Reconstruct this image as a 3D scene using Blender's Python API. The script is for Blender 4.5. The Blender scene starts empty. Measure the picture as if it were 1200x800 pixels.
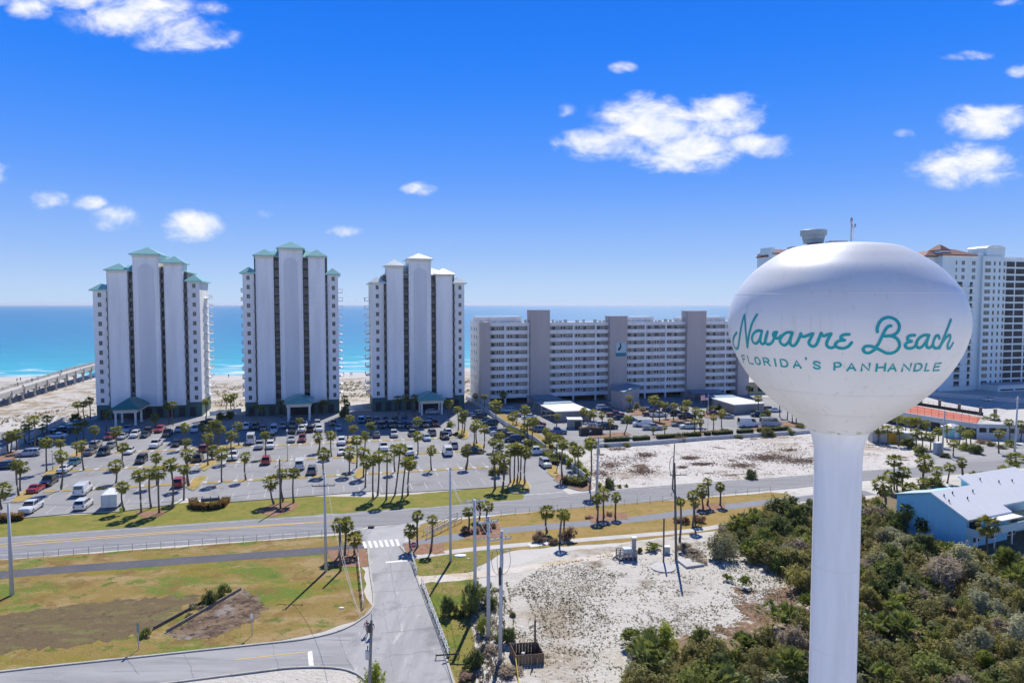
import bpy, bmesh, math, random
SUN_E = 2.5
SKY_STRENGTH = 0.13
EXPOSURE = 1.2
CLOUD_V = 3.5
NORTH_FILL_V = 4.2
SKY_MIX = 0.985
SKY_RAMP = [(0.0, (1.80, 2.35, 3.05)), (1.0, (.0, .17, .72)), (0.07, (1.02, 1.72, 3.1)), (0.17, (.33, 1.10, 3.25)), (0.30, (.03, .74, 3.2)), (0.44, (.0, .53, 2.95)), (0.58, (.0, .30, 1.2))]
HAZE = 0.000035
from mathutils import Vector, Matrix

RNG = random.Random(11)
C = bpy.context.scene.collection
PI = math.pi
# ---------------------------------------------------------------- survey helpers
CAM_H = 34.0
FPX = 800.0
PITCH = math.atan(43.0 / FPX)
BETA = math.radians(15.0)            # the coast line runs 15 degrees off the x axis
UD = Vector((math.cos(BETA), math.sin(BETA)))
VD = Vector((-math.sin(BETA), math.cos(BETA)))

def ray(px, py):
    X = (px - 600.0) / FPX
    U = (400.0 - py) / FPX
    cp, sp = math.cos(PITCH), math.sin(PITCH)
    return Vector((X, cp + U * sp, -sp + U * cp))

def G(px, py, z=0.0):
    """ground point seen at a photo position"""
    d = ray(px, py)
    t = (z - CAM_H) / d.z
    return Vector((d.x * t, d.y * t, z))

def D(px, py, depth):
    d = ray(px, py)
    t = depth / d.y
    return Vector((d.x * t, depth, CAM_H + d.z * t))

def HGT(px, py, base):
    """height of the photo position above the ground at the distance of base"""
    d = ray(px, py)
    t = base.y / d.y
    return CAM_H + d.z * t

def on_wall(px, py, org, ang=BETA):
    """(u, z) of the photo position on an upright wall through org"""
    d = ray(px, py)
    n = Vector((-math.sin(ang), math.cos(ang)))
    t = (org.x * n.x + org.y * n.y) / (d.x * n.x + d.y * n.y)
    p = d * t
    u = (p.x - org.x) * math.cos(ang) + (p.y - org.y) * math.sin(ang)
    return u, CAM_H + p.z

def UV(p):
    return Vector((p.x * UD.x + p.y * UD.y, p.x * VD.x + p.y * VD.y))

def XY(u, v, z=0.0):
    return Vector((u * UD.x + v * VD.x, u * UD.y + v * VD.y, z))

# ---------------------------------------------------------------- materials
def nt(m):
    m.use_nodes = True
    t = m.node_tree
    b = t.nodes.get('Principled BSDF')
    return t, b

MATS = {}
def paint(name, col, rough=0.6, var=0.12, scale=1.5, spec=0.3, metal=0.0, bump=0.0, bscale=20.0, col2=None, coat=0.0, detail=6.0, coords='Object', stretch=None, lo=0.35, hi=0.65):
    """plain surface whose colour drifts a little (dirt, fading)"""
    if name in MATS: return MATS[name]
    m = bpy.data.materials.new(name)
    t, b = nt(m)
    N, L = t.nodes, t.links
    b.inputs['Roughness'].default_value = rough
    b.inputs['Specular IOR Level'].default_value = spec
    b.inputs['Metallic'].default_value = metal
    b.inputs['Coat Weight'].default_value = coat
    tc = N.new('ShaderNodeTexCoord')
    src = tc.outputs[coords]
    if coords == 'World':
        src = None
    if stretch:
        mp = N.new('ShaderNodeMapping'); mp.inputs['Scale'].default_value = stretch
        L.new(src, mp.inputs['Vector']); src = mp.outputs['Vector']
    nz = N.new('ShaderNodeTexNoise'); nz.inputs['Scale'].default_value = scale; nz.inputs['Detail'].default_value = detail
    nz.inputs['Roughness'].default_value = 0.62
    L.new(src, nz.inputs['Vector'])
    rp = N.new('ShaderNodeValToRGB')
    rp.color_ramp.elements[0].position = lo; rp.color_ramp.elements[1].position = hi
    c2 = col2 if col2 else tuple(max(0, c * (1 - var)) for c in col)
    c1 = tuple(min(1, c * (1 + var * 0.5)) for c in col)
    rp.color_ramp.elements[0].color = (*c2, 1); rp.color_ramp.elements[1].color = (*c1, 1)
    L.new(nz.outputs['Fac'], rp.inputs['Fac'])
    L.new(rp.outputs['Color'], b.inputs['Base Color'])
    if bump:
        n2 = N.new('ShaderNodeTexNoise'); n2.inputs['Scale'].default_value = bscale; n2.inputs['Detail'].default_value = 4
        L.new(src, n2.inputs['Vector'])
        bp = N.new('ShaderNodeBump'); bp.inputs['Strength'].default_value = bump; bp.inputs['Distance'].default_value = 0.05
        L.new(n2.outputs['Fac'], bp.inputs['Height']); L.new(bp.outputs['Normal'], b.inputs['Normal'])
    MATS[name] = m
    return m

def ground_mat(name, layers, base, rough=0.9, bump=0.35, bscale=6.0, bdist=0.06):
    """layered ground: each layer = (colour, noise scale, low, high, detail[, stretch]) mixed over the base"""
    if name in MATS: return MATS[name]
    m = bpy.data.materials.new(name)
    t, b = nt(m)
    N, L = t.nodes, t.links
    b.inputs['Roughness'].default_value = rough
    b.inputs['Specular IOR Level'].default_value = 0.15
    geo = N.new('ShaderNodeNewGeometry')
    cur = None
    for i, ly in enumerate(layers):
        col, sc, lo, hi, det = ly[:5]
        src = geo.outputs['Position']
        mp = N.new('ShaderNodeMapping'); mp.inputs['Location'].default_value = (i * 31.7, i * 17.3, i * 5.1)
        if len(ly) > 5:
            mp.inputs['Scale'].default_value = ly[5]
            mp.inputs['Rotation'].default_value = (0, 0, -BETA if len(ly) < 7 else ly[6])
        L.new(src, mp.inputs['Vector'])
        nz = N.new('ShaderNodeTexNoise'); nz.inputs['Scale'].default_value = sc; nz.inputs['Detail'].default_value = det
        nz.inputs['Roughness'].default_value = 0.65
        L.new(mp.outputs['Vector'], nz.inputs['Vector'])
        mr = N.new('ShaderNodeMapRange'); mr.interpolation_type = 'SMOOTHSTEP'
        mr.inputs['From Min'].default_value = lo; mr.inputs['From Max'].default_value = hi
        L.new(nz.outputs['Fac'], mr.inputs['Value'])
        mx = N.new('ShaderNodeMix'); mx.data_type = 'RGBA'
        L.new(mr.outputs['Result'], mx.inputs['Factor'])
        if cur is None: mx.inputs['A'].default_value = (*base, 1)
        else: L.new(cur, mx.inputs['A'])
        mx.inputs['B'].default_value = (*col, 1)
        cur = mx.outputs['Result']
    L.new(cur, b.inputs['Base Color'])
    if bump:
        n2 = N.new('ShaderNodeTexNoise'); n2.inputs['Scale'].default_value = bscale; n2.inputs['Detail'].default_value = 6
        L.new(geo.outputs['Position'], n2.inputs['Vector'])
        bp = N.new('ShaderNodeBump'); bp.inputs['Strength'].default_value = bump; bp.inputs['Distance'].default_value = bdist
        L.new(n2.outputs['Fac'], bp.inputs['Height']); L.new(bp.outputs['Normal'], b.inputs['Normal'])
    MATS[name] = m
    return m

def leaf_mat(name, c1, c2, rough=0.55, trans=0.25):
    """leaves: colour differs from leaf to leaf, a little light comes through"""
    if name in MATS: return MATS[name]
    m = bpy.data.materials.new(name)
    t, b = nt(m)
    N, L = t.nodes, t.links
    geo = N.new('ShaderNodeNewGeometry')
    oi = N.new('ShaderNodeObjectInfo')
    ad = N.new('ShaderNodeMath'); ad.operation = 'MULTIPLY_ADD'; ad.inputs[1].default_value = 0.6
    sc = N.new('ShaderNodeMath'); sc.operation = 'MULTIPLY'; sc.inputs[1].default_value = 0.4
    L.new(oi.outputs['Random'], sc.inputs[0])
    L.new(geo.outputs['Random Per Island'], ad.inputs[0]); L.new(sc.outputs[0], ad.inputs[2])
    mx = N.new('ShaderNodeMix'); mx.data_type = 'RGBA'
    L.new(ad.outputs[0], mx.inputs['Factor'])
    mx.inputs['A'].default_value = (*c1, 1); mx.inputs['B'].default_value = (*c2, 1)
    L.new(mx.outputs['Result'], b.inputs['Base Color'])
    b.inputs['Roughness'].default_value = rough
    b.inputs['Specular IOR Level'].default_value = 0.12
    tr = N.new('ShaderNodeBsdfTranslucent')
    tx = N.new('ShaderNodeMix'); tx.data_type = 'RGBA'; tx.blend_type = 'MULTIPLY'; tx.inputs['Factor'].default_value = 1.0
    L.new(mx.outputs['Result'], tx.inputs['A']); tx.inputs['B'].default_value = (1.7, 1.6, 1.0, 1)
    L.new(tx.outputs['Result'], tr.inputs['Color'])
    ms = N.new('ShaderNodeMixShader'); ms.inputs['Fac'].default_value = trans
    out = N.get('Material Output')
    L.new(b.outputs['BSDF'], ms.inputs[1]); L.new(tr.outputs['BSDF'], ms.inputs[2])
    L.new(ms.outputs['Shader'], out.inputs['Surface'])
    MATS[name] = m
    return m

def glass_mat(name, col=(0.03, 0.045, 0.055), rough=0.12):
    return paint(name, col, rough=rough, var=0.5, scale=0.7, spec=0.6)

# ---------------------------------------------------------------- mesh builder
class MB:
    def __init__(s):
        s.v = []; s.f = []; s.m = []; s.cur = 0
    def face(s, pts):
        i = len(s.v); s.v.extend([tuple(p) for p in pts]); s.f.append(tuple(range(i, i + len(pts)))); s.m.append(s.cur)
    def box(s, x0, x1, y0, y1, z0, z1):
        i = len(s.v)
        s.v += [(x0, y0, z0), (x1, y0, z0), (x1, y1, z0), (x0, y1, z0), (x0, y0, z1), (x1, y0, z1), (x1, y1, z1), (x0, y1, z1)]
        for q in ((0, 3, 2, 1), (4, 5, 6, 7), (0, 1, 5, 4), (1, 2, 6, 5), (2, 3, 7, 6), (3, 0, 4, 7)):
            s.f.append(tuple(i + k for k in q)); s.m.append(s.cur)
    def prism(s, poly, z0, z1):
        """upright prism over a ground polygon; z1 a number or one height per corner"""
        n = len(poly); i = len(s.v)
        zz = z1 if hasattr(z1, '__len__') else [z1] * n
        a = sum(poly[k][0] * poly[(k + 1) % n][1] - poly[(k + 1) % n][0] * poly[k][1] for k in range(n))
        if a < 0: poly = poly[::-1]; zz = list(zz)[::-1]
        s.v += [(p[0], p[1], z0) for p in poly] + [(p[0], p[1], z) for p, z in zip(poly, zz)]
        s.f.append(tuple(i + k for k in range(n))[::-1]); s.m.append(s.cur)
        s.f.append(tuple(i + n + k for k in range(n))); s.m.append(s.cur)
        for k in range(n):
            k2 = (k + 1) % n
            s.f.append((i + k, i + k2, i + n + k2, i + n + k)); s.m.append(s.cur)
    def tube(s, pts, rad, n=8, cap=True):
        rad = rad if hasattr(rad, '__len__') else [rad] * len(pts)
        base = len(s.v)
        pts = [Vector(p) for p in pts]
        for k, p in enumerate(pts):
            d = (pts[min(k + 1, len(pts) - 1)] - pts[max(k - 1, 0)]).normalized()
            a = Vector((0, 0, 1)) if abs(d.z) < 0.9 else Vector((1, 0, 0))
            e1 = d.cross(a).normalized(); e2 = d.cross(e1).normalized()
            for j in range(n):
                t = 2 * PI * j / n
                s.v.append(tuple(p + (e1 * math.cos(t) + e2 * math.sin(t)) * rad[k]))
        for k in range(len(pts) - 1):
            for j in range(n):
                j2 = (j + 1) % n
                s.f.append((base + k * n + j, base + k * n + j2, base + (k + 1) * n + j2, base + (k + 1) * n + j)); s.m.append(s.cur)
        if cap:
            s.f.append(tuple(base + j for j in range(n))[::-1]); s.m.append(s.cur)
            s.f.append(tuple(base + (len(pts) - 1) * n + j for j in range(n))); s.m.append(s.cur)
    def lathe(s, prof, n=48, c=(0, 0)):
        base = len(s.v)
        for (r, z) in prof:
            for j in range(n):
                t = 2 * PI * j / n
                s.v.append((c[0] + r * math.cos(t), c[1] + r * math.sin(t), z))
        for k in range(len(prof) - 1):
            for j in range(n):
                j2 = (j + 1) % n
                s.f.append((base + k * n + j, base + k * n + j2, base + (k + 1) * n + j2, base + (k + 1) * n + j)); s.m.append(s.cur)
        s.f.append(tuple(base + j for j in range(n))[::-1]); s.m.append(s.cur)
        s.f.append(tuple(base + (len(prof) - 1) * n + j for j in range(n))); s.m.append(s.cur)
    def hip(s, x0, x1, y0, y1, z, h, over=0.0, thick=0.35, ridge=0.0):
        """hip roof over a rectangle with fascia"""
        x0 -= over; x1 += over; y0 -= over; y1 += over
        s.box(x0, x1, y0, y1, z - thick, z)
        i = len(s.v)
        if (x1 - x0) >= (y1 - y0): 
            k = (y1 - y0) / 2 * (1 - ridge); a, b2 = (x0 + k, (y0 + y1) / 2), (x1 - k, (y0 + y1) / 2)
            o = ((0, 1, 5, 4), (1, 2, 5), (2, 3, 4, 5), (3, 0, 4))
        else:
            k = (x1 - x0) / 2 * (1 - ridge); a, b2 = ((x0 + x1) / 2, y0 + k), ((x0 + x1) / 2, y1 - k)
            o = ((0, 1, 4), (1, 2, 5, 4), (2, 3, 5), (3, 0, 4, 5))
        e = 0.02
        s.v += [(x0 + e, y0 + e, z + .004), (x1 - e, y0 + e, z + .004), (x1 - e, y1 - e, z + .004), (x0 + e, y1 - e, z + .004), (*a, z + h), (*b2, z + h)]
        for q in o:
            s.f.append(tuple(i + t for t in q)); s.m.append(s.cur)
    def mesh(s, name, mats, smooth=False):
        me = bpy.data.meshes.new(name)
        me.from_pydata(s.v, [], s.f)
        mats = mats if isinstance(mats, (list, tuple)) else [mats]
        for m in mats: me.materials.append(m)
        if len(mats) > 1: me.polygons.foreach_set('material_index', s.m)
        if smooth: me.polygons.foreach_set('use_smooth', [len(p.vertices) < 6 for p in me.polygons])
        me.update()
        return me
    def build(s, name, mats, parent=None, smooth=False, loc=None, rz=0.0):
        return link(name, s.mesh(name, mats, smooth), parent, loc, rz)

def link(name, me, parent=None, loc=None, rz=0.0):
    o = bpy.data.objects.new(name, me); C.objects.link(o)
    if parent is not None: o.parent = parent
    if loc is not None: o.location = loc
    if rz: o.rotation_euler = (0, 0, rz)
    return o

def tag(o, label, cat, group=None):
    o['label'] = label; o['category'] = cat
    if group: o['group'] = group
    return o

def thing(name, label, cat, loc=(0, 0, 0), rz=0.0, group=None):
    o = bpy.data.objects.new(name, None); C.objects.link(o)
    o.location = loc; o.rotation_euler = (0, 0, rz); o.empty_display_size = 0.5
    return tag(o, label, cat, group)

def struct(o):
    o['kind'] = 'structure'; return o

def stuff(o):
    o['kind'] = 'stuff'; return o

ORD = ['', 'first', 'second', 'third', 'fourth', 'fifth', 'sixth', 'seventh', 'eighth', 'ninth', 'tenth', 'eleventh', 'twelfth', 'thirteenth', 'fourteenth', 'fifteenth', 'sixteenth', 'seventeenth', 'eighteenth', 'nineteenth', 'twentieth']
def ordn(n):
    if n <= 20: return ORD[n]
    t = ['', '', 'twenty', 'thirty', 'forty', 'fifty', 'sixty', 'seventy', 'eighty', 'ninety'][n // 10]
    return (t[:-1] + 'ieth') if n % 10 == 0 else t + ' ' + ORD[n % 10]

def smooth_poly(pts, step=1.0, amp=0.0, seed=0):
    """closed outline resampled with a little irregularity"""
    r = random.Random(seed); out = []
    n = len(pts)
    for k in range(n):
        a, b = Vector(pts[k][:2]), Vector(pts[(k + 1) % n][:2])
        L = (b - a).length; m = max(1, int(L / step))
        nn = Vector((-(b - a).y, (b - a).x)).normalized() if L > 1e-6 else Vector((0, 0))
        for j in range(m):
            q = a.lerp(b, j / m)
            if amp: q = q + nn * r.gauss(0, amp)
            out.append((q.x, q.y))
    return out

def sheet(name, pts, z, mat, step=None, amp=0.0, seed=1, kind='structure'):
    """flat ground sheet from world points"""
    P = [(p[0], p[1]) for p in pts]
    if step: P = smooth_poly(P, step, amp, seed)
    bm = bmesh.new()
    vs = [bm.verts.new((x, y, z)) for x, y in P]
    f = bm.faces.new(vs)
    bm.normal_update()
    if f.normal.z < 0: f.normal_flip()
    bmesh.ops.triangulate(bm, faces=[f])
    me = bpy.data.meshes.new(name); bm.to_mesh(me); bm.free()
    me.materials.append(mat)
    o = link(name, me); o['kind'] = kind
    return o

def band(name, pts, w, z, mat, h=0.0, kind='structure'):
    """strip of width w along a world polyline (flat, or a raised kerb when h > 0)"""
    mb = MB(); add_band(mb, pts, w, z, h)
    o = mb.build(name, mat)
    if kind: o['kind'] = kind
    return o

def add_band(mb, pts, w, z, h=0.0):
    P = [Vector((p[0], p[1])) for p in pts]
    Lf, Rt = [], []
    for k, p in enumerate(P):
        d = P[min(k + 1, len(P) - 1)] - P[max(k - 1, 0)]
        n = Vector((-d.y, d.x)).normalized() * (w / 2)
        Lf.append(p + n); Rt.append(p - n)
    for k in range(len(P) - 1):
        if h:
            mb.prism([Rt[k], Rt[k + 1], Lf[k + 1], Lf[k]], z, z + h)
        else:
            mb.face([(*Rt[k], z), (*Rt[k + 1], z), (*Lf[k + 1], z), (*Lf[k], z)])

def spline(pts, n=8):
    """Catmull-Rom through points of any dimension"""
    out = []
    P = [Vector(p) for p in pts]
    for i in range(len(P) - 1):
        p0 = P[max(i - 1, 0)]; p1 = P[i]; p2 = P[i + 1]; p3 = P[min(i + 2, len(P) - 1)]
        for j in range(n):
            t = j / n
            out.append(0.5 * ((2 * p1) + (p2 - p0) * t + (2 * p0 - 5 * p1 + 4 * p2 - p3) * t * t + (3 * p1 - p0 - 3 * p2 + p3) * t ** 3))
    out.append(P[-1])
    return out

def inside(p, poly):
    x, y = p[0], p[1]; c = False; n = len(poly)
    for i in range(n):
        x1, y1 = poly[i][0], poly[i][1]; x2, y2 = poly[i - 1][0], poly[i - 1][1]
        if (y1 > y) != (y2 > y) and x < (x2 - x1) * (y - y1) / (y2 - y1) + x1: c = not c
    return c

def gp(*pairs):
    return [G(a, b) for a, b in pairs]
# ---------------------------------------------------------------- camera, sun, sky
scn = bpy.context.scene
cam = bpy.data.objects.new('camera', bpy.data.cameras.new('camera')); C.objects.link(cam)
cam.data.sensor_width = 36.0; cam.data.lens = 36.0 * FPX / 1200.0
cam.data.clip_start = 0.5; cam.data.clip_end = 120000.0
cam.location = (0, 0, CAM_H)
cam.rotation_euler = (math.radians(90) - PITCH, 0, 0)
scn.camera = cam
SUN_EL, SUN_AZ = math.radians(49), math.radians(8)
sd = Vector((math.sin(SUN_AZ) * math.cos(SUN_EL), math.cos(SUN_AZ) * math.cos(SUN_EL), math.sin(SUN_EL)))
sun = bpy.data.objects.new('sun', bpy.data.lights.new('sun', 'SUN')); C.objects.link(sun)
sun.data.energy = SUN_E; sun.data.angle = math.radians(0.5); sun.data.color = (1.0, 0.955, 0.88)
sun.rotation_euler = sd.to_track_quat('Z', 'Y').to_euler()
scn.view_settings.view_transform = 'Standard'; scn.view_settings.look = 'None'
scn.view_settings.exposure = EXPOSURE; scn.view_settings.gamma = 1.0
scn.view_settings.use_curve_mapping = False
try:
    scn.cycles.use_denoising = True; scn.cycles.denoiser = 'OPENIMAGEDENOISE'
    scn.cycles.max_bounces = 6; scn.cycles.diffuse_bounces = 3; scn.cycles.glossy_bounces = 3; scn.cycles.transmission_bounces = 2
    scn.cycles.caustics_reflective = False; scn.cycles.caustics_refractive = False
    scn.cycles.sample_clamp_indirect = 6.0
except Exception:
    pass

w = bpy.data.worlds.new('World'); scn.world = w; w.use_nodes = True
T = w.node_tree; N, L = T.nodes, T.links
bg = N['Background']; bg.inputs['Strength'].default_value = SKY_STRENGTH
sky = N.new('ShaderNodeTexSky'); sky.sky_type = 'NISHITA'; sky.sun_disc = False
sky.sun_elevation = SUN_EL; sky.sun_rotation = SUN_AZ
sky.altitude = 0; sky.air_density = 1.0; sky.dust_density = 0.3; sky.ozone_density = 2.5
tc = N.new('ShaderNodeTexCoord')
sx = N.new('ShaderNodeSeparateXYZ'); L.new(tc.outputs['Generated'], sx.inputs[0])
el = N.new('ShaderNodeValToRGB'); el.color_ramp.interpolation = 'B_SPLINE'
es = el.color_ramp.elements
for k, (p_, c_) in enumerate(SKY_RAMP):
    e_ = es[k] if k < 2 else es.new(p_)
    e_.position = p_; e_.color = (*[v / 4.0 for v in c_], 1)
L.new(sx.outputs['Z'], el.inputs['Fac'])
sk4 = N.new('ShaderNodeMix'); sk4.data_type = 'RGBA'; sk4.blend_type = 'MULTIPLY'; sk4.inputs['Factor'].default_value = 1.0
L.new(el.outputs['Color'], sk4.inputs['A']); sk4.inputs['B'].default_value = (4, 4, 4, 1)
hs = N.new('ShaderNodeMix'); hs.data_type = 'RGBA'; hs.inputs['Factor'].default_value = SKY_MIX
L.new(sky.outputs['Color'], hs.inputs['A']); L.new(sk4.outputs['Result'], hs.inputs['B'])
def mth(op, a, b=None, clamp=False):
    n = N.new('ShaderNodeMath'); n.operation = op; n.use_clamp = clamp
    for k, q in enumerate((a, b)):
        if q is None: continue
        if isinstance(q, (int, float)): n.inputs[k].default_value = q
        else: L.new(q, n.inputs[k])
    return n.outputs[0]
yy = mth('MAXIMUM', sx.outputs['Y'], 0.05)
cx = mth('DIVIDE', sx.outputs['X'], yy); cz = mth('DIVIDE', sx.outputs['Z'], yy)
# compass position and height of each cloud, with its half width and half height
CLOUDS = [(150, 15, 62, 26, 1.0), (215, 42, 50, 18, 1.0), (100, -5, 60, 18, 1.0), (35, 10, 24, 12, .9), (20, -12, 40, 16, .9), (700, 168, 42, 16, 1.0), (760, 150, 60, 32, 1.05), (800, 180, 55, 22, 1.0), (752, 120, 22, 14, .8),
          (850, 134, 46, 22, 1.0), (896, 170, 38, 13, .95), (730, 80, 15, 7, .7), (140, 257, 30, 14, .9), (222, 265, 34, 16, .95), (55, 234, 24, 11, .75), (104, 238, 20, 9, .7), (403, 270, 20, 7, .75), (490, 222, 20, 8, .7),
          (308, 252, 16, 7, .4), (1134, 66, 32, 6, .75), (1155, 143, 50, 18, .95), (1185, 138, 30, 14, .9), (1133, 194, 56, 22, 1.05), (1196, 84, 16, 7, .8), (1062, 156, 16, 6, .45), (660, 130, 18, 12, .4), (1185, 3, 20, 5, .5), (-20, 200, 30, 16, .7), (250, 10, 22, 10, .5), (340, 285, 26, 6, .3)]
cmb = N.new('ShaderNodeCombineXYZ'); L.new(cx, cmb.inputs[0]); L.new(cz, cmb.inputs[1])
acc = None
for (px, py, rx, ry, amp) in CLOUDS:
    r0 = ray(px, py); a, b = r0.x / r0.y, r0.z / r0.y
    vs = N.new('ShaderNodeVectorMath'); vs.operation = 'SUBTRACT'; L.new(cmb.outputs[0], vs.inputs[0]); vs.inputs[1].default_value = (a, b, 0)
    vm = N.new('ShaderNodeVectorMath'); vm.operation = 'MULTIPLY'; L.new(vs.outputs[0], vm.inputs[0]); vm.inputs[1].default_value = (FPX / rx, FPX / ry, 0)
    vl = N.new('ShaderNodeVectorMath'); vl.operation = 'LENGTH'; L.new(vm.outputs[0], vl.inputs[0])
    mr = N.new('ShaderNodeMapRange'); mr.interpolation_type = 'SMOOTHERSTEP'
    mr.inputs['From Min'].default_value = 2.1; mr.inputs['From Max'].default_value = 0.0
    mr.inputs['To Min'].default_value = 0.0; mr.inputs['To Max'].default_value = amp
    L.new(vl.outputs['Value'], mr.inputs['Value'])
    acc = mr.outputs['Result'] if acc is None else mth('MAXIMUM', acc, mr.outputs['Result'])
def sky_noise(scale, detail, stretch=(1, 1, 1), loc=(0, 0, 0)):
    mp = N.new('ShaderNodeMapping'); mp.inputs['Scale'].default_value = stretch; mp.inputs['Location'].default_value = loc
    L.new(cmb.outputs[0], mp.inputs['Vector'])
    nz = N.new('ShaderNodeTexNoise'); nz.inputs['Scale'].default_value = scale; nz.inputs['Detail'].default_value = detail; nz.inputs['Roughness'].default_value = 0.58
    nz.inputs['Distortion'].default_value = 0.35
    L.new(mp.outputs['Vector'], nz.inputs['Vector'])
    return nz.outputs['Fac']
n1 = sky_noise(15.0, 8, (1, 1.7, 1), (3.1, 4.7, 0))
n1b = sky_noise(15.0, 8, (1, 1.7, 1), (3.1, 4.7 - 0.02, 0))      # the same billows a little higher: lit tops, grey undersides
n2 = sky_noise(48.0, 7, (1, 1.4, 1))
def dens(nn):
    s = mth('ADD', mth('MULTIPLY', mth('SUBTRACT', nn, 0.5), 3.1), mth('MULTIPLY', mth('SUBTRACT', n2, 0.5), 0.65))
    return mth('ADD', mth('MULTIPLY', acc, 1.5), mth('MULTIPLY', s, mth('MINIMUM', mth('MULTIPLY', acc, 2.0), 1.0)))
d1 = dens(n1); d2 = dens(n1b)
mr = N.new('ShaderNodeMapRange'); mr.interpolation_type = 'SMOOTHSTEP'
mr.inputs['From Min'].default_value = 0.38; mr.inputs['From Max'].default_value = 1.75
L.new(d1, mr.inputs['Value'])
fwd = mth('GREATER_THAN', sx.outputs['Y'], 0.06)
mask = mth('MULTIPLY', mth('MULTIPLY', mr.outputs['Result'], fwd), 0.97)
lit = mth('ADD', mth('MULTIPLY', mth('SUBTRACT', d1, d2), 0.9), 0.62, True)
cm = N.new('ShaderNodeMix'); cm.data_type = 'RGBA'
cm.inputs['A'].default_value = (CLOUD_V * .70, CLOUD_V * .78, CLOUD_V * .93, 1); cm.inputs['B'].default_value = (CLOUD_V, CLOUD_V, CLOUD_V, 1)
L.new(lit, cm.inputs['Factor'])
fm = N.new('ShaderNodeMix'); fm.data_type = 'RGBA'
L.new(mask, fm.inputs['Factor']); L.new(hs.outputs['Result'], fm.inputs['A']); L.new(cm.outputs['Result'], fm.inputs['B'])
# unseen bright cloud bank low behind the camera, added to fill the shaded walls
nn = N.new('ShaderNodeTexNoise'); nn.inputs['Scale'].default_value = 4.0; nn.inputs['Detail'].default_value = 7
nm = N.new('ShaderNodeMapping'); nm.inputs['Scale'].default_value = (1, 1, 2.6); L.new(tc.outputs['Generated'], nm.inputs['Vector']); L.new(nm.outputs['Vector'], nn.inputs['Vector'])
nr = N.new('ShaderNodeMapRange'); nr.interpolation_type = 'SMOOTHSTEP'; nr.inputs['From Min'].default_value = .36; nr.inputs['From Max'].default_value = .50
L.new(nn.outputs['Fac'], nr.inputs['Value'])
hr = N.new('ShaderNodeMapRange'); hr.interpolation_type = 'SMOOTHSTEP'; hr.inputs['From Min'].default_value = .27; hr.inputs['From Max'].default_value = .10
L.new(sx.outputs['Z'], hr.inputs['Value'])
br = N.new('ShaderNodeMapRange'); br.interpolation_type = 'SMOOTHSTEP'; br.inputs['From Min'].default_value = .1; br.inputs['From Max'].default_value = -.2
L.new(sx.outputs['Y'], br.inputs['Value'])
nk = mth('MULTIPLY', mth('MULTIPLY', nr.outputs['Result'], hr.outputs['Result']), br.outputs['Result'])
fn_ = N.new('ShaderNodeMix'); fn_.data_type = 'RGBA'; L.new(nk, fn_.inputs['Factor']); L.new(fm.outputs['Result'], fn_.inputs['A']); fn_.inputs['B'].default_value = (NORTH_FILL_V * .90, NORTH_FILL_V * 1.06, NORTH_FILL_V * 1.30, 1)
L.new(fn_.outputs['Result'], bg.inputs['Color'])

# ---------------------------------------------------------------- ground, water, roads
SAND = ground_mat('beach_sand', [((.53, .505, .475), .25, .3, .7, 5), ((.40, .36, .31), .9, .58, .75, 6), ((.32, .28, .22), 3.0, .64, .78, 5)], (.47, .45, .415), bump=.5, bscale=2.0, bdist=.15)
DUNE = ground_mat('dune_sand', [((.52, .50, .465), .5, .4, .6, 6), ((.29, .225, .15), .16, .47, .6, 8), ((.19, .155, .09), .6, .55, .68, 7), ((.50, .475, .44), .8, .55, .68, 6)], (.43, .395, .34), bump=.6, bscale=1.5, bdist=.25)
LOT_SAND = ground_mat('lot_sand', [((.53, .50, .445), .3, .3, .7, 6), ((.34, .285, .215), .06, .52, .66, 9), ((.25, .205, .15), .13, .57, .68, 9), ((.19, .16, .11), 1.6, .60, .70, 8), ((.55, .52, .465), 1.1, .57, .7, 5), ((.15, .125, .08), 4.6, .62, .67, 6)], (.475, .445, .39), bump=.9, bscale=2.5, bdist=.18)
LOT_SAND2 = ground_mat('disturbed_sand', [((.57, .54, .50), .25, .35, .65, 6), ((.38, .32, .255), .07, .53, .68, 8), ((.15, .10, .075), .14, .59, .63, 9, (1, 1.4, 1)), ((.26, .215, .165), .9, .58, .69, 8), ((.22, .18, .14), 3.2, .58, .68, 6)], (.52, .49, .45), bump=.9, bscale=2.5, bdist=.18)
LAWN = ground_mat('lawn_grass', [((.17, .185, .03), .22, .40, .62, 7, (1, 1.6, 1)), ((.29, .215, .065), .35, .50, .70, 8), ((.12, .15, .022), .8, .54, .68, 7), ((.31, .25, .11), 2.2, .58, .74, 7), ((.10, .115, .018), 4.5, .58, .70, 6)], (.225, .205, .042), bump=.9, bscale=5.0, bdist=.1)
DRY = ground_mat('dry_grass', [((.33, .235, .11), .13, .46, .60, 7, (1, 2.2, 1)), ((.215, .18, .03), .08, .52, .62, 8, (1, 1.8, 1)), ((.13, .175, .025), .10, .50, .60, 9, (1, 2.0, 1)), ((.20, .125, .04), .35, .50, .66, 8), ((.105, .14, .022), .5, .56, .66, 8), ((.33, .265, .16), 2.0, .57, .72, 7), ((.15, .13, .035), 4.0, .55, .70, 6)], (.255, .18, .055), bump=.9, bscale=5.0, bdist=.1)
TAN = ground_mat('tan_grass', [((.33, .23, .085), .2, .40, .62, 7, (1, 2.4, 1)), ((.19, .175, .025), .25, .53, .65, 8, (1, 2.0, 1)), ((.23, .155, .05), .9, .52, .70, 8), ((.18, .145, .045), 4.0, .57, .70, 6)], (.295, .20, .06), bump=.9, bscale=5.0, bdist=.1)
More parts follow.
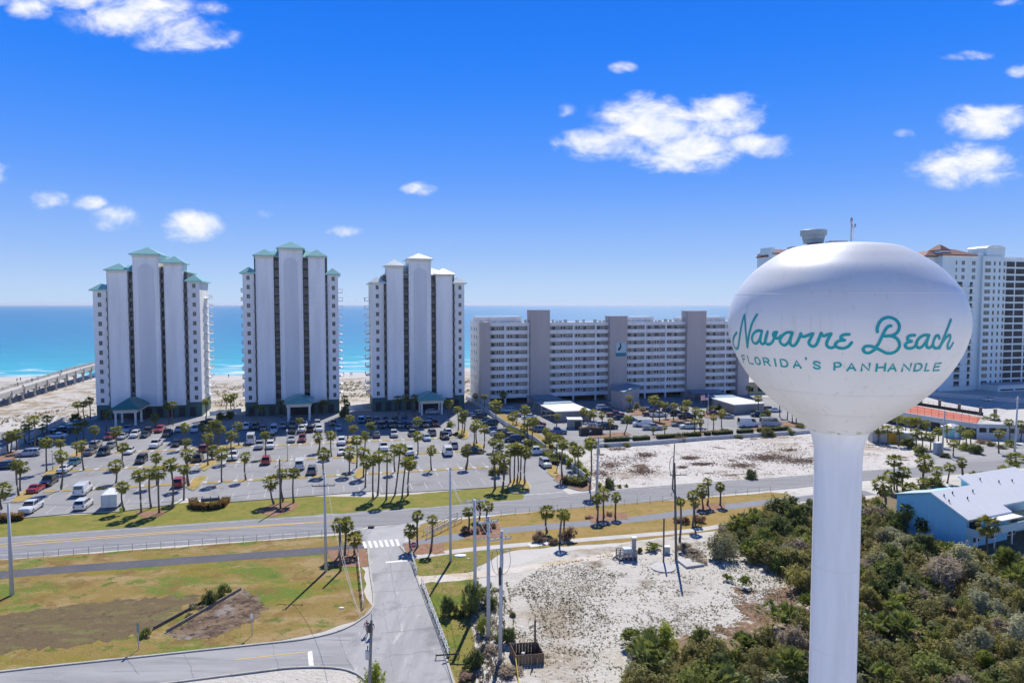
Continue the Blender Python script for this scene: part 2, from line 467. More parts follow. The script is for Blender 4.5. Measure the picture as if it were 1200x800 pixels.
BASIN = ground_mat('mown_basin', [((.14, .10, .055), .12, .40, .60, 8, (1, 2.5, 1)), ((.17, .15, .06), .22, .50, .64, 9, (1, 2.5, 1)), ((.085, .065, .038), 1.2, .53, .70, 7), ((.20, .15, .08), .8, .56, .68, 8), ((.20, .16, .09), 3.0, .57, .72, 6)], (.15, .115, .055), bump=.9, bscale=5.0, bdist=.1)
DIRT = ground_mat('swale_dirt', [((.22, .155, .10), .5, .40, .62, 8), ((.27, .24, .215), .12, .57, .68, 7), ((.055, .038, .028), 1.3, .50, .64, 8), ((.29, .20, .14), 2.2, .58, .72, 6)], (.125, .085, .058), bump=1.0, bscale=3.0, bdist=.2)
MULCH = ground_mat('pine_straw', [((.26, .14, .085), .8, .4, .6, 6), ((.15, .09, .055), 2.5, .5, .7, 6)], (.29, .18, .12), bump=.5)
SCRUB = ground_mat('scrub_soil', [((.22, .15, .10), .4, .4, .6, 7), ((.12, .13, .045), .3, .50, .62, 8), ((.42, .36, .29), .5, .60, .72, 7), ((.08, .07, .04), 1.8, .56, .7, 7)], (.20, .16, .09), bump=.7, bscale=3.0, bdist=.12)
BROWNG = ground_mat('brown_ground_cover', [((.21, .125, .08), .6, .4, .6, 7), ((.30, .21, .145), 1.2, .50, .66, 8), ((.50, .47, .43), .35, .50, .60, 8), ((.12, .085, .05), 2.6, .56, .70, 7), ((.17, .15, .06), .5, .58, .68, 7)], (.25, .165, .11), bump=.9, bscale=3.0, bdist=.15)
ROADM = ground_mat('highway_asphalt', [((.265, .265, .27), .05, .40, .60, 5, (1, 14, 1)), ((.19, .19, .195), .22, .52, .68, 8, (.3, 7, 1)), ((.30, .30, .302), 2.0, .54, .74, 6)], (.235, .235, .24), rough=.85, bump=.15, bscale=20)
LOTM = ground_mat('parking_asphalt', [((.30, .298, .30), .06, .40, .60, 6), ((.205, .205, .212), .14, .53, .68, 8), ((.14, .14, .145), .5, .65, .78, 8), ((.34, .338, .335), 1.8, .56, .76, 6)], (.258, .257, .262), rough=.85, bump=.15, bscale=20)
STREETM = ground_mat('street_asphalt', [((.37, .365, .36), .10, .38, .58, 7, (4, .5, 1)), ((.235, .235, .238), .18, .50, .64, 8), ((.46, .45, .435), .45, .58, .70, 8, (3, .6, 1)), ((.17, .17, .175), 1.1, .62, .78, 8), ((.50, .49, .47), 1.6, .66, .78, 6)], (.305, .303, .303), rough=.88, bump=.2, bscale=15)
STREET2M = ground_mat('lane_asphalt', [((.35, .347, .345), .10, .40, .60, 7, (.5, 3, 1)), ((.23, .23, .233), .3, .52, .68, 8, (.4, 5, 1)), ((.42, .415, .405), 1.1, .60, .78, 8)], (.29, .288, .288), rough=.88, bump=.2, bscale=15)
PATHM = ground_mat('path_asphalt', [((.10, .10, .115), .3, .4, .65, 6), ((.16, .16, .17), 1.4, .56, .72, 7)], (.115, .115, .13), rough=.9, bump=.15, bscale=15)
PATH2M = ground_mat('worn_path_asphalt', [((.24, .245, .265), .3, .4, .65, 6), ((.30, .30, .31), 1.4, .56, .72, 7)], (.22, .225, .24), rough=.9, bump=.15, bscale=15)
CONC = ground_mat('concrete', [((.52, .50, .47), .4, .4, .6, 6), ((.40, .385, .36), 1.5, .56, .72, 7)], (.47, .455, .43), rough=.85, bump=.15, bscale=15)
KERB = ground_mat('kerb_concrete', [((.46, .44, .40), .6, .4, .6, 6), ((.27, .25, .21), 2.0, .54, .70, 7)], (.40, .38, .34), rough=.85, bump=.1, bscale=15)
WHITEL = ground_mat('white_road_paint', [((.50, .50, .49), 1.6, .52, .68, 7)], (.72, .72, .70), rough=.7, bump=0)
YELLOWL = ground_mat('yellow_road_paint', [((.50, .36, .17), 1.2, .50, .68, 7)], (.66, .42, .12), rough=.7, bump=0)
EDGEL = ground_mat('worn_white_paint', [((.34, .345, .35), .9, .40, .62, 7)], (.58, .58, .58), rough=.75, bump=0)

Z1, Z2, Z3, Z4 = .012, .024, .036, .048
# shoreline (local u, v), from far on the one side to far on the other
SHORE = [UV(G(x, y)) for x, y in ((-700, 447), (-300, 444), (65, 441), (260, 440), (415, 437), (548, 431))]
SHORE = [Vector((-3000, SHORE[0].y - 60)), Vector((-1200, SHORE[0].y - 20))] + SHORE + [Vector((180, SHORE[-1].y + 6)), Vector((700, SHORE[-1].y + 30)), Vector((3000, SHORE[-1].y + 90))]
sh = spline([(p.x, p.y) for p in SHORE], 14)
BASEG = ground_mat('white_bounce_sand', [((.54, .52, .48), .03, .42, .60, 7), ((.40, .35, .27), .08, .60, .72, 8), ((.24, .22, .13), .4, .64, .74, 8)], (.50, .475, .43), bump=.6, bscale=2.0, bdist=.15)  # kept bright so unseen ground near the camera bounces fill onto the water tower
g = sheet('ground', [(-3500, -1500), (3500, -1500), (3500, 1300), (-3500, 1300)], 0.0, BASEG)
sheet('scrub_floor', gp((835, 632), (865, 608), (905, 598), (945, 590), (1020, 585), (1045, 575), (1330, 560), (1450, 700), (1400, 905), (725, 905), (735, 860), (738, 790), (748, 752), (800, 748), (870, 745), (940, 742), (950, 700), (920, 666), (880, 655)), Z1, SCRUB, 1.5, .3)

# beach and dunes between the buildings and the water
bx = [XY(p.x, p.y + 14) for p in sh] + [XY(3000, 205), XY(70, 205), XY(-30, 208), XY(-130, 205), XY(-160, 150), XY(-260, 120), XY(-3000, 120)]
sheet('beach', bx, Z1 * .5, SAND)
dn = [XY(p.x, p.y - 22) for p in sh] + [XY(3000, 232), XY(-70, 236), XY(-170, 218), XY(-300, 200), XY(-3000, 200)]
sheet('dunes', dn, Z1, DUNE)

# sea: coloured by how far out it lies (shallow sand bottom to deep water)
def sea_material():
    m = bpy.data.materials.new('sea_water'); t, b = nt(m); NN, LL = t.nodes, t.links
    geo = NN.new('ShaderNodeNewGeometry')
    dt = NN.new('ShaderNodeVectorMath'); dt.operation = 'DOT_PRODUCT'; dt.inputs[1].default_value = (VD.x, VD.y, 0)
    LL.new(geo.outputs['Position'], dt.inputs[0])
    def mp(scale, stretch, det, rough=.6):
        q = NN.new('ShaderNodeMapping'); q.inputs['Rotation'].default_value = (0, 0, -BETA); q.inputs['Scale'].default_value = stretch
        LL.new(geo.outputs['Position'], q.inputs['Vector'])
        z = NN.new('ShaderNodeTexNoise'); z.inputs['Scale'].default_value = scale; z.inputs['Detail'].default_value = det; z.inputs['Roughness'].default_value = rough
        LL.new(q.outputs['Vector'], z.inputs['Vector'])
        return z.outputs['Fac']
    def ma(op, a, b2):
        n = NN.new('ShaderNodeMath'); n.operation = op
        for k, q in enumerate((a, b2)):
            if isinstance(q, (int, float)): n.inputs[k].default_value = q
            else: LL.new(q, n.inputs[k])
        return n.outputs[0]
    wob = mp(.006, (1, 6, 1), 5)
    off = ma('ADD', ma('SUBTRACT', dt.outputs['Value'], 345.0), ma('MULTIPLY', ma('SUBTRACT', wob, .5), 120.0))
    lg = ma('LOGARITHM', ma('MAXIMUM', off, 2.0), 10.0)     # 0.3 .. 4.5
    rp = NN.new('ShaderNodeValToRGB'); e = rp.color_ramp.elements
    stops = [(.0, (.36, .60, .56)), (.25, (.10, .47, .47)), (.40, (.045, .42, .45)), (.50, (.022, .33, .395)), (.58, (.014, .235, .345)), (.66, (.010, .18, .305)), (.80, (.010, .165, .295)), (1.0, (.014, .185, .32))]
    e[0].position = stops[0][0]; e[0].color = (*stops[0][1], 1); e[1].position = 1.0; e[1].color = (*stops[-1][1], 1)
    for p, c in stops[1:-1]:
        q = e.new(p); q.color = (*c, 1)
    LL.new(ma('DIVIDE', lg, 4.3), rp.inputs['Fac'])
    # long swells, streaks of lighter and darker water along the shore
    st = mp(.022, (1, 9, 1), 6)
    mx = NN.new('ShaderNodeMix'); mx.data_type = 'RGBA'; mx.blend_type = 'MULTIPLY'
    mr2 = NN.new('ShaderNodeMapRange'); mr2.inputs['From Min'].default_value = .3; mr2.inputs['From Max'].default_value = .7; mr2.inputs['To Min'].default_value = .72; mr2.inputs['To Max'].default_value = 1.3
    LL.new(st, mr2.inputs['Value'])
    cb = NN.new('ShaderNodeCombineXYZ'); [LL.new(mr2.outputs['Result'], cb.inputs[k]) for k in range(3)]
    mx.inputs['Factor'].default_value = 1.0
    LL.new(rp.outputs['Color'], mx.inputs['A']); LL.new(cb.outputs[0], mx.inputs['B'])
    # foam: two breaker lines and the wash
    fn = mp(.05, (1, 3, 1), 7)
    foam = None
    for c0, wd, th in ((26.0, 12.0, .44), (62.0, 9.0, .50), (4.0, 9.0, .36), (110.0, 7.0, .56)):
        a = ma('SUBTRACT', 1.0, ma('MINIMUM', ma('DIVIDE', ma('ABSOLUTE', ma('SUBTRACT', off, c0), 0), wd), 1.0))
        f = NN.new('ShaderNodeMapRange'); f.inputs['From Min'].default_value = th; f.inputs['From Max'].default_value = th + .1
        LL.new(fn, f.inputs['Value'])
        r = ma('MULTIPLY', a, f.outputs['Result'])
        foam = r if foam is None else ma('MAXIMUM', foam, r)
    fx = NN.new('ShaderNodeMix'); fx.data_type = 'RGBA'; fx.inputs['B'].default_value = (.78, .84, .84, 1)
    LL.new(ma('MINIMUM', ma('MULTIPLY', foam, 1.3), .9), fx.inputs['Factor']); LL.new(mx.outputs['Result'], fx.inputs['A'])
    LL.new(fx.outputs['Result'], b.inputs['Base Color'])
    b.inputs['Roughness'].default_value = .28; b.inputs['Specular IOR Level'].default_value = .35
    bp = NN.new('ShaderNodeBump'); bp.inputs['Strength'].default_value = .30; bp.inputs['Distance'].default_value = 1.0
    wv = ma('ADD', mp(.16, (1, 2.2, 1), 7, .65), ma('MULTIPLY', mp(.035, (1, 3.0, 1), 3), .8))
    LL.new(wv, bp.inputs['Height']); LL.new(bp.outputs['Normal'], b.inputs['Normal'])
    return m
mb = MB()
rows = [[XY(p.x, p.y, Z2) for p in sh]]
for dv in (60, 200, 600, 1500, 4000, 12000, 40000, 90000):
    sc = 1 + dv / 1500.0
    rows.append([XY(p.x * sc, p.y + dv, Z2) for p in sh])
for a, b in zip(rows, rows[1:]):
    for k in range(len(a) - 1): mb.face([a[k], a[k + 1], b[k + 1], b[k]])
struct(mb.build('sea', sea_material()))

# --- lawns and lots
sheet('lawn', gp((-400, 690), (0, 631), (200, 615), (400, 601), (560, 590), (625, 584), (622, 566), (450, 582), (345, 581), (200, 590), (100, 602), (30, 606), (-400, 650)), Z1, LAWN, 1.5, .12)
sheet('grass_verge', gp((-500, 725), (0, 656), (150, 645), (300, 634), (400, 626), (428, 622), (424, 650), (430, 700), (436, 712), (420, 725), (380, 741), (300, 754), (150, 770), (0, 786), (-500, 860)), Z1, DRY, 2.0, .2)
sheet('grass_bank', gp((495, 613), (560, 606), (700, 592), (800, 585), (925, 575), (925, 584), (900, 606), (840, 622), (740, 634), (650, 641), (600, 645), (560, 660), (500, 670), (487, 655), (478, 636)), Z1, TAN, 1.5, .15)
sheet('roadside_grass', gp((482, 653), (560, 645), (600, 642), (560, 665), (548, 690), (552, 730), (556, 780), (560, 860), (545, 860), (530, 790), (500, 700)), Z1 * 1.3, ground_mat('green_verge', [((.13, .17, .02), .16, .46, .58, 8), ((.29, .21, .08), .2, .50, .62, 9), ((.10, .14, .018), .7, .56, .68, 8), ((.31, .25, .14), 1.4, .58, .72, 7), ((.10, .105, .03), 4.0, .57, .70, 6)], (.22, .19, .045), bump=.9, bscale=5.0, bdist=.1), 1.5, .25)
sheet('sandy_lot', gp((590, 668), (640, 648), (720, 639), (790, 630), (835, 628), (870, 650), (925, 668), (960, 690), (950, 740), (850, 745), (745, 745), (738, 800), (735, 870), (560, 870), (575, 800), (590, 760), (588, 710), (568, 690)), Z2, LOT_SAND, 1.2, .35)
sheet('brown_ground_cover', gp((860, 690), (905, 690), (945, 680), (960, 745), (900, 752), (850, 748), (795, 752), (800, 745), (850, 735), (870, 722)), Z2 + .006, BROWNG, .45, .42)
sheet('vacant_sand_lot', gp((655, 562), (690, 540), (700, 527), (800, 519), (900, 512), (1010, 507), (1080, 530), (1075, 545), (1012, 552), (900, 560), (800, 567), (720, 573), (690, 575)), Z2, LOT_SAND2, 1.5, .4)
sheet('sand_track', gp((488, 676), (530, 672), (600, 665), (700, 650), (760, 640), (765, 644), (700, 656), (600, 672), (530, 681), (490, 684)), Z2 + .01, ground_mat('track_sand', [((.60, .55, .49), .4, .4, .6, 7), ((.50, .40, .27), .25, .5, .65, 7), ((.36, .28, .16), 1.2, .6, .72, 7)], (.56, .49, .40), bump=.4), .8, .12)
sheet('basin', gp((-120, 735), (-20, 724), (100, 707), (215, 697), (238, 697), (215, 712), (180, 736), (160, 746), (100, 756), (0, 764), (-120, 778)), Z2, BASIN, .5, .38)
sheet('swale', gp((195, 742), (283, 691), (300, 698), (312, 712), (300, 726), (270, 740), (235, 749), (205, 750)), Z2 + .004, DIRT, .35, .3)
sheet('sand_patch', gp((205, 802), (240, 795), (300, 790), (345, 785), (392, 785), (422, 792), (436, 806), (430, 880), (150, 880)), Z2, LOT_SAND, .8, .1)
for k, poly in enumerate((((384, 645), (428, 642), (434, 656), (430, 664), (392, 664)), ((472, 638), (520, 636), (522, 648), (478, 650)), ((540, 620), (585, 613), (590, 628), (545, 632)), ((300, 598), (330, 588), (350, 590), (345, 597), (318, 606)), ((690, 603), (735, 600), (735, 608), (692, 613)), ((815, 592), (850, 588), (850, 596), (818, 600)), ((160, 600), (190, 597), (195, 603), (170, 607)), ((-30, 552), (10, 530), (28, 528), (22, 536), (5, 545), (-20, 560)))):
    sheet('mulch_bed', gp(*poly), Z3, MULCH, .6, .15)

# --- roads
hw_top = gp((-700, 690), (-300, 655), (0, 629.5), (100, 622), (200, 615), (300, 608), (400, 601.5), (500, 594.5), (600, 586), (700, 575.5), (800, 567), (900, 560), (1012, 551.5), (1090, 546), (1200, 538), (1500, 519))
hw_bot = gp((1500, 535), (1200, 548), (1100, 557), (1012, 563), (930, 572), (850, 579), (750, 589), (650, 597), (535, 606), (480, 613), (430, 617), (400, 624), (300, 632.5), (200, 639), (100, 647), (0, 655), (-300, 682), (-700, 722))
sheet('highway', hw_top + hw_bot, Z3, ROADM)
lot = gp((-260, 640), (22, 607), (87, 601), (140, 599), (200, 591), (214, 583), (266, 588), (345, 582), (435, 575), (445, 578), (500, 575), (570, 571), (600, 568), (617, 575), (612, 586), (668, 580), (655, 571), (690, 563), (655, 536), (625, 516), (571, 484), (548, 468), (520, 478), (100, 492), (78, 495), (0, 534), (-260, 600))
sheet('parking_lot', lot, Z2 + .006, LOTM)
lot2 = gp((572, 480), (600, 498), (628, 514), (660, 528), (690, 523), (800, 514), (928, 507), (1000, 500), (960, 470), (870, 463), (580, 470))
sheet('condominium_parking_lot', lot2, Z2 + .008, LOTM)
street = gp((417, 621), (431, 642), (434, 670), (439, 706), (437, 720), (428, 735), (415, 745), (400, 760), (425, 800), (440, 900), (565, 900), (530, 800), (515, 750), (496, 700), (480, 657), (468, 638), (478, 620), (500, 610))
sheet('side_street', street, Z3 + .004, STREETM)
lane = gp((-300, 823), (0, 787), (150, 771), (300, 755), (360, 748), (400, 738), (425, 723), (437, 709), (445, 740), (450, 800), (436, 806), (418, 790), (390, 783), (340, 783), (300, 788), (207, 800), (0, 826), (-300, 870))
sheet('cross_lane', lane, Z3, STREET2M)
sheet('driveway', gp((1075, 545), (1080, 528), (1130, 520), (1200, 522), (1300, 530), (1300, 540), (1200, 541)), Z2, STREET2M)
sheet('side_road', gp((-300, 520), (0, 506), (75, 500), (78, 503), (20, 520), (-10, 540), (-300, 570)), Z2, ROADM)
pl = spline([G(a, b) for a, b in ((-300, 707), (0, 673.5), (150, 661.5), (300, 650.5), (375, 645), (430, 640))], 5)
band('bike_path', pl, 2.7, Z2, PATHM)
pr = spline([G(a, b) for a, b in ((472, 640), (540, 628), (600, 620.5), (750, 607.5), (850, 594), (930, 585), (1020, 577))], 5)
band('bike_path', pr, 2.7, Z2, PATH2M)
sw = spline([G(a, b) for a, b in ((482, 653), (540, 645), (600, 639), (700, 631), (750, 627), (800, 622.5), (840, 617), (890, 606), (950, 594))], 5)
band('sidewalk', sw, 1.5, Z2 + .004, CONC)
sheet('road_shoulder', gp((905, 577), (1012, 564), (1100, 558), (1200, 550), (1200, 556), (1100, 565), (1012, 573), (950, 580)), Z2, ground_mat('pale_shoulder', [((.58, .55, .50), .5, .4, .6, 6)], (.50, .47, .42)))
# concrete apron of the street and road pads
sheet('concrete_apron', gp((425, 640), (436, 621), (470, 616), (505, 607), (500, 612), (485, 618), (476, 628), (470, 640)), Z4, ground_mat('apron', [((.38, .38, .38), .3, .4, .6, 7), ((.30, .30, .31), 1.0, .55, .7, 7)], (.42, .415, .40)), .8, .05)

# kerbs
for pts in (((22, 607.5), (87, 601.5), (140, 599.5), (200, 591.5)), ((267, 588.5), (345, 582.5), (435, 575.5)), ((446, 578.5), (500, 575.5), (570, 571.5), (600, 568.5))):
    band('kerb', gp(*pts), .18, Z2, KERB, .12)
band('kerb', spline(gp((431, 642), (434, 670), (438, 700), (436, 714), (425, 724.5), (400, 738.5), (360, 748.5), (300, 755.5), (150, 771.5), (0, 787.5), (-300, 824)), 4), .22, Z2, KERB, .13)
band('kerb', spline(gp((469, 640), (481, 658), (497, 700), (516, 750), (531, 798), (566, 900)), 4), .22, Z2, KERB, .13)
band('kerb', spline(gp((-100, 838), (100, 813), (207, 799.5), (300, 787.5), (345, 782.5), (390, 782.5), (418, 789.5), (436, 806)), 4), .2, Z2, KERB, .13)

# painted markings
def line_between(top, bot, f, name, mat, x0, x1, w=.14, z=Z4 + .006, dash=None):
    """line that keeps its place between the two edges of the highway"""
    pts = []
    for k in range(0, 61):
        px = x0 + (x1 - x0) * k / 60.0
        yt = interp(top, px); yb = interp(bot, px)
        pts.append(G(px, yt + (yb - yt) * f(px)))
    if not dash: return band(name, pts, w, z, mat)
    mb = MB()
    acc2 = 0; seg = []
    for a, b in zip(pts, pts[1:]):
        n = max(1, int((b - a).length / .5))
        for j in range(n):
            q = a.lerp(b, j / n); acc2 += (b - a).length / n
            if acc2 % sum(dash) < dash[0]: seg.append(q)
            elif len(seg) > 2: add_band(mb, seg, w, z); seg = []
            else: seg = []
    o = mb.build(name, mat); struct(o); return o
TOPL = [(-300, 655), (0, 629.5), (100, 622), (200, 615), (300, 608), (400, 601.5), (500, 594.5), (600, 586), (700, 575.5), (800, 567), (900, 560), (1012, 551.5), (1090, 546), (1200, 538)]
BOTL = [(-300, 682), (0, 655), (100, 647), (200, 639), (300, 632.5), (400, 625), (430, 621), (480, 613), (535, 606), (650, 597), (750, 589), (850, 579), (930, 572), (1012, 563), (1100, 557), (1200, 548)]
def interp(tb, x):
    for (a, ya), (b, yb) in zip(tb, tb[1:]):
        if a <= x <= b: return ya + (yb - ya) * (x - a) / (b - a)
    return tb[-1][1]
line_between(TOPL, BOTL, lambda x: .07, 'road_marking', EDGEL, -290, 600, .18)
line_between(TOPL, BOTL, lambda x: .84, 'road_marking', EDGEL, -290, 425, .18)
line_between(TOPL, BOTL, lambda x: .32 + .00005 * x, 'road_marking', YELLOWL, -290, 413, .26)
line_between(TOPL, BOTL, lambda x: .44 - .00022 * x if x > 0 else .44, 'road_marking', YELLOWL, -290, 413, .26)
line_between(TOPL, BOTL, lambda x: .42, 'road_marking', ground_mat('faded_yellow', [((.22, .22, .23), 1.0, .44, .6, 7)], (.48, .36, .20), bump=0), 520, 1090, .16, dash=(3, 6))
line_between(TOPL, BOTL, lambda x: .10, 'road_marking', EDGEL, 600, 1080, .14)
line_between(TOPL, BOTL, lambda x: .88, 'road_marking', EDGEL, 540, 1080, .14)
band('road_marking', gp((612, 580), (640, 578.5), (661, 576.5)), .4, Z4 + .006, EDGEL)          # stop line of the lot entrance
mb = MB()                                                                                    # crosswalk bars
for k in range(7):
    x0 = 426 + k * 6.4; y0 = 634.5 - k * .45
    add_band(mb, gp((x0, y0), (x0 + 3.0, y0 + 8)), .42, Z4 + .012)
struct(mb.build('crosswalk', WHITEL))
band('road_marking', gp((452, 659), (479, 656.5)), .55, Z4 + .006, WHITEL)
band('road_marking', gp((275, 773), (320, 768.2), (361, 763.8)), .14, Z4, YELLOWL)
band('road_marking', gp((363, 763), (365, 781)), .45, Z4, WHITEL)
sheet('sidewalk_slab', gp((618, 637), (640, 635), (645, 638), (622, 641)), Z3, ground_mat('pale_concrete', [((.62, .61, .58), .8, .4, .6, 6)], (.66, .65, .62)))

# thin sea haze
m = bpy.data.materials.new('haze_air'); m.use_nodes = True; t_ = m.node_tree
t_.nodes.remove(t_.nodes['Principled BSDF'])
pv = t_.nodes.new('ShaderNodeVolumePrincipled'); pv.inputs['Color'].default_value = (.86, .92, 1.0, 1); pv.inputs['Density'].default_value = HAZE; pv.inputs['Anisotropy'].default_value = .2
t_.links.new(pv.outputs['Volume'], t_.nodes['Material Output'].inputs['Volume'])
if HAZE:
    mb = MB(); mb.box(-95000, 95000, -2500, 95000, -1.0, 75.0); o_ = mb.build('haze', m); stuff(o_)

# sealed cracks and seams on the street and the highway
TAR = ground_mat('crack_sealer', [((.29, .29, .29), .5, .42, .60, 6)], (.19, .19, .195), rough=.8, bump=0)
rk = random.Random(9); mb = MB()
for (xa, ya), (xb, yb) in (((436, 672), (481, 668)), ((437, 694), (495, 690)), ((441, 716), (500, 708)), ((446, 742), (511, 736)), ((452, 770), (520, 760)), ((455, 645), (463, 700)), ((463, 700), (470, 742)), ((448, 705), (462, 798)), ((150, 772), (162, 790)), ((215, 764), (228, 796)), ((318, 754), (328, 786)), ((396, 745), (412, 784)), ((0, 640), (60, 638)), ((120, 628), (128, 644)), ((240, 614), (250, 635)), ((520, 596), (526, 606)), ((640, 585), (700, 580)), ((742, 574), (752, 588)), ((860, 565), (872, 577)), ((560, 598), (610, 595))):
    A_, B_ = G(xa, ya), G(xb, yb); n = max(4, int((B_ - A_).length / .8)); q = []
    for k in range(n + 1): q.append(A_.lerp(B_, k / n) + Vector((rk.gauss(0, .07), rk.gauss(0, .07), 0)))
    add_band(mb, q, rk.uniform(.03, .06), Z4 + .003)
struct(mb.build('crack_seal', TAR))
# ---------------------------------------------------------------- parking rows: wheel-stop islands and stall lines
GRASSI = ground_mat('island_grass', [((.42, .28, .10), .5, .40, .62, 7), ((.20, .21, .05), .5, .52, .66, 7), ((.44, .33, .18), 1.8, .56, .72, 7)], (.33, .25, .08), bump=.5, bscale=7)
def row_v(pts):
    q = [UV(G(a, b)) for a, b in pts]
    # straight line v = a + k u through the row
    n = len(q); su = sum(p.x for p in q); sv = sum(p.y for p in q); suu = sum(p.x * p.x for p in q); suv = sum(p.x * p.y for p in q)
    k = (n * suv - su * sv) / (n * suu - su * su); a = (sv - k * su) / n
    return a, k
ROWS = [
    ([(50, 576), (71, 574), (106, 572), (165, 570), (197, 569), (244, 566), (291, 563), (365, 559), (392, 557), (435, 555), (491, 552), (517, 550), (569, 547)], 52, 573),
    ([(59, 554), (87, 551), (116, 549), (161, 548), (190, 546), (242, 543), (284, 542), (325, 540), (364, 538), (390, 536), (465, 532), (506, 531), (537, 529)], 60, 545),
    ([(87, 532), (132, 530), (165, 529), (192, 528), (210, 527), (256, 526), (281, 524), (327, 522), (362, 521), (386, 519), (444, 517), (477, 515), (512, 514), (539, 511)], 88, 542)]
PITCH_ST = 2.75
for pts, x0, x1 in ROWS:
    a, k = row_v(pts)
    u0 = UV(G(x0, interp(pts, x0))).x; u1 = UV(G(x1, interp(pts, x1))).x
    mb = MB(); pads = MB(); ln = MB()
    u = u0; r = random.Random(int(x0 * 7))
    while u < u1 - 2:
        v = a + k * u
        mb.prism([XY(u + .1, v - .75), XY(u + 1.95, v - .75 + k * 1.9), XY(u + 1.95, v + .75 + k * 1.9), XY(u + .1, v + .75)], Z2, Z2 + .04 + r.random() * .02)
        pads.prism([XY(u + 2.0, v - .55), XY(u + 2.8, v - .8), XY(u + 2.8, v + .8), XY(u + 2.0, v + .8)], Z2, Z2 + .075)
        for s in (-1, 1):
            add_band(ln, [XY(u + 2.35, v + s * .9), XY(u + 2.35, v + s * (5.2 - r.random() * .8))], .10, Z3)
        u += PITCH_ST
    struct(mb.build('island_strip', GRASSI)); struct(pads.build('wheel_stop_strip', CONC)); struct(ln.build('parking_line', EDGEL))
ln = MB()                                                     # stalls along the lawn edge and in front of the towers
for pts, side, ln_len in (([(30, 604), (140, 597.5), (198, 590)], 1, 4.6), ([(270, 586), (345, 580), (433, 573.5)], 1, 4.6), ([(448, 576), (500, 573.5), (600, 566)], 1, 4.6), ([(150, 512), (260, 505), (400, 499)], 1, 5), ([(425, 497), (520, 496)], 1, 5)):
    A, B = UV(G(*pts[0])), UV(G(*pts[-1]))
    u = A.x
    while u < B.x:
        v = A.y + (B.y - A.y) * (u - A.x) / (B.x - A.x)
        add_band(ln, [XY(u, v), XY(u, v + ln_len)], .10, Z3)
        u += PITCH_ST
for pts in (([(700, 512), (760, 508)]), ([(700, 489), (760, 486)]), ([(775, 505), (840, 500)])):
    A, B = UV(G(*pts[0])), UV(G(*pts[-1])); u = A.x
    while u < B.x:
        v = A.y + (B.y - A.y) * (u - A.x) / (B.x - A.x)
        add_band(ln, [XY(u, v), XY(u, v + 5)], .10, Z3); u += PITCH_ST
struct(ln.build('parking_line', EDGEL))
def island(pts, mat=None, rim=True):
    P = smooth_poly([(p.x, p.y) for p in spline([G(*q) for q in pts + pts[:1]], 5)][:-1], 1, 0)
    mb = MB()
    if rim: mb.prism(P, Z2, Z2 + .13); struct(mb.build('island_kerb', KERB))
    c = sum((Vector(p) for p in P), Vector((0, 0))) / len(P)
    Q = [c + (Vector(p) - c) * (1 - .22 / max(.5, (Vector(p) - c).length)) for p in P]
    mb = MB(); mb.prism(Q, Z2 + .01, Z2 + .17); struct(mb.build('grass_island', mat or GRASSI))
for pts in ([(219, 572), (226, 562), (236, 558), (243, 559), (238, 565), (232, 572), (226, 575)], [(232, 549), (240, 543), (252, 538), (254, 543), (246, 548), (240, 552)],
            [(413, 558), (419, 551), (426, 549), (429, 552), (426, 558), (421, 562)], [(408, 541), (413, 536), (420, 533), (421, 538), (416, 543)], [(404, 520), (409, 514), (416, 513), (416, 518), (410, 523)],
            [(252, 529), (258, 523), (282, 521), (286, 524), (268, 528)], [(80, 535), (92, 527), (104, 524), (104, 528), (92, 536)], [(48, 558), (60, 550), (74, 544), (80, 546), (66, 555), (58, 559)],
            [(12, 589), (25, 577), (40, 569), (50, 570), (42, 579), (28, 588)], [(545, 528), (552, 520), (560, 519), (568, 524), (562, 531), (550, 532)], [(534, 508), (540, 503), (548, 505), (549, 513), (541, 515)],
            [(572, 551), (580, 547), (594, 549), (596, 553), (585, 556)], [(595, 569), (602, 561), (614, 562), (622, 570), (618, 577), (600, 578)], [(640, 540), (653, 548), (655, 556), (650, 560), (640, 552)]):
    island(pts)
island([(648, 562), (655, 556), (668, 560), (690, 566), (694, 573), (680, 575), (662, 570)], MULCH)
for pts in ([(570, 482), (590, 492), (610, 508), (630, 520), (642, 526), (650, 522), (630, 508), (605, 493), (584, 482)],): island(pts, TAN)
for pts in ([(762, 493), (800, 490), (815, 494), (812, 498), (770, 499)], [(690, 510), (730, 507), (738, 510), (694, 514)], [(764, 510), (782, 509), (784, 511), (766, 513)], [(808, 507), (850, 503), (853, 506), (812, 511)], [(880, 502), (898, 500), (898, 503), (882, 505)], [(738, 483), (760, 478), (775, 480), (770, 484), (742, 487)], [(900, 492), (945, 497), (940, 502), (925, 500), (902, 496)], [(822, 486), (850, 482), (856, 486), (830, 490)]):
    island(pts, MULCH)

# ---------------------------------------------------------------- building materials
STUCCO = paint('white_stucco', (.80, .80, .79), rough=.8, var=.11, scale=.35, stretch=(1, 1, .12), spec=.2)
STUCCO_C = paint('cream_stucco', (.70, .665, .59), rough=.8, var=.07, scale=.35, stretch=(1, 1, .12), spec=.2)
RECESS = paint('arched_panel_stucco', (.655, .67, .685), rough=.8, var=.06, scale=.35, stretch=(1, 1, .12), spec=.2)
TEAL = paint('teal_metal_roof', (.10, .36, .34), rough=.32, var=.18, scale=.8, spec=.5, stretch=(3, 3, .5))
TEALP = paint('pale_teal_metal_roof', (.28, .52, .48), rough=.28, var=.14, scale=.8, spec=.6, stretch=(3, 3, .5))
TEALD = paint('dark_teal_metal_roof', (.03, .19, .19), rough=.4, var=.2, scale=.8, spec=.4, stretch=(3, 3, .5))
GREENB = paint('green_painted_base', (.07, .14, .135), rough=.7, var=.15, scale=.5)
GLASS = glass_mat('window_glass')
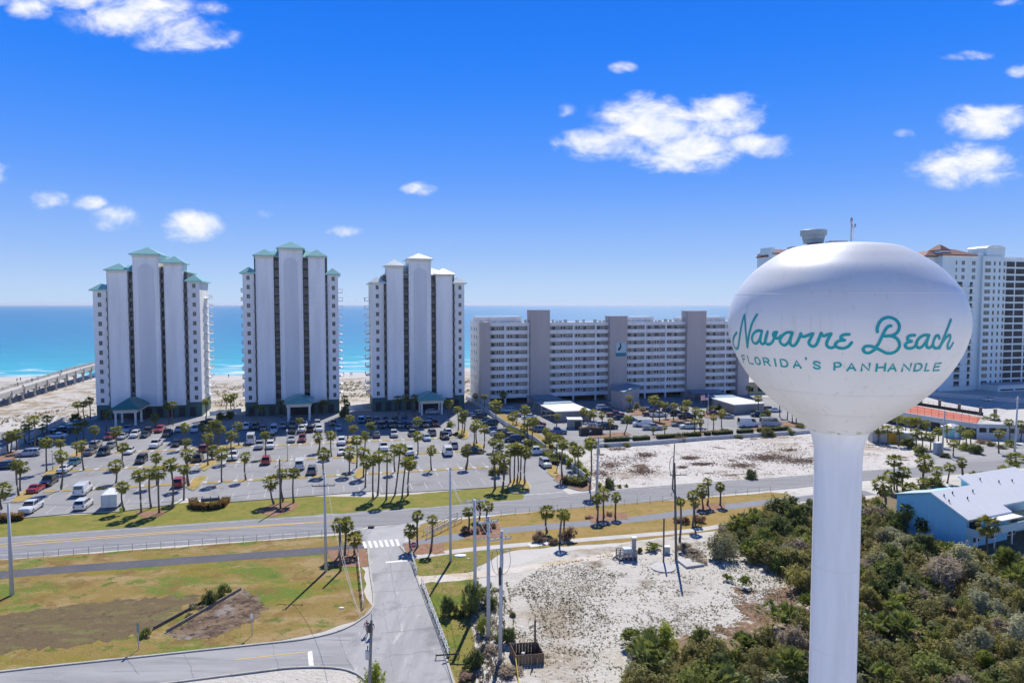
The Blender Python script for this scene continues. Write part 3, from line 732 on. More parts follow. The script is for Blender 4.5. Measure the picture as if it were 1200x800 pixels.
GLASSB = glass_mat('blue_window_glass', (.05, .08, .10), .08)
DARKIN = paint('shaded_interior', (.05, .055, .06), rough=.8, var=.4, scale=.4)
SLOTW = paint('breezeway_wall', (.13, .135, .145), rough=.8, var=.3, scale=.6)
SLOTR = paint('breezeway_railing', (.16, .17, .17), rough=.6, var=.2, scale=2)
RAILM = paint('painted_railing', (.50, .51, .50), rough=.5, var=.15, scale=2)
PINK = paint('taupe_stucco', (.48, .425, .40), rough=.85, var=.09, scale=.3, stretch=(1, 1, .15), spec=.2)
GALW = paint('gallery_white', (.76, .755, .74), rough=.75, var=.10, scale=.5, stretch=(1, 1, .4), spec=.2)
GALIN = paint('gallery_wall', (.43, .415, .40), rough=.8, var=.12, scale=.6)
ROOFG = paint('gravel_roof', (.48, .47, .45), rough=.9, var=.15, scale=.4)
WHITEP = paint('white_paint', (.74, .74, .73), rough=.5, var=.08, scale=1.2)
WHITEM = paint('white_metal_roof', (.70, .70, .69), rough=.4, var=.1, scale=.5, stretch=(1, 6, 1), spec=.4)
BLUEM = paint('blue_metal_roof', (.14, .27, .36), rough=.45, var=.15, scale=.6, stretch=(1, 6, 1))
GREYM = paint('galvanised_metal', (.42, .44, .45), rough=.45, var=.15, scale=3, metal=.35)
DARKM = paint('dark_metal', (.05, .05, .052), rough=.5, var=.3, scale=3)
TILE = paint('red_clay_tile', (.22, .10, .08), rough=.75, var=.25, scale=2.5, stretch=(2, 2, 1))
PALEB = paint('pale_grey_blue_stucco', (.58, .70, .73), rough=.8, var=.07, scale=.3, stretch=(1, 1, .15))
WOODW = paint('weathered_wood', (.26, .21, .165), rough=.85, var=.35, scale=1.5, stretch=(3, 3, .6), bump=.3)
WOODG = paint('grey_wood_pole', (.14, .125, .11), rough=.85, var=.35, scale=2, stretch=(4, 4, .4))
CONCP = paint('spun_concrete_pole', (.50, .51, .525), rough=.7, var=.12, scale=1, stretch=(2, 2, .3))
CONCB = paint('pier_concrete', (.50, .475, .43), rough=.85, var=.16, scale=.5, bump=.15)

def window(parent, x0, x1, y, z0, z1, glass=GLASS, frame=RAILM, depth=.12, mull=1):
    """window set 4 cm into a frame that stands 5 cm proud of the wall at local y (wall faces -y)"""
    mb = MB(); t = .07
    mb.cur = 0
    mb.box(x0, x1, y - .05, y + depth, z0 - t, z0); mb.box(x0, x1, y - .05, y + depth, z1, z1 + t)
    mb.box(x0 - t, x0, y - .05, y + depth, z0 - t, z1 + t); mb.box(x1, x1 + t, y - .05, y + depth, z0 - t, z1 + t)
    for k in range(mull):
        xm = x0 + (x1 - x0) * (k + 1) / (mull + 1); mb.box(xm - .03, xm + .03, y - .03, y + depth, z0, z1)
    mb.cur = 1
    mb.face([(x0, y - .006, z0), (x1, y - .006, z0), (x1, y - .006, z1), (x0, y - .006, z1)])
    return mb.build('window', [frame, glass], parent)

# ---------------------------------------------------------------- the three slab towers with teal roofs
def slab_tower(label, base_px, wings, pylons, slots, roof, nrow_l, nrow_r, arch, porch, depth=17.0):
    o = G(*base_px)
    t = thing('condominium_tower', label, 'tower block', o, BETA, 'white towers with teal roofs behind the car park')
    def W(px, py, off):            # photo point -> local (u, z) on a plane that stands off metres seaward of the front line
        q = Vector((o.x - math.sin(BETA) * off, o.y + math.cos(BETA) * off))
        return on_wall(px, py, q)
    (lx0, lx1, ley, lay), (rx0, rx1, rey, ray_) = wings
    ul0, zl = W(lx0, ley, 1.2); ul1, _ = W(lx1, ley, 1.2); ur0, zr = W(rx0, rey, 1.2); ur1, _ = W(rx1, rey, 1.2)
    zmin = min(zl, zr)
    gf = 4.4                        # ground floor
    # wings
    P = [(px0, px1, ey, ay) for px0, px1, ey, ay in pylons]
    pu = []
    for k, (px0, px1, ey, ay) in enumerate(P):
        off = (-.2, -.6, -.2)[k]
        a, z = W(px0, ey, off); b2, _ = W(px1, ey, off); _, za = W((px0 + px1) / 2, ay, off + 4)
        pu.append((a, b2, z, max(1.2, za - z), off))
    for nm, x0, x1, z, ay, xpx, ey in (('wing', ul0, pu[0][0] - .02, zl, lay, lx0, ley), ('wing', pu[2][1] + .02, ur1, zr, ray_, rx1, rey)):
        mb = MB(); a = x0; b2 = x1
        w0, w1 = (ul0, ul1) if x0 == ul0 else (ur0, ur1)
        mb.box(w0, w1, 1.2, depth, gf, z)
        wing = mb.build('wing', STUCCO, t)
        mb = MB(); mb.hip(w0 - .2, w1 + .2, 1.0, depth, z + .3, 1.9, .6, .35); mb.build('roof', roof, t)
    # core behind the pylons (seen in the slots between them)
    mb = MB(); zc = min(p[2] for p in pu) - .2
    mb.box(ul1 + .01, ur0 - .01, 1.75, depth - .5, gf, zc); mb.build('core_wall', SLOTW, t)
    mb = MB(); mb.hip(ul1 + .3, ur0 - .3, 1.6, depth, zc + .35, 3.0, .3, .35); mb.build('roof', roof, t)
    for k, (a, b2, z, h, off) in enumerate(pu):
        mb = MB(); mb.box(a, b2, off, 7.0 + (3 if k == 1 else 0), gf - .6, z)
        py = mb.build('pylon', STUCCO, t)
        wdt = b2 - a
        mb = MB(); mb.hip(a, b2, off, 7.0 + (3 if k == 1 else 0), z + .32, h, .75, .32); mb.build('roof', roof, py)
        if arch or k == 1:           # tall shallow panel with an arched head
            pa, pb2 = a + wdt * .20, b2 - wdt * .20; c = (pa + pb2) / 2; r = (pb2 - pa) / 2; zt = z - 2.6 - r
            pts = [(pa, zt)] + [(c - r * math.cos(PI * j / 14), zt + r * math.sin(PI * j / 14)) for j in range(1, 14)] + [(pb2, zt)]
            mb = MB(); e = off - .10
            ring = [(pa, gf)] + pts + [(pb2, gf)]
            mb.face([(x, e, zz) for x, zz in ring])
            for p, q in zip(ring, ring[1:]): mb.face([(p[0], e, p[1]), (q[0], e, q[1]), (q[0], off + .02, q[1]), (p[0], off + .02, p[1])])
            mb.build('arched_panel', RECESS, py)
        mb = MB(); mb.box(a - .1, b2 + .1, off - .14, off + .4, z - .75, z - .25); mb.build('cornice', STUCCO_C, py)
        for e in (.055, .945):
            xj = a + wdt * e; mb = MB(); mb.box(xj - .04, xj + .04, off - .03, off + .1, gf, z - .8); mb.build('reveal_strip', RECESS, py)
    # slots: a balcony slab, a railing and dark glazing on each floor
    edges = [(ul1, pu[0][0], min(zl, pu[0][2])), (pu[0][1], pu[1][0], min(pu[0][2], pu[1][2])), (pu[1][1], pu[2][0], min(pu[1][2], pu[2][2])), (pu[2][1], ur0, min(pu[2][2], zr))]
    _, zw0 = W(lx0 + 3, slots[0], 1.2)
    fh = slots[1]
    for a, b2, zt in edges:
        nfl = int((zt - gf - 1) / fh)
        for i in range(nfl + 1):
            z = gf + i * fh
            if z + 1.2 > zt: break
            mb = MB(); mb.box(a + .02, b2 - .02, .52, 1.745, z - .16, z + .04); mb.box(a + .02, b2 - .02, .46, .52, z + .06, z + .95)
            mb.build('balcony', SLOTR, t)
            if z + 2.4 < zt:
                mb = MB(); w2 = b2 - a
                mb.box(a + .12 * w2, a + .5 * w2, 1.68, 1.8, z + .05, z + 2.15); mb.box(a + .58 * w2, b2 - .12 * w2, 1.68, 1.8, z + .8, z + 2.1)
                mb.build('window', GLASS, t)
    # windows of the wings
    for (x0, x1, n, z) in ((ul0, ul1, nrow_l, zl), (ur0, ur1, nrow_r, zr)):
        c = x0 + (x1 - x0) * (.48 if x0 == ul0 else .55)
        top = z - 1.25
        for i in range(n):
            zz = top - i * (top - gf - 1.4) / (n - 1)
            window(t, c - .42, c + .42, 1.2, zz - .62, zz + .62, mull=1)
    # end balconies
    for x, s, z in ((ul0, -1, zl), (ur1, 1, zr)):
        n = int((z - gf - 1) / fh)
        for i in range(n):
            zz = gf + 1.0 + i * fh
            mb = MB()
            xa, xb = (x - 1.55, x) if s < 0 else (x, x + 1.55)
            mb.box(xa, xb, 9.0, 15.5, zz - .2, zz)
            xo = xa if s < 0 else xb - .05
            mb.box(xo, xo + .05, 9.0, 15.5, zz + .95, zz + 1.05); mb.box(xo, xo + .05, 9.0, 15.5, zz + .1, zz + .16)
            for yq in (9.0, 15.45): mb.box(xa + .06, xb - .06, yq, yq + .05, zz + .95, zz + 1.05)
            for q in range(14):
                yq = 9.02 + q * .495; mb.box(xo + .005, xo + .045, yq, yq + .04, zz + .16, zz + .95)
            mb.build('balcony', WHITEP, t)
    # painted base and ground floor
    mb = MB(); mb.box(ul0 + .05, ur1 - .05, 1.3, depth - .1, 0, gf - .003); mb.build('ground_floor', GREENB, t)
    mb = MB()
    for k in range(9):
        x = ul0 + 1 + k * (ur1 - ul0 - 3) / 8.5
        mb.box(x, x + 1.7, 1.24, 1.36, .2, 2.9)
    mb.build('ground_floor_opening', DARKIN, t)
    # porch with a hipped roof on four columns
    (ex0, ex1, ey), ry, (cpx, cpy) = porch
    f = G(cpx, cpy); fl = f - o
    vloc = -fl.x * math.sin(BETA) + fl.y * math.cos(BETA)
    a, z = W(ex0, ey, vloc - .6); b2, _ = W(ex1, ey, vloc - .6)
    _, zr2 = W((ex0 + ex1) / 2, ry, vloc + 4)
    pr = link('entrance_porch', None, t)
    mb = MB(); mb.hip(a, b2, vloc - .6, .6, z + .3, max(1.8, zr2 - z), 0, .3); mb.build('roof', TEALD if porch_dark(label) else TEAL, pr)
    mb = MB(); mb.box(a + .7, b2 - .7, vloc + .1, .2, z - .95, z - .01); mb.build('beam', STUCCO_C, pr)
    for x in (a + 1.0, b2 - 1.5):
        for y in (vloc + .3, vloc * .45):
            mb = MB(); mb.box(x, x + .5, y, y + .5, 0, z - .953); mb.box(x - .08, x + .58, y - .08, y + .58, 0.003, .5); mb.build('column', WHITEP, pr)
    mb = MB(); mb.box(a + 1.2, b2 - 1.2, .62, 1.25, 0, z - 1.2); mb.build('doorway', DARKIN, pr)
    return t
def porch_dark(l):
    return 'pier' in l

T1 = slab_tower('white tower block with stepped teal roofs standing beside the pier', (110, 493),
    ((108.5, 124.5, 340.5, 333.5), (219, 233.5, 330, 323)), ((125, 148.5, 317, 310), (154.5, 185.5, 298.5, 291), (191.5, 213.5, 308.5, 301.5)), (490, 2.78), TEALP, 12, 13, False, ((128, 163, 481), 467.5, (135, 499.5)))
T2 = slab_tower('white tower block with stepped teal roofs, middle one of the three', (285.5, 489),
    ((284, 297.5, 320.5, 314), (383.5, 396, 322, 315)), ((299, 320, 300, 293.5), (326.5, 354, 291.5, 284.5), (361, 380.5, 301, 294)), (489, 2.72), TEALP, 14, 14, False, ((332, 367.5, 474), 464, (337.5, 494)))
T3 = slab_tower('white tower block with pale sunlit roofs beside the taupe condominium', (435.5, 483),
    ((435, 449.5, 332, 325.5), (532.5, 544, 332.5, 328)), ((453, 472.5, 312, 305.5), (479, 505, 304, 298), (511, 530, 322, 316)), (483, 2.72), paint('sun_glare_teal_roof', (.56, .62, .61), rough=.25, var=.1, scale=.8, spec=.7, stretch=(3, 3, .5)), 13, 13, False, ((490, 523, 470), 459.5, (497, 486.5)))  # roof paled: sun glare on the teal metal is put into its colour

# ---------------------------------------------------------------- the long nine storey condominium
o = G(565, 474)
L2 = thing('condominium_block', 'long nine storey condominium with white galleries between taupe stair towers', 'apartment block', o, BETA)
def MW(px, py, off=0.0):
    return on_wall(px, py, Vector((o.x - math.sin(BETA) * off, o.y + math.cos(BETA) * off)))
def mu(px, off=0.0): return MW(px, 420, off)[0]
ztop = MW(645, 377.7)[1]; fh = MW(580, 386)[1] - MW(580, 461)[1]; fh /= 8.0
nfl = 9
zfloor = [ztop - .9 - fh * (nfl - i) for i in range(nfl + 1)]
dep = 15.0
upy = []
for x0, x1, ty in ((563, 574.5, 378.5), (622, 644.5, 364), (715, 735.5, 371), (806, 828, 365), (866, 879, 372)):
    a, z = MW(x0, ty, -1.6); b2, _ = MW(x1, ty, -1.6)
    upy.append((a, b2, z))
uL, uR = upy[0][0], upy[-1][1]
# end walls, floors and back
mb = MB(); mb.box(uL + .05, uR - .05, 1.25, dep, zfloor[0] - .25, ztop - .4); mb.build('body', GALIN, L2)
mb = MB(); mb.box(uL + .05, uR - .05, 1.5, dep + .05, ztop - .397, ztop - .1); mb.build('roof', ROOFG, L2)
mb = MB(); mb.box(uL - .15, uL + .045, 0, dep, 0, ztop + .3); mb.build('end_wall', STUCCO, L2)
for i in range(9):
    for q in (.30, .52, .80):
        z = zfloor[i] + .75; y = dep * q
        mb = MB(); mb.box(uL - .19, uL - .1, y - .5, y + .5, z, z + 1.25); mb.build('window', GLASSB, L2)
for a, b2, z in upy:
    mb = MB(); mb.box(a, b2, -1.6, 3.0, 0, z); mb.box(a - .05, b2 + .05, -1.65, 3.05, z + .003, z + .25)
    mb.build('stair_tower', PINK, L2)
cols = [[592, 619], [], [672, 698], [756, 780, 804], [850]]
cols = [[592, 619], [672, 698], [756, 780, 803.5], [850]]
nwin = 0; ndoor = 0
extra = MB()
for bay in range(4):
    a, b2 = upy[bay][1] + .02, upy[bay + 1][0] - .02
    cu = [mu(x) for x in cols[bay]]
    for i in range(nfl + 1):
        z = zfloor[i]
        mb = MB()
        mb.box(a, b2, .0, 1.245, z - .25, z)
        if i < nfl: mb.box(a, b2, -.08, .10, z - .32, z + 1.02)
        else: mb.box(a, b2, -.08, .3, z - .32, ztop)
        mb.build('gallery', GALW, L2)
    for x in cu:
        mb = MB(); mb.box(x - .28, x + .28, -.15, .35, 0, ztop - .35); mb.build('column', GALW, L2)
    ed = [a] + cu + [b2]
    for i in range(nfl):
        z = zfloor[i]
        for p, q in zip(ed, ed[1:]):
            wd = q - p
            if wd < 2.5:
                mb = MB(); mb.box(p + .25, q - .25, 1.15, 1.30, z + .1, z + 2.2)
                mb.build('stair_door', DARKIN, L2); continue
            # a pair of windows and a door in the back wall of each gallery bay
            flip = (int(p * 3) % 2 == 0)
            x0 = p + wd * (.14 if flip else .52); x1 = x0 + wd * .20
            dd = p + wd * (.50 if flip else .20)
            if nwin < 66:
                mb = MB(); mb.cur = 0
                mb.box(x0 - .07, x1 + .07, 1.170, 1.260, z + 1.18, z + 1.25); mb.box(x0 - .07, x1 + .07, 1.170, 1.260, z + 2.2, z + 2.27)
                mb.box(x0 - .07, x0, 1.170, 1.260, z + 1.25, z + 2.2); mb.box(x1, x1 + .07, 1.170, 1.260, z + 1.25, z + 2.2); mb.box((x0 + x1) / 2 - .1, (x0 + x1) / 2 + .1, 1.170, 1.260, z + 1.25, z + 2.2)
                mb.cur = 1; mb.face([(x0, 1.220, z + 1.25), (x1, 1.220, z + 1.25), (x1, 1.220, z + 2.2), (x0, 1.220, z + 2.2)])
                mb.build('window', [GALW, GLASS], L2); nwin += 1
            else:
                extra.box(x0, x1, 1.150, 1.260, z + 1.2, z + 2.2)
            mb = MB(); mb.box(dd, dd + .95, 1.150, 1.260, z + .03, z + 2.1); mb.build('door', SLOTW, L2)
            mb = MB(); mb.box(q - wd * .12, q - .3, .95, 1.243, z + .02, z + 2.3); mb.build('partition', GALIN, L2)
stuff(extra.build('window', GLASS, L2))
# ground level parking under the building
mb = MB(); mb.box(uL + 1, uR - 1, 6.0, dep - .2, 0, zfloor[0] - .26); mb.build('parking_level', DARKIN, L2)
mb = MB()
# roof houses and the row of condensers along the parapet
for x0, x1, ty, y0 in ((553.5, 611, 371, 6), (740, 766, 371, 6), (798, 806, 372, 5), (829, 850, 371, 6)):
    a, z = MW(x0, ty, y0); b2, _ = MW(x1, ty, y0)
    mb = MB(); mb.box(max(a, uL + .2), b2, y0, y0 + 6, ztop - .12, z); mb.build('roof_house', STUCCO, L2)
r = random.Random(5)
for x0, x1 in ((564, 584), (598, 622), (648, 668), (676, 690), (697, 714), (737, 752), (758, 778), (780, 806), (830, 846)):
    a, b2 = mu(x0), mu(x1); x = a
    while x < b2:
        s = .6 + r.random() * .4
        mb = MB(); mb.box(x, x + s, .8, .8 + s, ztop - .12, ztop + .45 + r.random() * .5); mb.cur = 1; mb.lathe([(s * .38, ztop + .97), (s * .38, ztop + 1.0)], 10, (x + s / 2, .8 + s / 2))
        mb.build('air_conditioner', [GREYM, DARKM], L2)
        x += s + .5 + r.random() * 1.6
# sign with a wading bird
SIGNB = paint('pale_blue_sign', (.42, .56, .60), rough=.5, var=.05)
a, z1 = MW(722, 401.5, -1.6); b2, z0 = MW(733, 417, -1.6)
sg = thing('bird_sign', 'pale blue sign with a dark bird on the middle taupe stair tower', 'sign', o, BETA)
mb = MB(); mb.box(a, b2, -1.74, -1.603, z0, z1); mb.build('panel', SIGNB, sg)
mb = MB(); mb.box(a - .06, b2 + .06, -1.78, -1.61, z0 - .06, z0 + (z1 - z0) * .25); mb.build('name_band', paint('teal_sign_band', (.02, .20, .28), rough=.5), sg)
mb = MB(); W_, H_ = b2 - a, z1 - z0
bird = [(.14, .42), (.22, .58), (.36, .70), (.40, .80), (.36, .88), (.38, .96), (.46, .98), (.54, .92), (.50, .84), (.56, .74), (.52, .60), (.40, .48), (.30, .40)]
mb.face([(a + W_ * x, -1.755, z0 + H_ * z) for x, z in bird]); mb.build('bird_emblem', DARKM, sg)
mb = MB(); mb.box(a + W_ * .08, a + W_ * .26, -1.752, -1.745, z0 + H_ * .31, z0 + H_ * .40); mb.build('pale_patch', WHITEP, sg)
# entrance wing with a slanted roof in front of the middle stair tower
q0, q1, q2 = G(716, 476), G(731, 480), G(749, 473)
mb = MB(); zt = HGT(716, 452, q0)
P4 = [q0, q1, q2, q2 + (q0 - q1)]
mb.prism([(p.x, p.y) for p in P4], 0, 5.6)
ew = thing('entrance_wing', 'low taupe entrance block in front of the long condominium', 'building', (0, 0, 0))
mb.build('wall', PINK, ew)
mb = MB(); c4 = sum((Vector((p.x, p.y)) for p in P4), Vector((0, 0))) / 4
mb.prism([c4 + (Vector((p.x, p.y)) - c4) * 1.06 for p in P4], 5.603, [5.9, 5.9, 6.4, 6.4]); mb.build('roof', BLUEM, ew)

# carports
WALLG = paint('grey_block_wall', (.30, .29, .28), rough=.85, var=.12, scale=.6)
def carport2(label, roofpx, h, roofm, walls):
    """four roof corners as seen, at height h"""
    P = [G(x, y, h) for x, y in roofpx]
    t = thing('carport', label, 'carport', (0, 0, 0), 0, 'flat roofed carports by the long condominium')
    Q = [Vector((p.x, p.y)) for p in P]
    mb = MB(); mb.prism(Q, h - .25, h); mb.build('roof', roofm, t)
    c = sum(Q, Vector((0, 0))) / 4
    for k in range(4):
        a, b2 = Q[k], Q[(k + 1) % 4]
        d = (b2 - a).normalized(); n = Vector((-d.y, d.x))
        if (c - a).dot(n) < 0: n = -n
        if k in walls:
            a2, b3 = a + d * .3 + n * .25, b2 - d * .3 + n * .25
            mb = MB(); mb.prism([a2, b3, b3 + n * .2, a2 + n * .2], 0, h - .253); mb.build('wall', WALLG, t)
        else:
            for f in (.04, .35, .65, .96):
                q = a.lerp(b2, f) + n * .4
                mb = MB(); mb.box(q.x - .09, q.x + .09, q.y - .09, q.y + .09, 0, h - .253); mb.build('post', GREYM, t)
    return t
carport2('carport with a shaded blue roof next to the taupe stair tower', ((617, 463.5), (630, 468), (659, 467), (645, 462)), 3.0, BLUEM, (2,))
carport2('blue roofed carport behind the white roofed one by the pier side tower', ((623.5, 469.8), (633, 474), (672, 471), (664, 468)), 3.1, BLUEM, (2,))
carport2('large white roofed carport with grey walls beside the shed and cones', ((633, 474.3), (650, 482), (694, 480.5), (672, 472)), 3.1, WHITEM, (1, 2))
carport2('blue roofed carport against the fourth taupe stair tower', ((806, 456.5), (812, 460), (850, 460), (843, 456)), 3.0, BLUEM, (2,))
carport2('blue roofed carport touching the white roofed one behind the flagpole', ((820, 462.5), (834, 466), (866, 465), (854, 461)), 3.1, BLUEM, (2,))
carport2('white roofed carport with a rust stain behind the flagpole', ((834, 466.3), (860, 474), (897, 472), (866, 465)), 3.1, WHITEM, (0, 1, 2))
# ---------------------------------------------------------------- water tower
DW = 40.0
ax = D(986, 385, DW); AX, AY = ax.x, ax.y
KR = 6.37 / 143.0
PROF_PX = [(285, 4), (285.6, 26), (287, 43), (290, 64), (297, 80), (304, 92), (315, 108), (327.6, 121), (339, 130.5), (351, 137), (365, 141.5), (378, 143), (390, 142), (402, 138.5), (414, 133.5), (427, 126), (438, 118), (449, 108.5), (459, 98), (469, 86), (480, 70.5), (488, 58.5), (495, 48.5), (502, 39.5), (508, 35), (516, 32), (528, 29.8), (545, 29.2)]
prof = [(r * KR, D(986, y, DW).z) for y, r in PROF_PX][::-1]
PS = [(p.x, p.y) for p in spline(prof, 4)]
def tank_r(z):
    for (r0, z0), (r1, z1) in zip(PS, PS[1:]):
        if z0 <= z <= z1: return r0 + (r1 - r0) * (z - z0) / (z1 - z0 + 1e-9)
    return 0.0
def tank_paint():
    m = bpy.data.materials.new('tank_paint'); t, b = nt(m); NN, LL = t.nodes, t.links
    b.inputs['Roughness'].default_value = .42; b.inputs['Specular IOR Level'].default_value = .5; b.inputs['Coat Weight'].default_value = .15; b.inputs['Coat Roughness'].default_value = .25
    tcx = NN.new('ShaderNodeTexCoord')
    def nz(scale, stretch, det, lo, hi):
        q = NN.new('ShaderNodeMapping'); q.inputs['Scale'].default_value = stretch; LL.new(tcx.outputs['Object'], q.inputs['Vector'])
        z = NN.new('ShaderNodeTexNoise'); z.inputs['Scale'].default_value = scale; z.inputs['Detail'].default_value = det; LL.new(q.outputs['Vector'], z.inputs['Vector'])
        r = NN.new('ShaderNodeMapRange'); r.inputs['From Min'].default_value = lo; r.inputs['From Max'].default_value = hi; LL.new(z.outputs['Fac'], r.inputs['Value'])
        return r.outputs['Result']
    def mix(f, a, c):
        x = NN.new('ShaderNodeMix'); x.data_type = 'RGBA'
        LL.new(f, x.inputs['Factor'])
        if isinstance(a, tuple): x.inputs['A'].default_value = (*a, 1)
        else: LL.new(a, x.inputs['A'])
        x.inputs['B'].default_value = (*c, 1); return x.outputs['Result']
    c = mix(nz(.35, (1, 1, .3), 5, .4, .75), (.74, .735, .715), (.68, .67, .635))
    c = mix(nz(1.6, (2.2, 2.2, .10), 6, .60, .80), c, (.60, .585, .53))       # run-off streaks
    c = mix(nz(5.5, (1, 1, 1), 5, .72, .76), c, (.42, .40, .37))                # specks of dirt
    sp = NN.new('ShaderNodeSeparateXYZ'); LL.new(tcx.outputs['Object'], sp.inputs[0])
    zt = NN.new('ShaderNodeMapRange'); zt.inputs['From Min'].default_value = 0; zt.inputs['From Max'].default_value = .35
    ab = NN.new('ShaderNodeMath'); ab.operation = 'SUBTRACT'; ab.inputs[1].default_value = D(986, 503, DW).z; LL.new(sp.outputs['Z'], ab.inputs[0])
    a2 = NN.new('ShaderNodeMath'); a2.operation = 'ABSOLUTE'; LL.new(ab.outputs[0], a2.inputs[0])
    LL.new(a2.outputs[0], zt.inputs['Value']); zt.inputs['To Min'].default_value = 1; zt.inputs['To Max'].default_value = 0
    ru = NN.new('ShaderNodeMath'); ru.operation = 'MULTIPLY'; LL.new(zt.outputs['Result'], ru.inputs[0]); LL.new(nz(3.0, (1, 1, 2.5), 7, .55, .62), ru.inputs[1])
    c = mix(ru.outputs[0], c, (.34, .29, .20))                                     # rust where the cone meets the neck
    LL.new(c, b.inputs['Base Color'])
    bp = NN.new('ShaderNodeBump'); bp.inputs['Strength'].default_value = .12; bp.inputs['Distance'].default_value = .08
    z2 = NN.new('ShaderNodeTexNoise'); z2.inputs['Scale'].default_value = .7; z2.inputs['Detail'].default_value = 3; LL.new(tcx.outputs['Object'], z2.inputs['Vector'])
    LL.new(z2.outputs['Fac'], bp.inputs['Height']); LL.new(bp.outputs['Normal'], b.inputs['Normal'])
    return m
TANKP = tank_paint()
wt = thing('water_tower', 'white bulb shaped water tower with teal lettering on a slender column', 'water tower', (AX, AY, 0))
ZN = D(986, 504, DW).z
mb = MB(); mb.lathe([q for q in PS if q[1] >= ZN], 128); tank = mb.build('tank', TANKP, wt, True)
PN = [q for q in PS if q[1] < ZN] + [(tank_r(ZN), ZN), ([q for q in PS if q[1] >= ZN][0][0] - .004, [q for q in PS if q[1] >= ZN][0][1] + .02)]
zc = PS[0][1]
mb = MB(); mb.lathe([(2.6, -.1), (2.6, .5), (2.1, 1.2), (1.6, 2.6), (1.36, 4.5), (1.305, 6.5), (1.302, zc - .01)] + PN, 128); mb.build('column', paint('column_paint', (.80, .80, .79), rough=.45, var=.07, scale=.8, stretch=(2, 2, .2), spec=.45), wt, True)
mb = MB()
for zz in (8.5, 13.5, 18.5): mb.lathe([(1.302, zz - .02), (1.308, zz - .01), (1.308, zz + .01), (1.302, zz + .02)], 96)
mb.build('weld_seam', TANKP, wt, True)
mb = MB()
for yq in (345, 452, 478):
    z_ = D(986, yq, DW).z; r_ = tank_r(z_)
    mb.lathe([(r_ - .02, z_ - .016), (tank_r(z_ - .012) + .006, z_ - .012), (tank_r(z_ + .012) + .006, z_ + .012), (r_ - .02, z_ + .016)], 128)
mb.build('weld_seam', TANKP, wt, True)
LET = paint('teal_lettering', (.002, .32, .36), rough=.4, var=.1, scale=2, spec=.3)
def hit(px, py):
    d = ray(px, py)
    def f(t):
        x, y, z = d.x * t, d.y * t, CAM_H + d.z * t
        return math.hypot(x - AX, y - AY) - tank_r(z)
    t = 26.0
    while t < 60 and f(t) > 0: t += .04
    if t >= 60: return None
    lo, hi = t - .04, t
    for _ in range(18):
        m = (lo + hi) / 2
        if f(m) > 0: lo = m
        else: hi = m
    p = Vector((d.x * hi, d.y * hi, CAM_H + d.z * hi))
    r = math.hypot(p.x - AX, p.y - AY); dz = .05
    sl = (tank_r(p.z + dz) - tank_r(p.z - dz)) / (2 * dz)
    n = Vector(((p.x - AX) / r, (p.y - AY) / r, -sl)).normalized()
    return p, n
def stroke(mb, pts, wd, sm=6):
    P = spline(pts, sm) if sm > 1 else [Vector(p) for p in pts]
    S = []
    for q in P:
        h = hit(q[0], q[1])
        if h: S.append(h)
    if len(S) < 2: return
    org = Vector((AX, AY, 0)); ring = []
    for k, (p, n) in enumerate(S):
        tg = (S[min(k + 1, len(S) - 1)][0] - S[max(k - 1, 0)][0]).normalized()
        b = n.cross(tg).normalized() * wd / 2
        p2 = p + n * .018 - org
        ring.append((p2 - b, p2 + b, tg * wd / 2, p2))
    for (a, b, _, _), (c, d, _, _) in zip(ring, ring[1:]): mb.face([a, c, d, b])
    for (a, b, tg, m), sgn in ((ring[0], -1), (ring[-1], 1)):       # rounded brush ends
        mb.face([a, m + (a - m) * .75 + tg * sgn * .66, m + tg * sgn, m + (b - m) * .75 + tg * sgn * .66, b])
mb = MB()
A = lambda L_: [(850 + x / 8.0, 350 + y / 8.0) for x, y in L_]
B = lambda L_: [(990 + x / 8.0, 350 + y / 8.0) for x, y in L_]
SW = .155
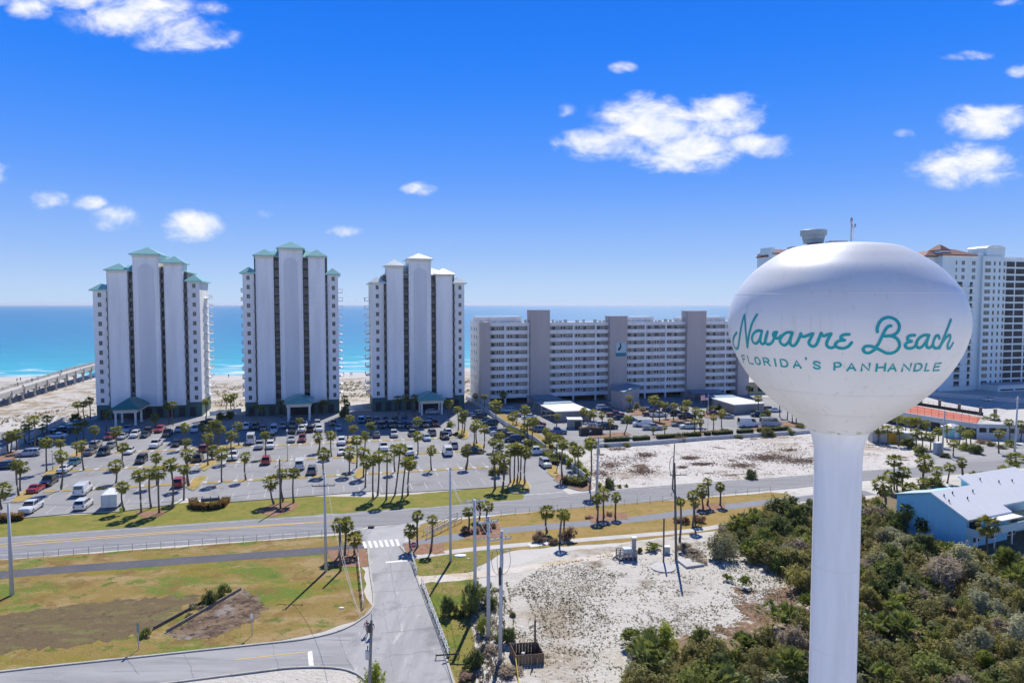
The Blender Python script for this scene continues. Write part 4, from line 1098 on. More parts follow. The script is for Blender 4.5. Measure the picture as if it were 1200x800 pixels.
for L_ in (A([(108, 318), (88, 345), (74, 385), (77, 428), (94, 462), (113, 466), (124, 440), (132, 380), (146, 290), (164, 200), (180, 152)]), A([(180, 152), (186, 210), (191, 290), (199, 370), (208, 455)]), A([(208, 455), (214, 400), (224, 335), (242, 262), (264, 205), (298, 150)]),
           A([(345, 302), (302, 300), (267, 325), (250, 370), (262, 408), (290, 418), (318, 390), (335, 340), (345, 302)]), A([(345, 302), (332, 360), (330, 402), (345, 424), (368, 412), (384, 365), (398, 308)]), A([(398, 308), (380, 360), (376, 405), (400, 428), (436, 412), (462, 365), (484, 312)]),
           A([(484, 312), (456, 318), (450, 346), (474, 370), (503, 366), (525, 345)]), A([(630, 318), (582, 315), (542, 340), (514, 382), (521, 416), (556, 435), (592, 408), (614, 360), (630, 318)]), A([(630, 318), (612, 375), (610, 422), (636, 442), (666, 420), (694, 365), (708, 326)]),
           A([(708, 326), (716, 352), (750, 352), (785, 338), (822, 326)]), A([(822, 326), (800, 372), (784, 408), (794, 434), (824, 446), (854, 428), (878, 372), (900, 322)]), A([(900, 322), (910, 346), (936, 346), (962, 334), (992, 328)]), A([(992, 328), (966, 375), (950, 415), (958, 446), (990, 460), (1030, 446)]),
           A([(1160, 334), (1122, 336), (1090, 348), (1086, 372), (1118, 388)]), A([(1118, 388), (1062, 396), (1032, 425), (1046, 452), (1098, 464), (1150, 448), (1184, 410)]),
           B([(305, 310), (304, 272), (326, 220), (366, 185), (420, 175), (480, 200), (510, 250), (500, 302), (470, 333), (428, 346), (366, 350)]), B([(366, 350), (438, 350), (490, 376), (513, 430), (492, 480), (442, 508), (390, 508), (340, 484), (300, 468), (268, 484), (230, 506), (190, 502), (172, 472), (194, 446), (238, 444), (282, 452), (312, 426), (344, 362), (380, 290), (410, 258), (432, 254)]),
           B([(655, 342), (618, 344), (590, 358), (592, 386), (626, 400)]), B([(626, 400), (584, 410), (565, 436), (582, 460), (620, 464), (655, 446), (676, 415)]), B([(790, 342), (742, 342), (700, 366), (670, 410), (672, 446), (702, 460), (736, 436), (768, 386), (790, 342)]), B([(790, 342), (771, 395), (764, 438), (782, 460), (806, 452), (828, 420)]),
           B([(886, 372), (876, 346), (852, 352), (832, 396), (826, 438), (846, 462), (872, 460), (900, 430)]), B([(993, 198), (970, 260), (930, 358), (886, 464)]), B([(886, 464), (922, 398), (962, 350), (986, 344), (985, 378), (965, 428), (966, 462), (986, 462), (1013, 415)])):
    stroke(mb, L_, SW)
mb.build('lettering', LET, tank)
GLY = {'F': [[(0, 0), (0, 1), (1, 1)], [(0, .52), (.8, .52)]], 'L': [[(0, 1), (0, 0), (1, 0)]], 'O': [[(.5 + .5 * math.cos(q * PI / 8), .5 + .5 * math.sin(q * PI / 8)) for q in range(17)]],
       'R': [[(0, 0), (0, 1), (.6, 1), (.9, .9), (.95, .75), (.85, .58), (.6, .5), (0, .5)], [(.55, .5), (1, 0)]], 'I': [[(.5, 0), (.5, 1)]], 'D': [[(0, 0), (0, 1), (.5, 1), (.82, .88), (1, .6), (1, .4), (.82, .12), (.5, 0), (0, 0)]],
       'A': [[(0, 0), (.5, 1), (1, 0)], [(.2, .33), (.8, .33)]], "'": [[(.5, .8), (.5, 1)]], 'S': [[(.95, .8), (.8, .96), (.5, 1), (.2, .96), (.05, .78), (.2, .58), (.5, .5), (.8, .42), (.95, .24), (.8, .05), (.5, 0), (.2, .04), (.03, .2)]],
       'P': [[(0, 0), (0, 1), (.65, 1), (.95, .88), (1, .7), (.92, .52), (.65, .42), (0, .42)]], 'N': [[(0, 0), (0, 1), (1, 0), (1, 1)]], 'H': [[(0, 0), (0, 1)], [(1, 0), (1, 1)], [(0, .5), (1, .5)]], 'E': [[(1, 0), (0, 0), (0, 1), (1, 1)], [(0, .52), (.85, .52)]]}
SLOG = [('F', A([(176, 564)])[0], 26), ('L', A([(236, 574)])[0], 38), ('O', A([(303, 582)])[0], 46), ('R', A([(388, 590)])[0], 52), ('I', A([(469, 596)])[0], 10), ('D', A([(553, 603)])[0], 62), ('A', A([(672, 612)])[0], 66), ("'", A([(759, 586)])[0], 10), ('S', A([(858, 622)])[0], 64), ('P', A([(1053, 632)])[0], 60),
        ('A', B([(62, 638)])[0], 74), ('N', B([(195, 640)])[0], 72), ('H', B([(337, 642)])[0], 78), ('A', B([(446, 642)])[0], 70), ('N', B([(579, 642)])[0], 74), ('D', B([(688, 640)])[0], 64), ('L', B([(776, 640)])[0], 38), ('E', B([(864, 638)])[0], 54)]
mb = MB()
for ch, (cxp, cyp), wpx in SLOG:
    f = (cxp - 985.0) / 115.0; hh = 66 / 8.0; ww = wpx / 8.0
    for gl in GLY[ch]:
        pts = []
        for (x, y) in gl:
            pts.append((cxp + (x - .5) * ww + (y - .5) * hh * .30 * f, cyp - (y - .5) * hh + (x - .5) * ww * (-.10 * f if f > 0 else -.20 * f)))
        stroke(mb, pts, .100, 1)
mb.build('slogan_lettering', LET, tank)
# roof gear
zt = PS[-1][1]
def on_top(px, back=0.0):
    p = D(px, 285, DW); x = p.x - AX; return x, back, 0
VENT = paint('vent_paint', (.30, .36, .38), rough=.5, var=.15, scale=2)
def roof_z(x, y): 
    rr = math.hypot(x, y); best = PS[-1][1]
    for r0, z0 in PS[::-1]:
        if r0 >= rr: return z0
    return best
vx, vy = D(957.5, 285, DW).x - AX, .5
vz = roof_z(vx, vy); zz = lambda y: D(957.5, y, DW).z
mb = MB(); mb.lathe([(.32, vz - .2), (.32, zz(284.2))], 32, (vx, vy)); mb.build('vent_neck', VENT, wt, True)
mb = MB(); mb.lathe([(.55, zz(284.4)), (.58, zz(281.5)), (.60, zz(281.0))], 32, (vx, vy)); mb.build('vent_collar', VENT, wt)
mb = MB(); mb.lathe([(.42, zz(284.8)), (.62, zz(279)), (.62, zz(275.5)), (.72, zz(275.4)), (.74, zz(269.2)), (.70, zz(268.6))], 40, (vx, vy)); mb.build('vent_cap', VENT, wt)
def mast(px0, yb, yt, rad):
    x = D(px0, 285, DW).x - AX; z0 = roof_z(x, 0) - .1
    mb = MB(); mb.tube([(x, 0, z0), (x, 0, D(px0, yt, DW).z)], rad, 8); return mb, x
mb, x = mast(997.2, 285, 254.5, .035); mb.build('mast', GREYM, wt)
REDL = paint('red_beacon_glass', (.36, .24, .25), rough=.2, var=.2)
z0 = D(997, 258, DW).z
mb = MB(); mb.lathe([(.03, z0 - .12), (.06, z0 - .09), (.07, z0 + .06), (.04, z0 + .12)], 12, (x, 0)); mb.build('beacon', REDL, wt)
mb, x2 = mast(999.6, 285, 267, .03); mb.build('mast', WHITEP, wt)
for dx in (-.10, .10):
    z0 = D(999.6, 265.5, DW).z
    mb = MB(); mb.tube([(x2, 0, z0 - .12), (x2 + dx, 0, z0)], .02, 6); mb.lathe([(.02, z0 - .02), (.05, z0), (.05, z0 + .09), (.03, z0 + .16)], 10, (x2 + dx, 0)); mb.build('beacon', REDL, wt)
for px0, px1, yt in ((978.5, 996, 281.2), (1002.5, 1016.5, 282.6), (932.5, 945.5, 288.2)):
    a, b2 = D(px0, 285, DW).x - AX, D(px1, 285, DW).x - AX
    z0 = roof_z((a + b2) / 2, .6); zt2 = D(px0, yt, DW).z
    mb = MB(); mb.box(a, b2, .4, 1.1, z0 - .25, zt2 - .1); mb.box(a - .05, b2 + .05, .35, 1.15, zt2 - .097, zt2); mb.build('roof_hatch', [GREYM], wt)

# ---------------------------------------------------------------- tall condominiums beyond the tank
def right_tower(label, base_px, secs, floors, fh_px, roofs):
    o = G(*base_px); t = thing('condominium_tower', label, 'tower block', o, BETA, 'pale towers beyond the water tower')
    def W(px, py, off): return on_wall(px, py, Vector((o.x - math.sin(BETA) * off, o.y + math.cos(BETA) * off)))
    return o, t, W
o, t, W = right_tower('tall pale grey condominium with dark balconies and red tiled corner roof', (1088, 459), None, 20, 8.25, None)
S = []
for x0, x1, y0, off, dp in ((1083, 1105, 301, 3, 14), (1105, 1146, 299.5, 0, 16), (1146, 1152.5, 296, 1.0, 14), (1152.5, 1177, 300, 0, 16), (1177, 1232, 302, .6, 15)):
    a, z = W(x0, y0, off); b2, _ = W(x1, y0, off); S.append((a, b2, z, off, dp))
fhr = W(1160, 308, 0)[1] - W(1160, 374, 0)[1]; fhr /= 8.0
for k, (a, b2, z, off, dp) in enumerate(S):
    mb = MB(); mb.box(a + (.01 if k else 0), b2, off, off + dp, 0, z); mb.build('wall', PALEB, t)
    if k in (1, 4):
        mb = MB(); mb.box(a, b2, off - .15, off + .2, z - .5, z + .25); mb.build('cornice', STUCCO, t)
# red tiled hips
mb = MB(); mb.hip(S[1][0] - .4, S[1][1] - 1.0, -.6, 12, S[1][2] + .5, 2.6, .3, .4, .25); mb.build('roof', TILE, t)
mb = MB(); mb.hip(S[0][0], S[0][1] + 1, 2.4, 13, S[0][2] + .5, 2.2, .3, .4, .3); mb.build('roof', TILE, t)
a, z = W(1104, 299, 1.5); b2, _ = W(1111, 299, 1.5)
mb = MB(); mb.box(a - .8, b2 + .8, 1.5, 7, S[1][2], S[1][2] + 2.1); tu = mb.build('turret', PALEB, t)
mb = MB(); mb.hip(a - .8, b2 + .8, 1.5, 7, S[1][2] + 2.4, 2.3, .3, .3); mb.build('roof', TILE, tu)
# barrel vaulted penthouse
a, zz0 = W(1156, 300, .8); b2, z1 = W(1178, 291.5, .8)
mb = MB(); mb.box(a, b2, .8, 9, S[3][2] - .01, z1); ph = mb.build('penthouse', PALEB, t)
mb = MB(); n = 12; c = (a + b2) / 2; rr = (b2 - a) / 2 + .3; hv = W(1165, 287.3, .8)[1] - z1
ring = [(c - rr * math.cos(PI * j / n), z1 + .003 + hv * math.sin(PI * j / n)) for j in range(n + 1)]
mb.face([(x, .6, z) for x, z in ring][::-1]); mb.face([(x, 9.2, z) for x, z in ring])
for p, q in zip(ring, ring[1:]): mb.face([(p[0], .6, p[1]), (q[0], .6, q[1]), (q[0], 9.2, q[1]), (p[0], 9.2, p[1])])
mb.build('vault_roof', WHITEM, ph)
nf = int((S[3][2] - 2) / fhr)
ex = MB()
cnt = 0
for i in range(nf):
    z = S[3][2] - 1.2 - (i + 1) * fhr + .4
    for k, xs in ((3, ((1153.5, 1160, GLASSB), (1163.5, 1165.5, GLASS), (1169.5, 1171.5, GLASS), (1175, 1177, GLASS))), (4, ((1178.5, 1188, GLASS), (1189.5, 1200, GLASS), (1202, 1212, GLASS))), (1, ((1126, 1129.5, GLASSB), (1119, 1120.5, GLASS), (1138, 1142, GLASSB)))):
        off = S[k][3]
        if k == 1 and i > 2: continue
        for x0, x1, gm in xs:
            a, _ = W(x0, 340, off); b2, _ = W(x1, 340, off)
            if k != 4:
                if cnt < 92: window(t, a, b2, off, z, z + 1.5, gm, RAILM, mull=1 if b2 - a > 1.5 else 0); cnt += 1
                else: ex.box(a, b2, off - .03, off + .1, z, z + 1.5)
            else:
                mb = MB(); mb.box(a, b2, off - .04, off + .1, z - .25, z + 1.65); mb.box(a - .08, b2 + .08, off - .12, off - .05, z - .42, z - .25); mb.build('balcony', DARKIN, t)
    if i > 2:      # stacked balconies of the corner bay
        for x0, x1 in ((1121, 1127.5), (1136.5, 1139.5)):
            a, _ = W(x0, 340, 0); b2, _ = W(x1, 340, 0)
            mb = MB(); mb.box(a, b2, -.04, .1, z - .2, z + 1.7); mb.cur = 1
            mb.box(a - .6, b2 + .9, -1.1, -.05, z - .36, z - .2); mb.box(a - .6, b2 + .9, -1.1, -1.05, z + .5, z + .58)
            for q in range(8): xx = a - .6 + q * (b2 - a + 1.46) / 7; mb.box(xx, xx + .04, -1.09, -1.06, z - .2, z + .5)
            mb.build('balcony', [DARKIN, WHITEP], t)
if ex.f: stuff(ex.build('window', GLASS, t))
for x0, x1, off, pts in ((1118, 1119, 0, 0),):
    pass
mb = MB()
a, z = W(1170, 452, -7); b2, _ = W(1230, 452, -7)
mb.box(a, b2, -7, -.15, 0, z); pod = mb.build('podium', PALEB, t)
mb = MB(); mb.box(a + 1, a + 7.5, -7.1, -6.9, .4, z - 1.4); mb.box(a + 8.5, b2 - 1, -7.1, -6.9, .4, z - 1.4); mb.build('opening', DARKIN, pod)
mb = MB(); mb.box(a - .3, b2 + .3, -7.3, -.2, z + .003, z + .4); mb.build('roof', paint('podium_roof', (.40, .46, .50)), pod)
# its sister, mostly hidden by the tank
o, t, W = right_tower('pale condominium with a red tiled roof standing behind the water tank', (892, 458), None, 20, 8.25, None)
for x0, x1, y0, off, dp in ((900, 905, 301, 1, 7), (905, 960, 297.5, 0, 9), (960, 1000, 300, .5, 9)):
    a, z = W(x0, y0, off); b2, _ = W(x1, y0, off)
    mb = MB(); mb.box(a, b2 - .01, off, off + dp, 0, z); mb.build('wall', PALEB, t)
    mb = MB()
    for i in range(16):
        zz1 = z - 3 - i * fhr
        for q in range(max(1, int((b2 - a) / 4))):
            xx = a + 1.2 + q * 4; mb.box(xx, xx + 1.4, off - .04, off + .1, zz1, zz1 + 1.4)
    wd = mb.build('window', GLASS, t); wd['kind'] = 'stuff'
    mb = MB(); mb.hip(a - .2, b2 + .2, off - .2, off + dp, z + .4, 1.8, .2, .4, .3); mb.build('roof', TILE, t)
a, z = W(902, 290, 0); b2, _ = W(907, 290, 0)
mb = MB(); mb.box(a, b2, -.3, 6, z - 4, z); mb.build('stair_head', PALEB, t)
# low sand coloured building and wall behind the tank's foot
q = G(872, 462)
t = thing('low_building', 'low sand yellow building beyond the end of the long condominium', 'building', q, BETA)
YEL = paint('sand_yellow_stucco', (.55, .45, .24), rough=.85, var=.1)
mb = MB(); mb.box(0, 30, 0, 9, 0, 4.2); mb.build('wall', YEL, t)
mb = MB(); mb.box(-.3, 30.3, -.3, 9.3, 4.203, 4.6); mb.build('roof', ROOFG, t)
mb = MB(); [mb.box(2 + k * 4, 4 + k * 4, -.04, .1, 1, 2.6) for k in range(7)]; mb.build('window', GLASS, t)

# ---------------------------------------------------------------- parking deck with the red court
hd = 3.6
o = G(1146, 508); t = thing('parking_deck', 'low pale parking deck carrying a red sports court and black fence', 'parking garage', (0, 0, 0))
C0, C1, C2, C3 = G(1040, 481, hd), G(1146, 497.5, hd), G(1158, 489, hd), G(1062, 472, hd)
C1b = G(1240, 500, hd); C2b = G(1250, 489, hd)
mb = MB()
mb.prism([C0, C1, C1b, C2b, C3], hd - .5, hd); deck = mb.build('deck', CONC, t)
DWALL = paint('deck_wall', (.50, .53, .55), rough=.8, var=.1)
def wall_band(mb, a, b, z0, z1, th=.25):
    a, b = Vector((a.x, a.y)), Vector((b.x, b.y)); d = (b - a).normalized(); n = Vector((-d.y, d.x)) * th / 2
    mb.prism([a - n, b - n, b + n, a + n], z0, z1)
mb = MB(); wall_band(mb, C0, C1, hd - 1.1, hd + .25, .32); wall_band(mb, C1, C1b, hd - .7, hd + .25, .32); mb.build('parapet', DWALL, t)
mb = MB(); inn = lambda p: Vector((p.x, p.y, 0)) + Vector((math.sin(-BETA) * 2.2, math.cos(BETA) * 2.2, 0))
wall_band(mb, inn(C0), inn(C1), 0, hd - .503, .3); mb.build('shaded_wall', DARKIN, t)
mb = MB(); wall_band(mb, C1, C1b, 0, hd - 1.9, .24); mb.build('lower_wall', DWALL, t)
mb = MB()
for k in range(9):
    p = C1.lerp(C1b, k / 8.0); mb2 = MB(); mb2.box(p.x - .25, p.x + .25, p.y - .2, p.y + .2, hd - 1.897, hd - .703); mb2.build('column', DWALL, t)
for k in range(9):
    p = C0.lerp(C1, k / 8.0); mb2 = MB(); mb2.box(p.x - .2, p.x + .2, p.y - .14, p.y + .14, 0, hd - 1.103); mb2.build('column', DWALL, t)
R0, R1, R2, R3 = G(1044, 480, hd), G(1145, 496, hd), G(1150, 489.3, hd), G(1069, 474.6, hd)
sc_ = thing('sports_court', 'red painted sports court fenced in on top of the parking deck', 'sports court', (0, 0, 0))
COURT = ground_mat('red_court', [((.46, .13, .085), .5, .4, .6, 6)], (.52, .16, .10), rough=.8, bump=0)
mb = MB(); mb.prism([R0, R1, R2, R3], hd + .004, hd + .03); mb.build('court_surface', COURT, sc_)
mb = MB()
for a, b, n in ((R0, R1, 12), (R1, R2, 3), (R3, R2, 12)):
    for k in range(n + 1):
        p = a.lerp(b, k / n); mb.tube([(p.x, p.y, hd), (p.x, p.y, hd + 1.9)], .035, 6)
    for zf in (1.0, 1.9): mb.tube([(a.x, a.y, hd + zf), (b.x, b.y, hd + zf)], .02, 5)
mb.build('court_fence', DARKM, sc_)
# dark windscreen and lamp pillars behind the court
B0, B1 = G(1068, 473.5, hd), G(1152, 487, hd)
mb = MB(); wall_band(mb, B0, B1, hd + .01, hd + .9, .15)
tag(mb.build('windscreen_fence', paint('dark_screen', (.035, .03, .035), rough=.9)), 'dark screen fence along the back of the red court', 'fence')
pb = [(1079, 473), (1101, 477), (1124, 482), (1149, 486), (1166, 489)]
for k, (x, y) in enumerate(pb):
    p = G(x, y, hd); mb = MB(); mb.box(p.x - .28, p.x + .28, p.y - .28, p.y + .28, hd, hd + 2.0); mb.box(p.x - .36, p.x + .36, p.y - .36, p.y + .36, hd + 2.003, hd + 2.2)
    tag(mb.build('gate_pillar', paint('brown_pillar', (.16, .13, .12))), 'dark square pillar behind the red court, %s counted from the water tank' % ordn(k + 1), 'pillar', 'pillars behind the red court')
sheet('sandy_forecourt', gp((1050, 470), (1080, 465), (1200, 478), (1300, 486), (1300, 498), (1160, 490)), Z3, SAND)
mb = MB(); a, b = G(1080, 463), G(1290, 480); wall_band(mb, a, b, 0, 1.6, .3)
tag(mb.build('garden_wall', DWALL), 'long pale wall in front of the tall grey condominium', 'wall')

# ---------------------------------------------------------------- blue beach house
HB = paint('sky_blue_siding', (.25, .58, .74), rough=.6, var=.06, scale=.6, stretch=(6, 6, .3))
HBL = paint('pale_blue_siding', (.40, .55, .58), rough=.6, var=.06, scale=.8)
HROOF = paint('pale_house_roof', (.70, .70, .69), rough=.6, var=.07, scale=.7, stretch=(1, 8, 1), spec=.2)
p0, p1 = G(1050, 617), G(1131, 643)
ang = math.atan2(p1.y - p0.y, p1.x - p0.x)          # along the blue side wall, away from its far corner
hs_ = thing('beach_house', 'sky blue beach house with pale sloping roofs and upstairs deck', 'house', (p0.x, p0.y, 0), ang)
# local x runs along the side wall towards the camera, local y away to the far side of the house
Lw = (p1 - p0).length
def HL(px, py):       # (x, z) on the side wall
    return on_wall(px, py, p0, ang)
z_flat = HL(1052, 580)[1]; xr, zr0 = HL(1091.6, 577.6); xe, ze = HL(1138, 609.5)
xr = max(3.0, min(xr, Lw * .65))
print('house', round(Lw, 2), 'flat', round(z_flat, 2), 'ridge', round(xr, 2), round(zr0, 2), 'eave', round(xe, 2), round(ze, 2))
mb = MB(); wb = 9.5                                    # width of the block
prof_ = [(0, 0), (0, z_flat), (xr, zr0), (Lw, ze), (Lw, 0)]
mb.face([(x, 0, z) for x, z in prof_]); mb.face([(x, wb, z) for x, z in prof_][::-1])
for p, q in zip(prof_, prof_[1:] + prof_[:1]): mb.face([(p[0], 0, p[1]), (p[0], wb, p[1]), (q[0], wb, q[1]), (q[0], 0, q[1])])
mb.build('side_wall', HB, hs_)
for x in (xr * .45, xr * .9, xr + .5, Lw * .78):
    mb = MB(); mb.box(x, x + .09, -.05, .02, .2, min(z_flat, zr0 + (ze - zr0) * max(0, x - xr) / (Lw - xr)) - .25); mb.build('trim_board', HBL, hs_)
def slab(x0, z0, x1, z1, y0, y1, th=.22):
    mb = MB(); mb.face([(x0, y0, z0 + th), (x1, y0, z1 + th), (x1, y1, z1 + th), (x0, y1, z0 + th)]); mb.face([(x0, y0, z0 + .01), (x0, y1, z0 + .01), (x1, y1, z1 + .01), (x1, y0, z1 + .01)])
    for (a, b, c, d) in (((x0, y0, z0), (x1, y0, z1), None, None), ((x1, y1, z1), (x0, y1, z0), None, None), ((x1, y0, z1), (x1, y1, z1), None, None), ((x0, y1, z0), (x0, y0, z0), None, None)):
        mb.face([(a[0], a[1], a[2] + .01), (b[0], b[1], b[2] + .01), (b[0], b[1], b[2] + th), (a[0], a[1], a[2] + th)])
    return mb
sl = (ze - zr0) / (Lw - xr)
slab(xr, zr0 + .05, Lw + .5, ze + sl * .5 + .05, -.35, wb + .02).build('roof', HROOF, hs_)
slab(-.3, z_flat + .02, xr - .02, zr0 + .02, -.3, wb * .45, .16).build('flat_roof', HBL, hs_)
# higher second block further along the house
x2 = xr - 1.8; z2 = zr0 + .62
mb = MB()
pf = [(x2, 0), (x2, z2), (Lw - 1.5, z2 + sl * (Lw - 1.5 - x2)), (Lw - 1.5, 0)]
mb.face([(x, wb, z) for x, z in pf]); mb.face([(x, wb + 14, z) for x, z in pf][::-1])
for p, q in zip(pf, pf[1:] + pf[:1]): mb.face([(p[0], wb, p[1]), (p[0], wb + 14, p[1]), (q[0], wb + 14, q[1]), (q[0], wb, q[1])])
mb.build('wall', HBL, hs_)
slab(x2 - .4, z2 - sl * .4 + .05, Lw - 1.0, z2 + sl * (Lw - 1.0 - x2) + .05, wb - .2, wb + 14.3).build('roof', HROOF, hs_)
for k, (x, y) in enumerate(((xr + 1.2, 1.0), (xr + 1.0, 3.2), (xr + 2.2, .6), (xr + 2.3, 4.6), (xr + 1.3, 7.4), (xr - .8, wb + 3), (xr + .2, wb + 6), (xr + .4, wb + 9))):
    zz1 = (zr0 + sl * (x - xr) + .2) if y < wb else (z2 + sl * (x - x2) + .2)
    mb = MB(); mb.tube([(x, y, zz1), (x, y, zz1 + .42)], .09, 8); mb.build('vent_pipe', DARKM, hs_)
# windows on the side wall, front (towards the camera) with deck and openings
mb = MB()
for x in (4.0, 4.75): 
    mb = MB(); mb.cur = 0; mb.box(x - .38, x + .38, -.06, .1, .75, 2.15); mb.cur = 1; mb.box(x - .30, x + .30, -.075, -.055, .83, 2.07); mb.build('window', [WHITEP, GLASS], hs_)
mb = MB(); mb.box(-.6, Lw * .6, -.9, -.05, .0, .5); mb.build('plinth', HBL, hs_)
zd = 2.15
mb = MB(); mb.box(Lw + .003, Lw + 1.6, -.003, 23, zd - .2, zd); mb.box(Lw + 1.5, Lw + 1.62, -.003, 23, zd + .003, zd + .95); mb.box(Lw + .003, Lw + 1.5, -.003, .1, zd + .003, zd + .95); mb.build('deck', HBL, hs_)
for y0, y1, z0, z1, m2 in ((.7, 3.2, zd + .1, ze - .3, GLASS), (4.6, 9.0, zd + .9, ze - .35, GLASS), (10.2, 14.5, zd + .2, ze - .3, GLASS)):
    mb = MB(); mb.box(Lw - .02, Lw + .05, y0, y1, z0, z1); mb.build('window', m2, hs_)
for y0, y1 in ((1.6, 3.0), (5.2, 6.8), (9.6, 11.2)):
    mb = MB(); mb.cur = 0; mb.box(Lw - .02, Lw + .06, y0 - .1, y1 + .1, .6, 1.75); mb.cur = 1; mb.box(Lw + .055, Lw + .075, y0, y1, .7, 1.65); mb.build('window', [WHITEP, GLASS], hs_)
for y in (.1, 4.0, 8.0, 12.0, 16.0):
    mb = MB(); mb.box(Lw + 1.35, Lw + 1.5, y, y + .15, 0, zd - .203); mb.build('deck_post', WHITEP, hs_)
mb = MB(); mb.box(Lw + .3, Lw + 2.1, 4.4, 9.4, ze - .32, ze - .2); mb.build('awning', WHITEP, hs_)

# ---------------------------------------------------------------- fishing pier
v0 = UV(G(8.4, 476)); uP = v0.x - .3
pier = thing('fishing_pier', 'long concrete fishing pier running out to sea beside the first tower', 'pier', XY(uP, 0), BETA)
def pz(v): return 3.0 + 2.0 * min(1, max(0, (v - (v0.y - 30)) / 110.0))
PW = 6.6
va, vb = v0.y - 70, v0.y + 335
mb = MB(); n = 40
vv = [va + (vb - va) * k / n for k in range(n + 1)]
for a, b in zip(vv, vv[1:]):
    for (x0, x1, dz0, dz1) in ((-PW, 0, -.55, 0),):
        q = [(x0, a, pz(a) + dz0), (x1, a, pz(a) + dz0), (x1, b, pz(b) + dz0), (x0, b, pz(b) + dz0), (x0, a, pz(a) + dz1), (x1, a, pz(a) + dz1), (x1, b, pz(b) + dz1), (x0, b, pz(b) + dz1)]
        for f in ((0, 3, 2, 1), (4, 5, 6, 7), (1, 2, 6, 5), (3, 0, 4, 7)): mb.face([q[k] for k in f])
mb.build('deck', CONCB, pier)
for x in (-.12, -PW + .04):
    mb = MB(); s = va
    while s < vb - 8.2:
        e = s + 8.0
        for dz in (.12, .98): 
            mb.face([(x, s, pz(s) + dz), (x, e, pz(e) + dz), (x, e, pz(e) + dz + .16), (x, s, pz(s) + dz + .16)]); mb.face([(x + .1, s, pz(s) + dz), (x + .1, s, pz(s) + dz + .16), (x + .1, e, pz(e) + dz + .16), (x + .1, e, pz(e) + dz)])
            mb.face([(x, s, pz(s) + dz + .16), (x, e, pz(e) + dz + .16), (x + .1, e, pz(e) + dz + .16), (x + .1, s, pz(s) + dz + .16)])
        for k in range(16):
            yk = s + .25 + k * .5; mb.box(x + .01, x + .09, yk, yk + .2, pz(yk) + .1, pz(yk) + 1.0)
        s += 8.2
    mb.build('railing', CONCB, pier)
s = va + 3
k = 0
while s < vb:
    z = pz(s)
    mb = MB(); mb.box(-PW - .5, .5, s - .45, s + .45, z - 1.35, z - .553)
    for x in (-PW + .3, -.7): mb.tube([(x + (.5 if x > -2 else -.5), s, -1.5), (x, s, z - 1.3)], .38, 8)
    mb.build('bent', CONCB, pier); 
    mb = MB(); [mb.box(x, x + .4, s - .2, s + .2, z - .6, z + 1.2) for x in (.003, -PW - .403)]; mb.build('pilaster', CONCB, pier)
    s += 10.2 if s < v0.y + 150 else 16
# ---------------------------------------------------------------- utility poles, lamps, signs, fences
def pole(label, base, top_y, r0, r1, mat, kind='utility_pole', cat='utility pole', group='utility poles along the roads', top_x=None):
    b = G(*base); h = HGT(base[0], top_y, b)
    t = thing(kind, label, cat, b, 0, group)
    lean = 0.0
    if top_x is not None: lean = D(top_x, top_y, b.y).x - b.x
    mb = MB(); mb.tube([(0, 0, -.3), (lean * .5, 0, h * .5), (lean, 0, h)], [r0, (r0 + r1) / 2, r1], 14)
    mb.build('shaft', mat, t, True)
    return t, h, b
def insulators(t, pts, s=1.0):
    for (x, y, z) in pts:
        mb = MB(); mb.lathe([(.03 * s, z), (.07 * s, z + .05 * s), (.04 * s, z + .09 * s), (.07 * s, z + .14 * s), (.03 * s, z + .22 * s)], 10, (x, y)); mb.build('insulator', GREYM, t, True)
def crossarm(t, x0, x1, z, tilt=0.0, mat=CONCP, th=.09, ins=4, y=-.2, name='crossarm'):
    mb = MB(); mb.tube([(x0, y, z - tilt), (x1, y, z + tilt)], th, 6); mb.build(name, mat, t)
    insulators(t, [(x0 + (x1 - x0) * k / (ins - 1), y, z + (-tilt + 2 * tilt * k / (ins - 1)) + th) for k in range(ins)])
PB = {}
t, h, b = pole('grey concrete pole with a short bracket, standing alone at the pier end of the verge', (14, 697), 589, .24, .13, CONCP); PB['a'] = (b, h)
mb = MB(); mb.tube([(0, -.1, h - .15), (.55, -.5, h + .35)], .06, 8); mb.build('bracket', WHITEP, t)
mb = MB(); mb.box(-.5, .1, -.2, .0, h + .02, h + .12); mb.build('crossarm', GREYM, t)
t, h, b = pole('tall grey pole with one crossarm on the grass between the path and the lane', (382, 669), 553, .20, .11, CONCP, top_x=380); PB['b'] = (b, h)
crossarm(t, -1.55, 1.35, h - 1.7, .05, DARKM, .06)
mb = MB(); mb.lathe([(.03, h), (.09, h + .1), (.05, h + .3)], 10, (-.2, 0)); mb.build('cap', GREYM, t)
t, h, b = pole('dark wooden pole half hidden by palms beside the side street', (399, 669), 613, .17, .13, WOODG); PB['c'] = (b, h)
t, h, b = pole('slim bare grey pole at the corner of the side street and highway', (528, 658), 547, .19, .11, CONCP, top_x=527.5); PB['d'] = (b, h)
insulators(t, [(.12, 0, h - .4), (.12, 0, h - 1.3), (.12, 0, h - 2.2)], 1.2)
t, h, b = pole('grey double arm pole farthest from the camera in the row of three', (557, 717), 585, .21, .16, CONCP, top_x=556, group='three double arm poles by the side street'); PB['e'] = (b, h)
crossarm(t, -1.0, 1.2, h - .12, .09, CONCP, .11)
t, h, b = pole('grey double arm pole in the middle of the row of three', (572.5, 748), 604.5, .21, .16, CONCP, group='three double arm poles by the side street'); PB['f'] = (b, h)
crossarm(t, -1.0, .98, h - .55, .09, CONCP, .11); crossarm(t, -.95, .1, h - 2.3, .04, CONCP, .05, 3)
